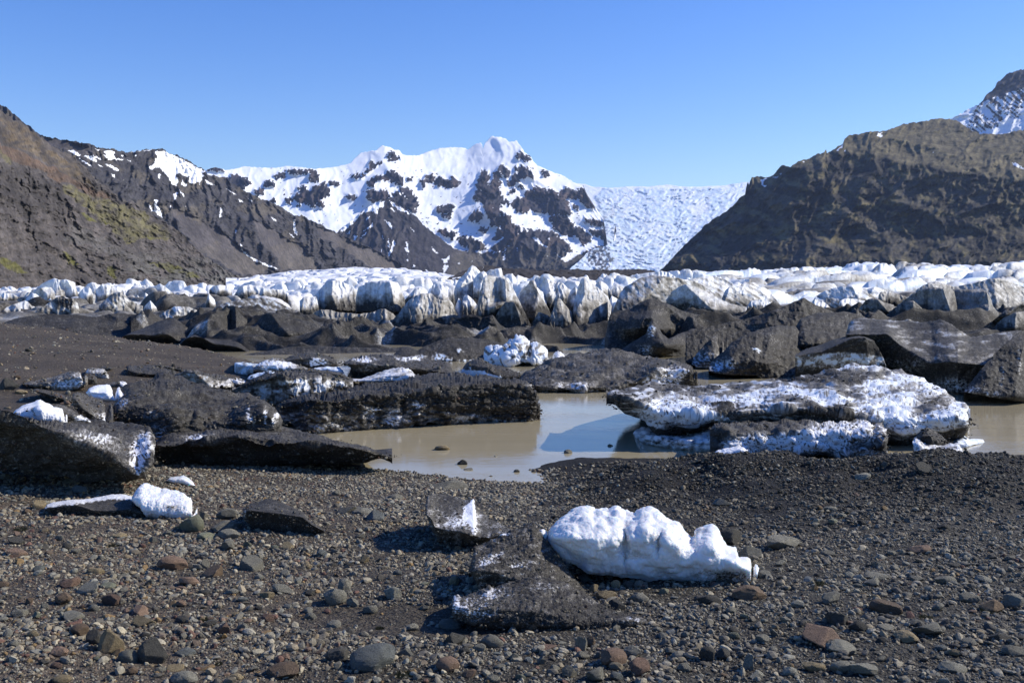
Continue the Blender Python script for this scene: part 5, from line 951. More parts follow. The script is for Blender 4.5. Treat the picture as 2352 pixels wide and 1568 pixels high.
# 3 the long black berg
Bp('dirty_iceberg', 'longest black berg with layered cliff and white patches along the waterline', 'iceberg', G_BERG,
   top=L2([(200, 1125), (240, 1090), (320, 1048), (420, 1022), (520, 1020), (580, 1030), (680, 1005), (760, 975), (830, 952), (950, 938), (1150, 918), (1300, 886), (1450, 872), (1600, 872), (1750, 880), (1900, 896), (2020, 925), (2100, 935), (2180, 950), (2232, 990), (2225, 1030), (2262, 1090), (2272, 1150), (2250, 1215)]),
   bot=L2([(200, 1180), (250, 1275), (360, 1305), (440, 1336), (520, 1336), (900, 1306), (1300, 1283), (1600, 1266), (1900, 1248), (2250, 1236)]),
   brow=L2([(200, 1130), (330, 1090), (480, 1080), (650, 1070), (900, 1060), (1100, 1050), (1200, 1040), (1400, 1010), (1600, 985), (1800, 960), (2000, 955), (2130, 965), (2232, 1010), (2272, 1160)]), cut=.12, rec=7.5, q=1.8, endr=26, jb=1.6,
   rel=lambda x, y: 3.4 * np.sin(y / 4.2 + 5 * fbm2(x / 90, y / 30, 2, 201)) * sstep(L2([(1000, 0)])[0][0], L2([(1500, 0)])[0][0], x) + ridg2(x / 26, y / 11, 5, 203) * 6 + fbm2(x / 30, y / 20, 4, 205) * 9 - swell(x, y, L2([(1190, 1120, 9, 26, 12), (1460, 1210, 22, 6, 8), (1660, 1250, 24, 4, 9), (1060, 1190, 9, 26, 6)]), 3, 2) + ridge_side(x, y, L2([(580, 1040), (400, 1170), (360, 1300)]), 3, 30, 7),
   dirt=lambda x, y: 1.02 - .42 * sstep(0, 9, y - prof(L2([(200, 1160), (480, 1150), (800, 1160), (900, 1120), (1400, 1130), (1700, 1170), (1900, 1200), (2270, 1235)]), x)) * sstep(-.35, .25, fbm2(x / 24, y / 9, 4, 207)) - ell(x, y, L2([(300, 1220, 16, 14, .3), (950, 1160, 26, 12, .4), (1310, 1115, 18, 7, .7), (1120, 1180, 18, 26, .3), (1120, 1250, 24, 10, .3), (2190, 975, 12, 6, .5), (1800, 1200, 40, 8, .25), (600, 1290, 50, 8, .25), (2100, 1228, 60, 3, .5)]), 9, 5), seed=203)
# 2 slab with hump and tongue
Bp('dirty_iceberg', 'black whaleback berg with stones on it and white drips at its right end', 'iceberg', 'stranded black slabs on the near shore',
   top=L1([(862, 1225), (880, 1170), (910, 1110), (960, 1040), (1020, 985), (1150, 950), (1250, 930), (1330, 922), (1450, 942), (1600, 970), (1750, 992), (1900, 1035), (2020, 1065), (2110, 1110), (2170, 1165), (2200, 1230), (2208, 1285)]),
   bot=L1([(862, 1235), (1000, 1300), (1150, 1390), (1210, 1500), (1300, 1520), (2208, 1330)]), Db=18.3, rec=5, q=2.0, brow=L1([(862, 1226), (920, 1150), (1100, 1150), (1250, 1180), (1400, 1240), (1500, 1300), (1800, 1300), (1950, 1230), (2060, 1190), (2208, 1290)]), cut=.0, endr=24,
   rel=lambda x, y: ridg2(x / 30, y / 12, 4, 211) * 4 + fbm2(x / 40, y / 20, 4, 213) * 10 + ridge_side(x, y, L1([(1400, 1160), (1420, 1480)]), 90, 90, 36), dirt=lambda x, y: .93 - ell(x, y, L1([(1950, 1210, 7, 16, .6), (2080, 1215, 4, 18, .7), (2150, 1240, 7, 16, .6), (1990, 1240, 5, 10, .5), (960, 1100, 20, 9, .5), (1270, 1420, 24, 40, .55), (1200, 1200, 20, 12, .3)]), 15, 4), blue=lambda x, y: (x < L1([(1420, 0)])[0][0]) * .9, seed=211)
Bp('dirty_iceberg', 'thin black tongue of ice tapering to a point in the muddy water', 'iceberg', 'stranded black slabs on the near shore',
   top=L1([(1205, 1440), (1230, 1400), (1300, 1290), (1400, 1225), (1500, 1200), (1650, 1195), (1800, 1225), (1960, 1250)]) + L2([(0, 1258), (100, 1268), (240, 1290), (360, 1305), (500, 1352), (700, 1402), (900, 1442), (1000, 1482), (1115, 1524)]),
   bot=L1([(1205, 1450), (1240, 1530), (1400, 1568), (1960, 1580)]) + L2([(0, 1572), (300, 1570), (700, 1562), (900, 1550), (1115, 1529)]),
   brow=L1([(1205, 1445), (1300, 1430), (1470, 1412), (1700, 1388), (1850, 1362), (1960, 1362)]) + L2([(0, 1368), (100, 1400), (250, 1402), (400, 1412), (600, 1424), (800, 1442), (950, 1482), (1115, 1526)]), Db=16.9, rec=3.6, q=1.1, cut=.5, bulge=-.1, endr=14, jag=.25,
   rel=lambda x, y: ridg2(x / 34, y / 14, 4, 221) * 3 + fbm2(x / 40, y / 20, 4, 223) * 6, dirt=lambda x, y: .92 - ell(x, y, L1([(1530, 1365, 26, 8, .7), (1640, 1370, 20, 8, .5), (1790, 1200, 12, 5, .4)]) + L2([(780, 1490, 12, 2, .8)]), 17, 4) + .2 * sstep(0, 5, y - prof(L1([(1200, 1460), (1470, 1430), (1850, 1380)]) + L2([(0, 1385), (400, 1425), (1115, 1535)]), x)), seed=221)  # darker below the brow: the front's shade painted in with its grit
# 1 front-left slab
Bp('dirty_iceberg', 'big black slab at the left edge with a smooth dark underside and sparkling white end', 'iceberg', 'stranded black slabs on the near shore',
   top=L1([(-300, 1170), (0, 1195), (60, 1200), (180, 1226), (300, 1262), (420, 1242), (560, 1238), (700, 1250), (830, 1262), (950, 1272), (1100, 1284), (1160, 1296), (1190, 1350), (1200, 1430), (1196, 1530)]) + B1([(972, 110)]),
   bot=[(-100, 1076)] + B1([(0, 192), (200, 235), (400, 268), (560, 278), (760, 270), (870, 262), (930, 250), (972, 170)]),
   brow=L1([(-300, 1180), (0, 1200), (120, 1220), (240, 1262), (400, 1325), (550, 1380), (700, 1440), (850, 1515), (930, 1560)]) + B1([(800, 190), (880, 250), (972, 160)]), Db=13.2, rec=3.3, cut=.55, q=1.6, bulge=-.1, endr=16,
   rel=lambda x, y: fbm2(x / 40, y / 20, 4, 233) * 4 + ridg2(x / 30, y / 12, 4, 231) * 2.5 + ridge_side(x, y, L1([(1060, 1290), (1080, 1400), (1090, 1568), (1090, 1640)]), 60, 40, 14),
   dirt=lambda x, y: .93 - ell(x, y, L1([(700, 1380, 50, 12, .45), (1110, 1430, 22, 26, .6), (1080, 1520, 24, 26, .6), (850, 1430, 50, 22, .3), (600, 1330, 40, 8, .3)]) + B1([(930, 60, 14, 26, .6), (900, 190, 14, 24, .5)]), 19, 5), seed=231)
# right: the big white-edged berg
Bp('snowy_iceberg', 'largest berg, black grit edged with bright white crumbly ice, on the right', 'iceberg', None,
   top=L3([(1030, 1045), (1045, 1025), (1080, 1010), (1200, 1000), (1280, 985), (1350, 968), (1450, 970), (1600, 985), (1750, 985), (1900, 972), (2100, 956), (2300, 950)]) + L4([(300, 955), (420, 948), (520, 940), (620, 915), (720, 890), (850, 858), (930, 840), (1010, 824), (1080, 832), (1200, 850), (1300, 862), (1380, 858), (1480, 898), (1600, 950), (1680, 1005), (1740, 1050), (1800, 1090), (1880, 1110), (1930, 1135), (1925, 1190), (1905, 1240)]),
   bot=L3([(1030, 1055), (1100, 1105), (1190, 1180), (1300, 1200), (1345, 1225), (1420, 1290), (1470, 1316), (1800, 1316), (2300, 1290)]) + L4([(300, 1290), (700, 1300), (1180, 1330), (1250, 1412), (1480, 1402), (1700, 1392), (1860, 1375), (1905, 1260)]), Db=20.8,
   brow=L3([(1030, 1050), (1200, 1060), (1330, 1130), (1450, 1180), (1600, 1170), (1800, 1200), (2000, 1180), (2300, 1150)]) + L4([(300, 1180), (600, 1150), (900, 1180), (1100, 1230), (1300, 1230), (1400, 1250), (1600, 1240), (1800, 1220), (1905, 1245)]), cut=.5, rec=5.5, q=1.4, endr=22, jag=.25, jw=14, pitch=1.4,
   rel=lambda x, y: fbm2(x / 36, y / 16, 4, 241) * 9 + ridg2(x / 20, y / 9, 3, 243) * 3.0 + sstep(-3, 5, prof(L3([(1030, 1000), (1500, 1090), (1900, 1160), (2300, 1100)]) + L4([(300, 1110), (560, 1110), (760, 1100), (1000, 1150), (1300, 1180), (1905, 1100)]), x) - y) * -7 - 9 * sstep(0, 6, y - prof(L3([(1030, 1000), (1500, 1250), (1900, 1220), (2300, 1120)]) + L4([(300, 1150), (560, 1160), (760, 1150), (1000, 1190), (1180, 1250), (1300, 1290), (1500, 1310), (1700, 1290), (1905, 1260)]), x)),
   dn=lambda A, X, Y: dn_rough(.08, .9, 245, .13, .6)(A, X, Y) + dn_rough(.01, .2, 246, .07, .28)(A, X, Y),
   dirt=lambda x, y: .80 - .45 * sstep(.05, .4, fbm2(x / 60, y / 7, 3, 247)) - ell(x, y, L3([(1400, 1190, 30, 26, .9), (1560, 1180, 44, 20, .9), (1750, 1170, 34, 16, .8), (1900, 1225, 34, 8, .9), (1650, 1080, 60, 10, .35), (2250, 1060, 44, 10, .6), (2100, 1110, 60, 7, .8)]) + L4([(100, 1100, 60, 6, .9), (500, 1010, 40, 9, .9), (650, 1050, 50, 10, .9), (800, 1080, 40, 8, .7), (300, 1130, 60, 6, .5), (900, 1110, 60, 7, .9), (1100, 1170, 34, 9, .9), (1250, 1210, 30, 14, 1.), (1350, 1180, 34, 24, .9), (1450, 1270, 44, 16, 1.), (1700, 1230, 50, 16, .9), (1250, 985, 50, 12, .8), (1450, 930, 50, 12, .7), (1640, 1010, 44, 16, .7), (1850, 1160, 30, 20, .7), (1020, 838, 44, 5, .8), (1350, 1100, 60, 16, .6), (1150, 1040, 40, 8, .5)]), 21, 5) + ell(x, y, L4([(900, 920, 70, 16, .6), (560, 945, 40, 5, .5), (820, 1180, 80, 12, .6), (1640, 1110, 20, 7, .6)]) + L3([(1080, 1080, 40, 50, .2), (1700, 1010, 60, 9, .4), (1960, 1150, 40, 12, .5)]), 23, 4)
        + .9 * sstep(0, 4, y - prof(L3([(1030, 1120), (1345, 1240), (1500, 1265), (1800, 1262), (1860, 1240), (2300, 1225)]) + L4([(300, 1235), (700, 1240), (1050, 1235), (1180, 1300), (1260, 1370), (1450, 1345), (1600, 1310), (1860, 1270), (1905, 1262)]), x)), blue=lambda x, y: .25 + 0 * x, seed=241, mat=M_SBERG)  # black band along the foot: undercut's dirt and its painted shade together
Bp('snowy_iceberg', 'narrow white ledge of ice lying in the water below the largest berg, left end', 'iceberg', 'white ice ledges below the largest berg',
   top=L3([(1235, 1340), (1265, 1310), (1310, 1294), (1370, 1300), (1450, 1325), (1560, 1345), (1650, 1350), (1740, 1330), (1820, 1292), (1870, 1282), (1905, 1292), (1895, 1400)]), bot=L3([(1235, 1345), (1290, 1390), (1340, 1425), (1500, 1450), (1700, 1474), (1850, 1484), (1895, 1482)]), z0=0, brow=L3([(1235, 1342), (1330, 1360), (1500, 1390), (1700, 1410), (1850, 1400), (1895, 1420)]), rec=1.6, cut=.12, dn=dn_rough(.04, .4, 251, .05, .22), rel=strat(4, 8, 251),
   dirt=lambda x, y: .28 + .5 * fbm2(x / 16, y / 7, 3, 253) + ell(x, y, L3([(1600, 1330, 50, 7, .6), (1500, 1400, 40, 6, .3)]), 25), seed=251, mat=M_SBERG, jag=.8, jw=6)
Bp('snowy_iceberg', 'knobbly white shelf with black grit on top, below the largest berg', 'iceberg', 'white ice ledges below the largest berg',
   top=L4([(-110, 1300), (0, 1265), (150, 1262), (300, 1252), (450, 1240), (650, 1235), (720, 1262), (850, 1262), (1000, 1250), (1120, 1242), (1210, 1252), (1275, 1290), (1262, 1350), (1180, 1410)]), bot=L4([(-110, 1480), (200, 1530), (600, 1530), (800, 1500), (950, 1515), (1120, 1525), (1180, 1500)]), Db=18.6, brow=L4([(-110, 1310), (60, 1330), (200, 1360), (500, 1340), (700, 1330), (900, 1340), (1100, 1350), (1270, 1330)]), rec=2.4, cut=.1, dn=dn_rough(.04, .4, 261, .14, .3), rel=lambda x, y: fbm2(x / 26, y / 14, 4, 263) * 7 + ridge_side(x, y, L4([(40, 1300), (30, 1480)]), 20, 60, 20),
   dirt=lambda x, y: .95 - ell(x, y, L4([(960, 1330, 90, 28, .95), (600, 1410, 90, 18, .95), (300, 1420, 80, 18, .75), (750, 1400, 60, 20, .8), (1050, 1480, 60, 8, .9), (120, 1440, 40, 24, .5)]), 27, 4) + ell(x, y, L4([(980, 1390, 20, 5, .5)]), 3), seed=261, mat=M_SBERG, jag=.8, jw=6, endr=14)
Bp('snow_clump', 'small white snow clump on the dark bank, under the right-hand ledges', 'snow', None, top=L3([(1855, 1525), (1890, 1485), (1960, 1465), (2060, 1448), (2110, 1456), (2140, 1475)]), bot=L3([(1855, 1528), (1940, 1540), (2050, 1500), (2140, 1482)]), Db=16.2, rec=.9, dn=dn_rough(.02, .2, 265, .03, .12), dirt=lambda x, y: .12 + .4 * fbm2(x / 6, y / 6, 3, 267), seed=265)
Bp('dirty_ice_chunk', 'angular black ice chunk on crumbly ice, below the right end of the largest berg', 'ice chunk', None, top=L4([(1490, 1395), (1510, 1350), (1560, 1312), (1590, 1290), (1640, 1308), (1700, 1350), (1750, 1395), (1765, 1420)]), bot=L4([(1490, 1410), (1600, 1430), (1765, 1425)]), Db=17.3, rec=.7, rel=ridges([(L4([(1590, 1292), (1640, 1420)]), 40, 30, 14)], 3), dirt=lambda x, y: 1.0 + 0 * x, seed=271)
Bp('ice_rubble', 'glassy crumbled ice at the water edge under the angular black chunk', 'ice chunk', None, top=L4([(1478, 1400), (1510, 1372), (1560, 1400), (1650, 1415), (1760, 1425), (1830, 1425), (1865, 1460), (1880, 1480)]), bot=L4([(1478, 1420), (1500, 1480), (1600, 1535), (1720, 1535), (1880, 1500)]), Db=16.8, rec=.8, dn=dn_rough(.03, .2, 273, .04, .12), dirt=lambda x, y: .35 + .4 * fbm2(x / 6, y / 6, 3, 275), seed=273, mat=M_NEAR)
Bp('ice_floe', 'thin clear ice floe on brown water at the right', 'ice floe', None, top=L4([(1765, 1405), (1820, 1380), (1880, 1352), (1915, 1385), (1980, 1383), (2030, 1385), (2043, 1405)]), bot=L4([(1765, 1410), (1830, 1450), (1900, 1448), (1980, 1424), (2043, 1412)]), z0=0, rec=.5, brow=L4([(1765, 1408), (1900, 1425), (2043, 1408)]), dirt=lambda x, y: .1 + 0 * x, blue=lambda x, y: .5 + 0 * x, rel=strat(3, 5, 277), seed=277)
# left shore pieces
GL = 'ice scraps stranded on the brown gravel at left'
def scrap(name, label, cat, top, bot, D=None, rec=None, brow=None, dirt=None, **kw):
    if D is None:
        k = max(bot, key=lambda p: p[1]); D = ground_at(*k[:2])
    kw.setdefault('rel', strat(2.5, 6, int(D * 100))); kw.setdefault('pitch', 1.4)
    return tag(berg(name, top, bot, Db=D, rec=rec, brow=brow, dirt=dirt or (lambda x, y: .9 + 0 * x), seed=int(top[0][0]), **kw), label, cat, GL if cat != 'stone' else None)
scrap('snow_clump', 'smooth white snow lump with a peaked top, on the left-hand black slab', 'snow', L1([(90, 1192), (130, 1155), (180, 1128), (260, 1100), (290, 1082), (315, 1078), (350, 1110), (420, 1142), (480, 1150), (520, 1180), (528, 1205), (515, 1250)]), L1([(90, 1200), (200, 1225), (300, 1240), (400, 1254), (515, 1253)]), D=15.5, rec=1.2, dirt=lambda x, y: .02 + .25 * fbm2(x / 12, y / 12, 3, 281) + ell(x, y, L1([(270, 1170, 8, 10, .45)]), 2), dn=dn_rough(.03, .5, 281, .04, .3), rel=ridges([(L1([(310, 1080), (340, 1240)]), 40, 50, 12)], 1))
scrap('snow_clump', 'smooth white snow lump beside the whaleback berg', 'snow', L1([(675, 1020), (700, 990), (740, 970), (850, 964), (930, 978), (995, 995), (960, 1030), (900, 1075)]), L1([(675, 1025), (720, 1055), (800, 1080), (860, 1090), (900, 1080)]), D=20, rec=1.4, dirt=lambda x, y: .0 + .25 * fbm2(x / 12, y / 12, 3, 283), dn=dn_rough(.03, .5, 283, .04, .3))
scrap('ice_slab', 'black wedge of ice on edge between the two snow lumps', 'ice slab', L1([(562, 1060), (580, 1030), (610, 1022), (700, 1052), (800, 1080), (870, 1108), (888, 1140), (850, 1190), (832, 1250)]), L1([(562, 1065), (590, 1140), (630, 1195), (770, 1247), (832, 1254)]), D=17.6, rec=1.8, brow=L1([(562, 1062), (600, 1085), (650, 1150), (750, 1220), (832, 1252)]), cut=.25, dirt=lambda x, y: .85 - ell(x, y, L1([(820, 1220, 6, 14, .6), (780, 1200, 16, 10, .3)]), 3))
scrap('ice_slab', 'long grey-black ice plate with a pale flank, upper left', 'ice slab', L1([(178, 948), (240, 930), (300, 920), (450, 886), (560, 858), (620, 858), (668, 870), (690, 900), (660, 950)]), L1([(178, 952), (250, 968), (350, 978), (480, 998), (600, 985), (660, 958)]), rec=2.2, brow=L1([(178, 950), (300, 955), (450, 925), (600, 890), (690, 910)]), dirt=lambda x, y: .72 - ell(x, y, L1([(500, 950, 30, 12, .4), (620, 920, 14, 14, .4)]), 3))
scrap('ice_chunk', 'grey rounded ice chunk like a tooth, upper left', 'ice chunk', L1([(672, 860), (690, 832), (740, 826), (800, 830), (840, 855), (862, 885), (858, 910)]), L1([(672, 868), (720, 890), (800, 908), (858, 912)]), rec=1, dirt=lambda x, y: .5 + .3 * fbm2(x / 6, y / 10, 3, 287))
scrap('ice_chunk', 'small black ice block with a square front, upper left', 'ice chunk', L1([(662, 900), (680, 870), (735, 880), (758, 905), (765, 945)]), L1([(662, 945), (765, 962)]), rec=.8)
scrap('ice_slab', 'flat dark plate half sunk in gravel, left of the black wedge', 'ice slab', L1([(255, 1000), (280, 988), (350, 995), (450, 1022), (560, 1060), (570, 1090)]), L1([(255, 1005), (330, 1035), (400, 1062), (570, 1100)]), rec=1.2, brow=L1([(255, 1002), (400, 1040), (570, 1092)]), cut=.15)
scrap('ice_slab', 'ragged dark plate with snow along its foot, behind the left-hand slab', 'ice slab', L1([(410, 1125), (440, 1112), (520, 1130), (600, 1180), (700, 1230), (722, 1250)]), L1([(410, 1140), (520, 1230), (722, 1256)]), D=16.2, rec=1, dirt=lambda x, y: .8 - ell(x, y, L1([(650, 1225, 22, 7, .9)]), 3))
scrap('ice_chunk', 'flat dark scrap with a white rim above the right-hand snow lump', 'ice chunk', L1([(800, 968), (840, 945), (900, 935), (960, 930), (1000, 948), (1008, 968)]), L1([(800, 972), (900, 976), (1008, 974)]), rec=.9, dirt=lambda x, y: .75 - ell(x, y, L1([(975, 948, 12, 5, .9)]), 3))
scrap('ice_slab', 'two-stepped black plate lying on brown gravel, upper left of centre', 'ice slab', L1([(998, 850), (1000, 806), (1080, 803), (1200, 806), (1240, 803), (1300, 825), (1380, 850), (1400, 880)]), L1([(998, 880), (1060, 892), (1220, 900), (1400, 890)]), rec=3, brow=L1([(998, 840), (1060, 868), (1200, 875), (1400, 882)]), cut=.25)
scrap('ice_slab', 'thin black plate behind the two-stepped one', 'ice slab', L1([(1215, 805), (1260, 800), (1360, 818), (1440, 830), (1510, 850)]), L1([(1215, 812), (1360, 835), (1510, 858)]), rec=2)
scrap('ice_slab', 'small black oval plate near the tooth-like chunk', 'ice slab', L1([(780, 825), (800, 812), (850, 812), (885, 825)]), L1([(780, 830), (830, 850), (885, 830)]), rec=.8)
scrap('ice_slab', 'tent-shaped ice slab with a shaded blue face and pale right wing', 'ice slab', L1([(1315, 928), (1370, 885), (1430, 860), (1490, 842), (1540, 848), (1650, 878), (1750, 898), (1850, 903), (1925, 925)]), L1([(1315, 932), (1400, 955), (1500, 972), (1600, 978), (1740, 990), (1850, 965), (1925, 945)]), rec=2.4, brow=L1([(1315, 930), (1430, 870), (1500, 855), (1560, 865), (1680, 910), (1925, 935)]), rel=ridges([(L1([(1500, 842), (1660, 980)]), 130, 60, 50)], 2), dirt=lambda x, y: .55 + .3 * fbm2(x / 10, y / 16, 3, 289) - ell(x, y, L1([(1880, 925, 18, 6, .5), (1800, 950, 20, 7, .2)]), 3) + .3 * (y < prof(L1([(1315, 930), (1490, 862), (1700, 915), (1925, 930)]), x)), blue=lambda x, y: sstep(L1([(1680, 0)])[0][0], L1([(1620, 0)])[0][0], x))  # blue on the left face only, painting its shade into the ice
# ================================================================ foreground
import bmesh
def gd(p, **k): return float(ground_at(p[0], p[1], **k))
G_NEAR = 'ice pieces lying on the near gravel'
M_SNOW = ice_surface('snowy_ice', white=(.74, .74, .72), fs=5, bump=.006, sss=.5, thr=(.34, .95), spk=.24, mid=(.46, .45, .42), rough=.28, dark=(.06, .052, .045))
# white crumbly block
Dw = gd(W1([(1300, 925)])[0])
def near(name, label, cat, **kw): return tag(berg(name, **kw), label, cat)
near('snowy_ice_block', 'large bright white lumpy ice block, the biggest white piece on the near gravel', 'ice block',
     top=W1([(372, 600), (378, 540), (395, 500), (430, 455), (520, 405), (600, 368), (660, 352), (705, 352), (740, 372), (790, 352), (850, 368), (910, 348), (960, 378), (1010, 395), (1060, 400), (1100, 372), (1160, 350), (1200, 352), (1235, 366), (1280, 400), (1340, 452), (1390, 480), (1420, 520), (1450, 565), (1500, 590), (1540, 570), (1560, 525), (1600, 512), (1655, 488), (1700, 522), (1740, 600), (1770, 645), (1850, 662), (1872, 735), (1950, 752), (2010, 800), (2038, 850), (2010, 910), (1975, 966)]),
     bot=W1([(372, 610), (400, 660), (450, 700), (600, 805), (700, 862), (900, 885), (1100, 908), (1300, 912), (1550, 915), (1700, 950), (1850, 965), (1975, 968)]),
     brow=W1([(372, 602), (420, 590), (600, 600), (760, 610), (900, 600), (1100, 620), (1300, 640), (1450, 680), (1560, 700), (1750, 760), (1900, 830), (2038, 880)]), Db=Dw, rec=.5, back=.38, q=1.7, cut=.14, bulge=.35, pitch=1.15, jag=2.2, jw=9, endr=40,
     rel=lambda x, y: swell(x, y, W1([(720, 600, 60, 60, 30), (560, 560, 40, 40, 12), (1150, 520, 30, 44, 22), (1330, 640, 24, 30, 16), (1680, 600, 24, 44, 24), (1480, 760, 44, 24, 14), (1850, 790, 34, 22, 16), (980, 640, 12, 60, -26), (1240, 640, 16, 22, -20), (1500, 640, 20, 26, -22), (1080, 740, 24, 10, -10)]), 301, 4, 20),
     dn=lambda A, X, Y: (dn_rough(.045, .34, 303)(A, X, Y) + dn_rough(.014, .16, 304, .028, .14)(A, X, Y)) if True else dn_rough(0, 1)(A, X, Y) + dn_rough(.004, .03, 305, .010, .035)(A, X, Y), seed=301, mat=M_SNOW,
     dirt=lambda x, y: .02 + .16 * fbm2(x / 14, y / 14, 4, 305) + ell(x, y, W1([(970, 560, 22, 40, .32), (1240, 600, 36, 18, .32), (1060, 720, 50, 12, .30), (1700, 870, 60, 14, .5), (1850, 900, 40, 16, .5), (900, 850, 60, 12, .2), (1580, 545, 16, 10, .4)]), 307, 8) , blue=lambda x, y: .35 * sstep(0, 40, y - prof(W1([(372, 600), (900, 640), (1500, 720), (2038, 880)]), x)))  # bluish tint under the brow is the front face's shade, painted in
near('ice_chunk', 'tiny glassy ice bit touching the left end of the large white block', 'ice chunk', top=W1([(296, 560), (310, 528), (340, 520), (365, 545), (378, 580)]), bot=W1([(296, 565), (330, 600), (378, 610)]), Db=Dw * 1.01, rec=.06, back=.08, dn=dn_rough(.006, .05, 311, .008, .04), dirt=lambda x, y: .2 + 0 * x, seed=311, mat=M_SNOW, pitch=1.)
# dirty ice mass in two lobes
root = bpy.data.objects.new('dirty_ice_mass', None); col.objects.link(root)
Dl = gd(B2([(1300, 1225)])[0]); pr = pt(*B2([(1300, 1225)])[0], Dl); root.location = pr
tag(root, 'black grit-covered ice mass with glassy crystals, left of the large white block', 'dirty ice')
def child(o):
    bpy.context.view_layer.update(); o.parent = root; o.matrix_parent_inverse = root.matrix_world.inverted(); return o
cryst = lambda A, X, Y: dn_rough(.010, .12, 321, .014, .05)(A, X, Y) + dn_rough(.003, .02, 323, .006, .018)(A, X, Y)
child(berg('upper_lobe', B2([(918, 850), (930, 800), (950, 745), (962, 700), (1030, 670), (1100, 640), (1200, 592), (1270, 565), (1330, 543), (1368, 600), (1410, 650), (1450, 705), (1500, 770), (1550, 845), (1600, 905), (1650, 965), (1740, 1070)]), B2([(918, 858), (960, 900), (1000, 980), (1180, 1020), (1740, 1100)]), Db=Dl * 1.11, rec=.75, back=.3, q=1.1, cut=.10, bulge=0, endr=30,
     brow=B2([(918, 854), (1000, 850), (1100, 860), (1180, 900), (1400, 940), (1740, 1080)]), pitch=1.2, jag=1.6, jw=7, dn=cryst, mat=M_NEAR, seed=321,
     rel=lambda x, y: fbm2(x / 30, y / 20, 4, 325) * 7, dirt=lambda x, y: .92 - .30 * sstep(-.1, .5, fbm2(x / 26, y / 9, 3, 327)) - ell(x, y, B2([(1020, 800, 20, 8, .5), (1080, 760, 30, 8, .35), (1240, 810, 30, 8, .3), (1150, 620, 16, 6, .3)]), 3)))
child(berg('lower_lobe', B2([(812, 1060), (825, 1015), (850, 1000), (880, 1025), (930, 1005), (1000, 982), (1030, 960), (1045, 945), (1080, 965), (1130, 945), (1180, 925), (1280, 905), (1400, 900), (1520, 925), (1600, 965), (1680, 1010), (1740, 1062), (1820, 1098), (1900, 1122), (2000, 1138), (2062, 1165)]), B2([(812, 1140), (880, 1170), (960, 1203), (1200, 1222), (1500, 1235), (1700, 1252), (1850, 1245), (2062, 1185)]), Db=[(x_, Dl + (.0 if x_ < B2([(1500, 0)])[0][0] else .05)) for x_ in (900, 1500)], rec=.62, back=.25, q=1.1, cut=.03, bulge=.3, endr=40,
     brow=B2([(812, 1070), (900, 1090), (1100, 1100), (1400, 1120), (1700, 1180), (2062, 1172)]), pitch=1.2, jag=2.4, jw=6, dn=cryst, mat=M_NEAR, seed=331,
     rel=lambda x, y: fbm2(x / 30, y / 20, 4, 335) * 8, dirt=lambda x, y: .92 - .22 * sstep(-.1, .5, fbm2(x / 30, y / 14, 3, 337)) - ell(x, y, B2([(960, 1080, 50, 34, .3), (1110, 1000, 40, 14, .3), (1400, 960, 50, 12, .25), (840, 1050, 10, 26, .4), (1980, 1170, 24, 8, .3)]), 3) + ell(x, y, B2([(1700, 1130, 70, 18, .3), (1520, 1060, 16, 14, .3)]), 5)))
# slab in the middle
D4 = gd(B2([(900, 705)])[0])
near('dirty_ice_slab', 'tilted grey-black ice slab with a white crystalline fin and a dark undercut', 'ice slab', top=B2([(640, 470), (645, 410), (660, 372), (700, 358), (800, 368), (860, 388), (900, 400), (930, 394), (948, 391), (962, 425), (978, 458), (1020, 490), (1060, 520), (1130, 555), (1190, 585)]), bot=B2([(640, 480), (690, 600), (730, 670), (800, 700), (900, 712), (980, 700), (1060, 665), (1190, 620)]),
     brow=B2([(640, 475), (680, 520), (700, 570), (740, 585), (860, 600), (1000, 640), (1060, 640), (1190, 600)]), Db=D4, rec=1.0, back=.3, q=1.1, cut=.22, bulge=-.1, endr=16, pitch=1.2, jag=1.2, jw=6, dn=dn_rough(.006, .1, 341, .006, .05), mat=M_NEAR, seed=341,
     rel=ridges([(B2([(945, 392), (955, 600)]), 70, 14, 16)], 1, (20, 20), seed=341), dirt=lambda x, y: .78 - .2 * sstep(-.2, .4, fbm2(x / 20, y / 12, 3, 343)) - .8 * in_poly(x + 3 * fbm2(x / 5, y / 5, 3, 345), y, B2([(950, 392), (962, 470), (965, 590), (925, 560), (880, 520), (885, 450)])) - ell(x, y, B2([(890, 520, 40, 14, .3), (830, 560, 44, 8, .3), (955, 560, 6, 24, .5)]), 3) + ell(x, y, B2([(740, 400, 40, 16, .3)]), 5))
# dark slab left of it
D3 = gd(B1([(1850, 610)])[0])
near('dirty_ice_slab', 'small black ice slab with a shaded front, left of the tilted one', 'ice slab', top=B1([(1550, 480), (1560, 448), (1590, 428), (1650, 410), (1700, 392), (1760, 396), (1830, 425), (1900, 460), (1938, 480), (1960, 515), (2000, 545), (2080, 590)]), bot=B1([(1550, 500), (1580, 545), (1640, 575), (1740, 595), (1850, 615), (1960, 622), (2080, 634)]),
     brow=B1([(1550, 482), (1600, 465), (1700, 478), (1800, 485), (1930, 508), (2000, 560), (2080, 600)]), Db=D3, rec=.8, back=.3, q=1.1, cut=.1, bulge=-.1, endr=16, pitch=1.2, dn=dn_rough(.008, .1, 351, .006, .05), mat=M_NEAR, seed=351, dirt=lambda x, y: 1.05 - ell(x, y, B1([(1570, 490, 6, 12, .5)]), 3))
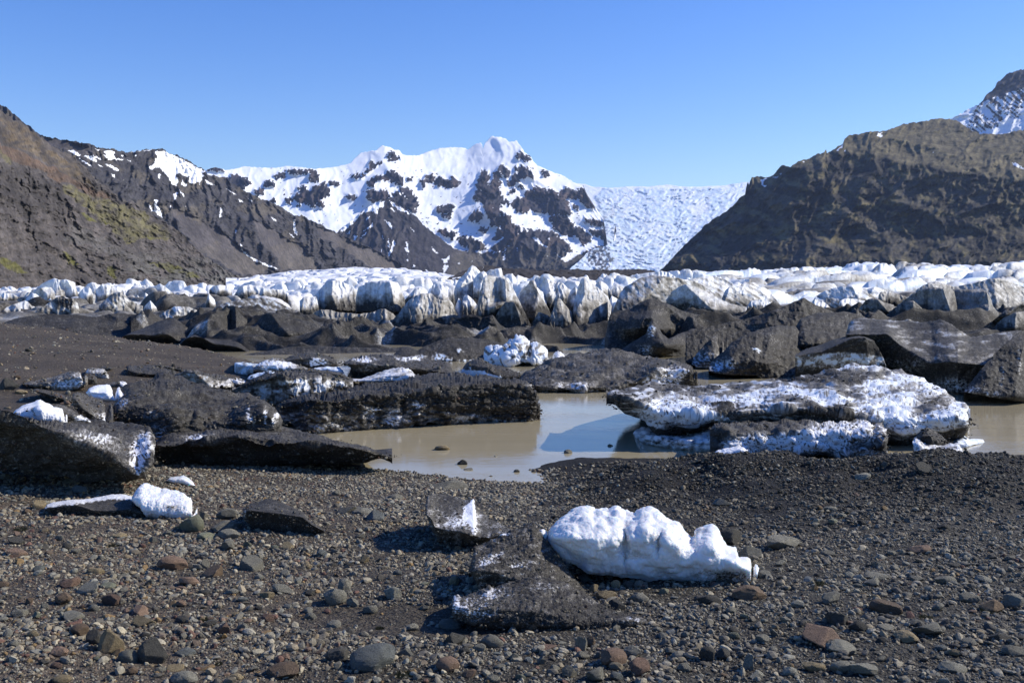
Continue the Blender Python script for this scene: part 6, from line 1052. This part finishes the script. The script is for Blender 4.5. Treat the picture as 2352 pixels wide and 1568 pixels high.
# left: snow head and icy plate
D1 = gd(B1([(1000, 515)])[0])
near('snowy_ice_block', 'white granular ice lump at the right end of the flat muddy ice plate, left foreground', 'ice block', top=B1([(842, 380), (870, 345), (900, 310), (940, 296), (1000, 315), (1030, 328), (1130, 342), (1180, 362), (1222, 392), (1262, 440), (1250, 480), (1225, 505)]), bot=B1([(842, 400), (900, 450), (940, 505), (1000, 515), (1150, 522), (1225, 510)]), brow=B1([(842, 385), (900, 390), (1000, 410), (1150, 440), (1262, 460)]), Db=D1, rec=.5, back=.3, q=1.0, bulge=.5, endr=30, pitch=1.2, jag=1.8, jw=7,
     dn=lambda A, X, Y: dn_rough(.014, .2, 361, .016, .08)(A, X, Y) + dn_rough(.004, .03, 363, .008, .024)(A, X, Y), mat=M_SNOW, seed=361, dirt=lambda x, y: .06 + .15 * fbm2(x / 12, y / 12, 3, 363) + ell(x, y, B1([(1110, 450, 22, 10, .5), (1060, 410, 20, 6, .25), (990, 490, 30, 10, .3), (1050, 505, 40, 6, .3)]), 3))
near('dirty_ice_slab', 'flat muddy ice plate with a crystal-white rim, left foreground', 'ice slab', top=B1([(285, 450), (300, 430), (340, 412), (450, 396), (550, 395), (650, 375), (720, 362), (790, 362), (850, 380), (900, 420), (945, 470)]), bot=B1([(285, 456), (320, 485), (450, 503), (600, 514), (700, 518), (880, 518), (945, 505)]), brow=B1([(285, 452), (400, 440), (480, 430), (600, 465), (700, 468), (830, 460), (945, 495)]), Db=D1 * 1.01, rec=.75, back=.25, q=1.1, cut=.08, bulge=0, endr=16, pitch=1.2, dn=dn_rough(.008, .1, 371, .008, .05), mat=M_NEAR, seed=371,
     dirt=lambda x, y: .82 - .75 * sstep(4, -2, y - prof(B1([(285, 450), (400, 430), (480, 425), (600, 405), (700, 392), (830, 392), (945, 470)]), x) + 3 * fbm2(x / 8, y / 8, 3, 373)))
near('snow_clump', 'little white snow patch on gravel behind the granular ice lump, left', 'snow', top=B1([(1065, 272), (1080, 258), (1120, 250), (1150, 246), (1172, 241), (1200, 258), (1230, 280), (1253, 302)]), bot=B1([(1065, 276), (1110, 286), (1160, 290), (1220, 310), (1253, 309)]), Db=gd(B1([(1220, 310)])[0]), rec=.5, back=.2, dn=dn_rough(.01, .15, 381, .012, .07), mat=M_SNOW, seed=381, pitch=1.2, dirt=lambda x, y: .1 + .2 * fbm2(x / 6, y / 6, 3, 383))

# ---------------------------------------------------------------- rocks
def ico(sub):
    bm = bmesh.new(); bmesh.ops.create_icosphere(bm, subdivisions=sub, radius=1.0)
    V = np.array([v.co[:] for v in bm.verts]); F = np.array([[v.index for v in f.verts] for f in bm.faces]); bm.free(); return V, F
def rock_proto(sub, rs, cuts, rnd, rough=.05, lo=.62, hi=.95):
    V, F = ico(sub); U = V / np.linalg.norm(V, axis=1)[:, None]
    n = rs.normal(size=(cuts, 3)); n /= np.linalg.norm(n, axis=1)[:, None]; h = rs.uniform(lo, hi, cuts)
    r = np.full(len(U), 1.0)
    for a, b in zip(n, h):
        c = U @ a; r = np.where(c > 1e-3, np.minimum(r, b / np.maximum(c, 1e-3)), r)
    r = r * (1 - rnd) + rnd * .85
    V = U * r[:, None]
    V = V * (1 + rough * fbm3(V * 2.2 + rs.rand() * 50, 3, 5))[:, None]
    return V.astype(np.float32), F
def rot_mats(n, rs, tilt):
    a = rs.uniform(0, 2 * np.pi, n); tx = rs.normal(0, tilt, n); ty = rs.normal(0, tilt, n)
    ca, sa = np.cos(a), np.sin(a); Z = np.zeros((n, 3, 3)); Z[:, 0, 0] = ca; Z[:, 0, 1] = -sa; Z[:, 1, 0] = sa; Z[:, 1, 1] = ca; Z[:, 2, 2] = 1
    X_ = np.zeros((n, 3, 3)); X_[:, 0, 0] = 1; X_[:, 1, 1] = np.cos(tx); X_[:, 1, 2] = -np.sin(tx); X_[:, 2, 1] = np.sin(tx); X_[:, 2, 2] = np.cos(tx)
    Y_ = np.zeros((n, 3, 3)); Y_[:, 1, 1] = 1; Y_[:, 0, 0] = np.cos(ty); Y_[:, 0, 2] = np.sin(ty); Y_[:, 2, 0] = -np.sin(ty); Y_[:, 2, 2] = np.cos(ty)
    return X_ @ Y_ @ Z
GREYS = np.array([(.12, .115, .108), (.09, .088, .084), (.15, .145, .135), (.065, .062, .06), (.105, .108, .108), (.17, .16, .14), (.135, .12, .10), (.05, .048, .047)])
WARM = np.array([(.16, .105, .08), (.13, .085, .07), (.20, .15, .10), (.14, .075, .06), (.17, .13, .10), (.11, .08, .065), (.22, .14, .07)])
def stone_cols(x, y, rs):
    n = len(x); X = CX + FPX * x / y
    c = GREYS[rs.randint(0, len(GREYS), n)] * rs.uniform(.9, 2.15, n)[:, None] * np.array([1.09, 1.01, .78])
    pw = np.interp(X, [0, 500, 900, 1400, 2352], [.24, .20, .10, .05, .03]); w_ = rs.rand(n) < pw
    c[w_] = WARM[rs.randint(0, len(WARM), w_.sum())] * np.array([1., 1.02, .86]) * rs.uniform(.7, 1.1, w_.sum())[:, None]
    bank = sstep(1180, 1420, X) * sstep(9.5, 13.0, y) * (y < 30)
    return c * (1 - .62 * bank * (rs.rand(n) < .9))[:, None] * (1 - .12 * sstep(1300, 2300, X))[:, None]
def rock_mat(name, attr):
    m, t, b = new_mat(name); N = NT(t)
    tc = t.nodes.new('ShaderNodeTexCoord'); p = N.pos() if attr else tc.outputs['Object']
    if attr: c0 = N.attr('col', 'Color')
    else: c0 = N.n('ShaderNodeObjectInfo').outputs['Color']
    sc = 1.0 if attr else .12
    a = N.noise(p, 22 * sc, 5, .7); g = N.noise(p, 120 * sc, 4, .75)
    c = N.mix(1.0, c0, N.ramp(a, [(.3, .72), (.7, 1.28)]), 'MULTIPLY'); c = N.mix(1.0, c, N.ramp(g, [(.3, .7), (.7, 1.35)]), 'MULTIPLY')
    t.links.new(c, b.inputs['Base Color']); b.inputs['Roughness'].default_value = .8; b.inputs['Specular IOR Level'].default_value = .3
    t.links.new(N.bump(g, .16 if not attr else .006, .6, N.bump(a, .25 if not attr else .01, .5)), b.inputs['Normal'])
    return m
rs = np.random.RandomState(11)
P_LO = [rock_proto(1, rs, 7, .05, .0, .5, .9) for _ in range(10)]
V12, F12 = ico(1)
P_MID = [rock_proto(2, rs, 9, .04, .03, .48, .88) for _ in range(12)]
P_HI = [rock_proto(4, rs, 13, .07, .06) for _ in range(12)]
P_ANG = [rock_proto(4, rs, 9, .03, .035, .42, .8) for _ in range(12)]
HOLES = []      # (x, y, r): ground already taken by ice and by the large stones
def scatter(n, smin, smax, D0, D1, protos, half=.56, power=1.6, bed=None, xr=None):
    """n loose stones over the shore, evenly over the ground"""
    m_ = 2.1 if not xr else 0.; n = int(n * (half * (D1 ** 2 - D0 ** 2) + 2 * m_ * (D1 - D0)) / (half * (D1 ** 2 - D0 ** 2)))
    y = rs.uniform(D0, D1, 3 * n); y = y[rs.rand(3 * n) < (half * y + m_) / (half * D1 + m_)][:n]; n = len(y); x = rs.uniform(-1, 1, n) * (half * y + m_)
    if xr: m = (CX + FPX * x / y > xr[0]) & (CX + FPX * x / y < xr[1]); x, y = x[m], y[m]
    dens = .55 + .9 * fbm2(x / .9, y / .9, 3, 901)
    k = rs.rand(len(x)) < np.clip(dens, .22, 1); silt = np.exp(-(((x + .75) / 1.0) ** 2 + ((y - 7.3) / .42) ** 2)) > .45
    k &= ~(silt & (rs.rand(len(x)) < .93)); x, y = x[k], y[k]
    z = ground_z(x, y, True); k = z > (-.03 if smax > .06 else .0); x, y, z = x[k], y[k], z[k]
    u = rs.rand(len(x)); s = (smin ** -power + u * (smax ** -power - smin ** -power)) ** (-1 / power) * .5
    return x, y, z, s
def merge_rocks(x, y, z, s, protos, flat=(.28, .8), tilt=.4, sink=.25):
    n = len(x); idx = rs.randint(0, len(protos), n); R = rot_mats(n, rs, tilt)
    sx = s * rs.uniform(.75, 1.35, n); sy = s * rs.uniform(.6, 1.1, n); sz = s * rs.uniform(*flat, n)
    cols = stone_cols(x, y, rs); Vs, Fs, Cs = [], [], []; off = 0
    for k, (V, F) in enumerate(protos):
        m = np.where(idx == k)[0]
        if not len(m): continue
        S = np.stack([sx[m], sy[m], sz[m]], 1)
        W = np.einsum('nij,nvj->nvi', R[m], V[None] * S[:, None, :]) + np.stack([x[m], y[m], z[m] + sz[m] * (1 - 2 * sink) * .6], 1)[:, None]
        Vs.append(W.reshape(-1, 3).astype(np.float32)); Fs.append((F[None] + (np.arange(len(m)) * len(V))[:, None, None] + off).reshape(-1, 3)); Cs.append(np.repeat(cols[m], len(V), 0)); off += len(m) * len(V)
    return np.concatenate(Vs), np.concatenate(Fs), np.concatenate(Cs)
V_, F_, C_ = [], [], []; off = 0; GV, GF, GC = [], [], []; goff = 0
for spec in [dict(n=36000, smin=.045, smax=.10, D0=3.9, D1=18, protos=P_MID), dict(n=105000, smin=.026, smax=.05, D0=3.8, D1=17.5, protos=P_LO), dict(n=110000, smin=.013, smax=.026, D0=3.8, D1=10.5, protos=P_LO, power=1.2), dict(n=36000, smin=.008, smax=.013, D0=3.8, D1=6.6, protos=[(V12 * .8, F12)], power=1.),
             dict(n=16000, smin=.05, smax=.26, D0=18, D1=58, protos=P_MID, xr=(-100, 900), power=2.6), dict(n=9000, smin=.03, smax=.06, D0=11, D1=16.5, protos=P_LO, xr=(1180, 2500))]:
    x, y, z, s = scatter(**spec)
    for a, b_ in ((V_, 0),): pass
    v, f, c = merge_rocks(x, y, z, s, spec['protos']); V_.append(v); F_.append(f + off); C_.append(c); off += len(v)
# grit and pebbles melted out on top of the dirty ice
for A_, d_, ar in GRIT:
    n = int(min(len(A_) * .5, 260 + ar / 22)); i_ = rs.randint(0, len(A_), n); q_ = A_[i_] + rs.normal(0, .004 * d_, (n, 3)) * np.array([1, 1, .0])
    s_ = d_ / 2287 * 1.7 * (rs.pareto(2.6, n) + .55); s_ = np.minimum(s_, d_ / 2287 * 9)
    v, f, c = merge_rocks(q_[:, 0], q_[:, 1], q_[:, 2], s_ * .6, P_LO); GV.append(v); GF.append(f + goff); GC.append(c * .55); goff += len(v)
tag(mesh_obj('grit', np.concatenate(GV), np.concatenate(GF), rock_mat('grit_stone', True), {'col': np.concatenate(GC)}, smooth=False), kind='stuff')
gravel = mesh_obj('gravel', np.concatenate(V_), np.concatenate(F_), rock_mat('gravel_stone', True), {'col': np.concatenate(C_)}, smooth=False)
tag(gravel, kind='stuff')

# ---- the larger stones, each an object of its own
M_ROCK = rock_mat('stone', False)
hi_me = []; an_me = []
for V, F in P_ANG:
    o = mesh_obj('stone', V * 1.25, F, M_ROCK, smooth=False); an_me.append(o.data); bpy.data.objects.remove(o)
for k, (V, F) in enumerate(P_HI):
    o = mesh_obj('stone', V, F, M_ROCK, smooth=False); hi_me.append(o.data); bpy.data.objects.remove(o)
mi_me = []
for k, (V, F) in enumerate([rock_proto(3, rs, 12, .05, .05) for _ in range(12)]):
    o = mesh_obj('stone', V, F, M_ROCK, smooth=False); mi_me.append(o.data); bpy.data.objects.remove(o)
CN = {'g': ('grey', (.155, .15, .14)), 'l': ('pale', (.20, .195, .18)), 'd': ('charcoal', (.055, .053, .052)), 't': ('tan', (.23, .185, .125)), 'b': ('brown', (.12, .085, .062)), 'r': ('reddish', (.125, .082, .068)), 'p': ('pinkish', (.19, .13, .105)), 'o': ('green-grey', (.15, .155, .125)), 'u': ('blue-grey', (.12, .13, .14))}
SH = {'r': ('rounded', .62), 'f': ('flat', .4), 'a': ('angular', .7), 'p': ('pointed', .95), 's': ('slab-like', .3)}
MARKS = [('the white ice block', 1500, 1250, 250), ('the black ice mass', 1240, 1330, 190), ('the tilted ice slab', 1070, 1180, 90), ('the small black slab', 650, 1190, 90), ('the muddy ice plate', 330, 1170, 130), ('the muddy pool', 1100, 1075, 150), ('the dark gravel bank', 1850, 1085, 500), ('the left-edge black slab', 170, 1060, 170)]
used = {}
def where(X, Y):
    """a few words on where a stone lies, from the things around it"""
    best = None
    for nm, mx, my, r in MARKS:
        if mx is None: continue
        dx = X - mx; dy = (Y - my) * 1.5; d = max(0, math.hypot(dx, dy) - r)
        if best is None or d < best[0]: best = (d, nm, dx, Y - my, r)
    d, nm, dx, dy, r = best
    far = 'just' if d < 60 else '' if d < 200 else 'far'
    side = ('in front of' if dy > 0 else 'behind') if abs(dx) < r * .7 else ('left of' if dx < 0 else 'right of')
    dep = 'low down' if Y > 1440 else 'midway' if Y > 1270 else 'high up'
    return far, side, nm, dep
def stone(X, Y, wpx, hpx, c='g', sh='r', me=None, D=None, seed=None, group='larger stones lying among the gravel', extra=''):
    """X, Y the stone's middle, wpx x hpx its size in picture units"""
    D = D or float(ground_at(X, Y + hpx * .38)); wm = wpx / FPX * D; hm = hpx / FPX * D
    P = pt(X, Y + hpx * .38, D); nm_, base = CN[c]
    r_ = np.random.RandomState(int(X * 7 + Y * 13) % 100000)
    o = bpy.data.objects.new('stone', me or (an_me if sh in 'aps' else hi_me)[r_.randint(12)]); col.objects.link(o)
    fl = SH[sh][1]; hz_ = max(hm * .62, wm * fl * .30)
    o.scale = (wm * .56, wm * .56 * r_.uniform(.55, 1.), hz_)
    o.rotation_euler = (r_.normal(0, .12), r_.normal(0, .12), r_.choice([0., np.pi]) + r_.normal(0, .25))
    gz = float(ground_z(np.array([P[0]]), np.array([P[1] + wm * .3]), False)[0]); o.location = (P[0], P[1] + wm * .30, max(gz, -.02) + hz_ * .52)
    k = r_.uniform(1.0, 1.65); o.color = (base[0] * k * 1.04, base[1] * k, base[2] * k * .80, 1)
    big = 'big' if wpx > 45 else 'small' if wpx < 26 else 'medium'
    far, side, nm, dep = where(X, Y)
    o['label'] = ' '.join(f'{big} {nm_} {SH[sh][0]} stone {far} {side} {nm}'.split()); o['category'] = 'stone'; o['group'] = group; o['_dep'] = dep; o['_x'] = float(X); o['_y'] = float(Y)
    STONES.append(o); HOLES.append((X, Y, wpx * .5)); return o
STONES = []
def slist(T, k, L):
    for cx_, cy_, w_, h_, c, sh in L:
        X, Y = T([(cx_, cy_)])[0]; stone(X, Y, w_ * k, h_ * k, c, sh)
slist(B1, .3592, [(1212, 560, 120, 105, 'o', 'p'), (1310, 635, 115, 48, 'o', 'r'), (1455, 625, 140, 66, 'g', 'r'), (1452, 697, 95, 62, 'g', 'a'), (1577, 690, 56, 52, 'o', 'r'), (1603, 815, 120, 90, 'g', 'a'), (1430, 575, 190, 70, 'g', 'f'), (1835, 700, 72, 46, 't', 'a'), (416, 697, 64, 50, 'd', 'r'), (748, 632, 105, 40, 't', 'f'), (972, 655, 52, 40, 'g', 'r'),
    (1085, 815, 180, 90, 'p', 'f'), (1358, 866, 140, 72, 'b', 'a'), (1197, 918, 112, 72, 'p', 'a'), (602, 860, 104, 42, 't', 'r'), (425, 938, 150, 58, 'r', 'f'), (562, 972, 145, 66, 'g', 'a'), (682, 948, 88, 30, 'o', 's'), (392, 1032, 108, 84, 'b', 'r'), (702, 1052, 112, 60, 'r', 'a'), (240, 437, 92, 52, 't', 'p'), (882, 1112, 92, 60, 'p', 'a'), (912, 1182, 112, 76, 't', 'a'), (592, 1282, 104, 92, 'd', 'r'),
    (702, 1322, 158, 140, 't', 'a'), (500, 1240, 104, 60, 'b', 'a'), (366, 1382, 112, 62, 'p', 'r'), (820, 1412, 146, 82, 'g', 'r'), (985, 1395, 190, 140, 'd', 'a'), (1112, 1472, 84, 40, 't', 'a'), (1165, 1550, 175, 62, 'g', 'f'), (372, 1552, 132, 50, 't', 'f'), (690, 1542, 60, 48, 'l', 'r'), (1420, 1230, 84, 66, 'r', 'a'), (1705, 1160, 84, 50, 'r', 'r'), (1172, 1382, 135, 50, 'u', 'f'), (112, 1130, 104, 46, 'g', 'r'),
    (232, 1137, 60, 48, 'o', 'a'), (80, 745, 150, 50, 'p', 'f'), (1820, 870, 60, 52, 'g', 'r'), (1905, 922, 52, 50, 'l', 'r'), (1822, 985, 145, 40, 'g', 's'), (1702, 1012, 95, 42, 't', 'f'), (1800, 1512, 225, 66, 'b', 'f'), (1880, 1440, 46, 62, 't', 'p'), (1822, 1412, 62, 50, 'p', 'r'), (452, 1142, 150, 58, 'g', 'f'), (90, 665, 100, 36, 'd', 'a'), (500, 335, 100, 50, 'u', 'f'), (445, 280, 80, 44, 'g', 'a'), (695, 275, 45, 34, 't', 'r'), (25, 250, 60, 44, 'g', 'r'),
    (960, 925, 46, 36, 'g', 'r'), (780, 980, 60, 26, 'g', 'f'), (1160, 480, 0.1 + 40, 30, 'g', 'a'), (1440, 500, 110, 56, 'g', 'a'), (1290, 500, 60, 50, 'g', 'a'), (1720, 465, 0.1 + 44, 30, 'd', 'a'), (280, 1085, 50, 44, 'g', 'r'), (180, 1045, 56, 50, 'b', 'r'), (1260, 825, 60, 50, 'g', 'a'), (1310, 820, 60, 62, 'g', 'a'), (1650, 770, 50, 52, 'g', 'r'), (1560, 745, 46, 40, 'g', 'r')])
slist(B2, .3592, [(52, 1022, 150, 116, 'g', 'r'), (120, 957, 95, 92, 'g', 'r'), (172, 1057, 82, 60, 'g', 'r'), (432, 1005, 112, 82, 'l', 'r'), (285, 1100, 74, 52, 'g', 'a'), (327, 503, 112, 80, 'u', 'a'), (240, 472, 130, 52, 'g', 'r'), (142, 465, 100, 54, 'g', 'a'), (246, 782, 60, 48, 't', 'a'), (450, 382, 104, 40, 'g', 'r'), (822, 922, 56, 50, 't', 'a'), (765, 308, 220, 50, 'g', 's'), (800, 1200, 145, 46, 'g', 'f'), (822, 1295, 130, 90, 'd', 'a'),
    (1062, 1312, 160, 78, 'g', 'f'), (986, 1347, 82, 50, 'g', 'r'), (510, 1382, 92, 58, 'g', 'a'), (300, 1432, 330, 130, 'u', 'f'), (782, 1462, 124, 70, 'p', 'a'), (922, 1517, 92, 48, 'p', 'r'), (1640, 1325, 84, 100, 'g', 'a'), (1702, 1312, 62, 70, 'b', 'r'), (1842, 1422, 205, 110, 'p', 'r'), (1972, 1372, 112, 80, 'g', 'r'), (2012, 1475, 142, 110, 'r', 'r'), (1732, 1532, 134, 80, 'g', 'a'), (1560, 1502, 104, 82, 'g', 'r'), (1722, 972, 62, 50, 't', 'a'),
    (1802, 1014, 134, 50, 't', 'r'), (1872, 1082, 112, 60, 'd', 'a'), (2012, 1032, 124, 60, 'g', 'r'), (1860, 942, 60, 60, 't', 'r'), (1830, 890, 40, 40, 'g', 'a'), (1942, 942, 62, 42, 'd', 'r'), (1660, 905, 90, 30, 'g', 'r'), (2010, 940, 60, 40, 'g', 'a'), (75, 1400, 150, 90, 'd', 'f'), (640, 1090, 60, 30, 'g', 'a'), (570, 988, 64, 34, 't', 'a'), (1430, 1350, 0.1 + 150, 30, 'r', 's'), (1200, 1410, 60, 40, 'g', 'a'), (1380, 1430, 50, 50, 'g', 'a'), (330, 1555, 60, 30, 'l', 'r'),
    (745, 66, 82, 36, 't', 'a'), (868, 160, 62, 36, 'd', 'a'), (912, 202, 62, 20, 'g', 'f'), (1226, 210, 38, 26, 'g', 'r'), (1056, 243, 28, 14, 'g', 'a'), (1556, 90, 52, 32, 'g', 'r'), (1822, 48, 42, 20, 't', 'r'), (1095, 116, 20, 14, 'l', 'a'), (1330, 212, 24, 14, 'g', 'a'), (715, 712, 66, 44, 'd', 'r')])
slist(B3, .3592, [(200, 645, 150, 105, 'd', 'a'), (342, 735, 152, 94, 'g', 'a'), (545, 685, 245, 82, 'g', 'f'), (422, 877, 82, 48, 'g', 'r'), (1052, 252, 114, 50, 'l', 'r'), (160, 422, 112, 40, 'g', 'a'), (846, 458, 84, 28, 'l', 'f'), (1142, 893, 150, 44, 'g', 'r'), (1118, 935, 114, 44, 'g', 'a'), (852, 1037, 134, 70, 'g', 'r'), (330, 1005, 225, 94, 'b', 'r'), (1222, 1092, 164, 72, 'b', 'a'), (892, 1172, 154, 82, 'd', 'a'), (1022, 1217, 112, 72, 'd', 'r'),
    (1345, 1282, 154, 62, 't', 'f'), (795, 1295, 265, 100, 'p', 'a'), (922, 1355, 184, 60, 'l', 'f'), (416, 1292, 92, 68, 'g', 'r'), (155, 1392, 92, 70, 'd', 'r'), (60, 1402, 82, 80, 'd', 'a'), (330, 1450, 80, 90, 'g', 'p'), (1592, 917, 134, 54, 'g', 'r'), (1495, 1245, 224, 66, 'g', 's'), (1742, 1037, 134, 64, 'g', 'r'), (2022, 1045, 134, 100, 'g', 'r'), (1872, 1092, 154, 72, 'b', 'a'), (2032, 1372, 134, 62, 'g', 'r'), (1642, 1482, 184, 56, 'l', 'r'), (742, 1472, 154, 62, 't', 'r'),
    (922, 1482, 114, 60, 'g', 'a'), (1072, 1490, 200, 80, 'g', 'f'), (1650, 1382, 74, 50, 't', 'r'), (380, 1525, 94, 42, 'l', 'a'), (1422, 718, 144, 54, 'p', 'r'), (1942, 1282, 114, 58, 'd', 'a'), (830, 745, 90, 40, 'g', 'f'), (1400, 905, 90, 30, 'g', 'r'), (1830, 908, 100, 36, 'l', 'r'), (1160, 822, 90, 40, 'g', 'a'), (1020, 955, 0.1 + 60, 30, 'g', 'r'), (640, 1075, 80, 40, 'l', 'a'), (1440, 205, 100, 60, 'd', 'a'), (1570, 578, 80, 40, 'd', 'r'), (1400, 1190, 100, 40, 'g', 'r'), (1200, 1220, 110, 36, 'g', 'f'), (160, 1320, 50, 40, 'd', 'r'), (70, 1045, 150, 70, 'd', 'f')])
slist(L1, .293, [(1645, 962, 108, 48, 't', 'a'), (1120, 1042, 74, 42, 'p', 'a'), (942, 1258, 44, 26, 't', 'r'), (604, 990, 88, 44, 'b', 'r'), (45, 965, 140, 100, 'd', 'p'), (155, 1018, 90, 34, 't', 'f'), (130, 902, 50, 30, 'b', 'r'), (215, 687, 54, 28, 'd', 'r'), (1150, 688, 26, 20, 'b', 'r'), (1662, 705, 26, 14, 'l', 'r'), (275, 1225, 30, 30, 'r', 'a')])
n_tr = len(STONES)
k_ = 0
while len(STONES) < 298 and k_ < 5000:
    k_ += 1
    Y = 1130 + 430 * rs.rand() ** .75; X = rs.uniform(-10, 2362); wpx = rs.uniform(20, 38) * (.55 + .45 * (Y - 1100) / 450)
    if any(math.hypot(X - a, (Y - b) * 1.6) < c + wpx * .7 for a, b, c in HOLES): continue
    if (1230 < X < 1760 and 1150 < Y < 1350) or (1030 < X < 1480 and 1195 < Y < 1455) or (970 < X < 1180 and 1120 < Y < 1275) or (550 < X < 760 and 1135 < Y < 1240) or (100 < X < 460 and 1105 < Y < 1200): continue
    pw = np.interp(X, [0, 700, 1200, 2352], [.25, .15, .06, .03])
    c = 'rbptb'[rs.randint(5)] if rs.rand() < pw else 'ggglduogd'[rs.randint(9)]
    stone(X, Y, wpx, wpx * rs.uniform(.35, .7), c, 'raaf'[rs.randint(4)], me=mi_me[rs.randint(12)])
# tell namesakes apart: where on the gravel, then their order
from collections import defaultdict
def split_same(key):
    g = defaultdict(list)
    for o in STONES: g[o['label']].append(o)
    for L in g.values():
        if len(L) > 1: key(L)
def k1(L):
    for o in L: o['label'] = o['label'].replace('stone just', 'stone') + ' ' + o['_dep']
def k2(L):
    L.sort(key=lambda o: o['_x']); m = len(L)
    names = {2: ['left-hand', 'right-hand'], 3: ['leftmost', 'middle', 'rightmost']}.get(m)
    for i, o in enumerate(L):
        w_ = names[i] if names else ('leftmost' if i == 0 else 'rightmost' if i == m - 1 else ['second', 'third', 'fourth', 'fifth', 'sixth', 'seventh', 'eighth', 'ninth', 'tenth'][min(i - 1, 8)] + ' from left')
        o['label'] = f"{w_} " + o['label'] if 'from' not in w_ else o['label'] + f", {w_}"
split_same(k1); split_same(k2)
for o in STONES:
    for k in ('_dep', '_x', '_y'): del o[k]
# ---- small tufts of moss and grass between the stones
m, t, b = new_mat('tuft_green'); N = NT(t); t.links.new(N.mix(N.noise(N.pos(), 40), (.05, .05, .012), (.11, .085, .03)), b.inputs['Base Color']); b.inputs['Roughness'].default_value = .9
M_TUFT = m
for i, (T, cx_, cy_, w_, lab) in enumerate([(B1, 130, 590, 90, 'moss tuft by the left edge, below the flat muddy ice plate'), (B1, 1320, 1170, 100, 'yellow-green grass tuft right of the tan angular stone, left foreground'), (B1, 870, 880, 50, 'small green tuft in the left middle of the gravel'), (B1, 720, 700, 80, 'dry brownish tuft above the small green one'), (B3, 770, 940, 100, 'olive moss tuft right of the large white block'),
                                  (B3, 1450, 1155, 90, 'olive-brown moss tuft on the right-hand gravel'), (B3, 1850, 1120, 100, 'moss tuft beside the brown angular stone at the right'), (B2, 500, 1520, 110, 'dry grass tuft at the bottom, left of centre'), (B2, 350, 1225, 60, 'green sprig left of the grit-covered ice mass'), (B1, 1400, 1450, 50, 'thin pale grass sprig at the bottom left')]):
    X, Y = T([(cx_, cy_)])[0]; D = gd((X, Y)); P = pt(X, Y, D); R_ = w_ * .3592 / FPX * D * .5; n = 260; rr = np.random.RandomState(50 + i)
    a = rr.uniform(0, 6.28, n); q = R_ * np.sqrt(rr.rand(n)); bx = P[0] + q * np.cos(a); by = P[1] + q * np.sin(a); bz = ground_z(bx, by)
    h = R_ * rr.uniform(.15, .55, n); lean = rr.normal(0, .5, (n, 2)) * h[:, None]; wd = .0022
    V = np.stack([np.stack([bx - wd, by, bz], 1), np.stack([bx + wd, by, bz], 1), np.stack([bx + lean[:, 0], by + lean[:, 1], bz + h], 1)], 1).reshape(-1, 3)
    tag(mesh_obj('grass_tuft', V, np.arange(3 * n).reshape(-1, 3), M_TUFT, smooth=False), lab, 'grass tuft', 'small tufts growing between the stones')
print('SCRIPT', round(time.time() - T_START, 1), 's')
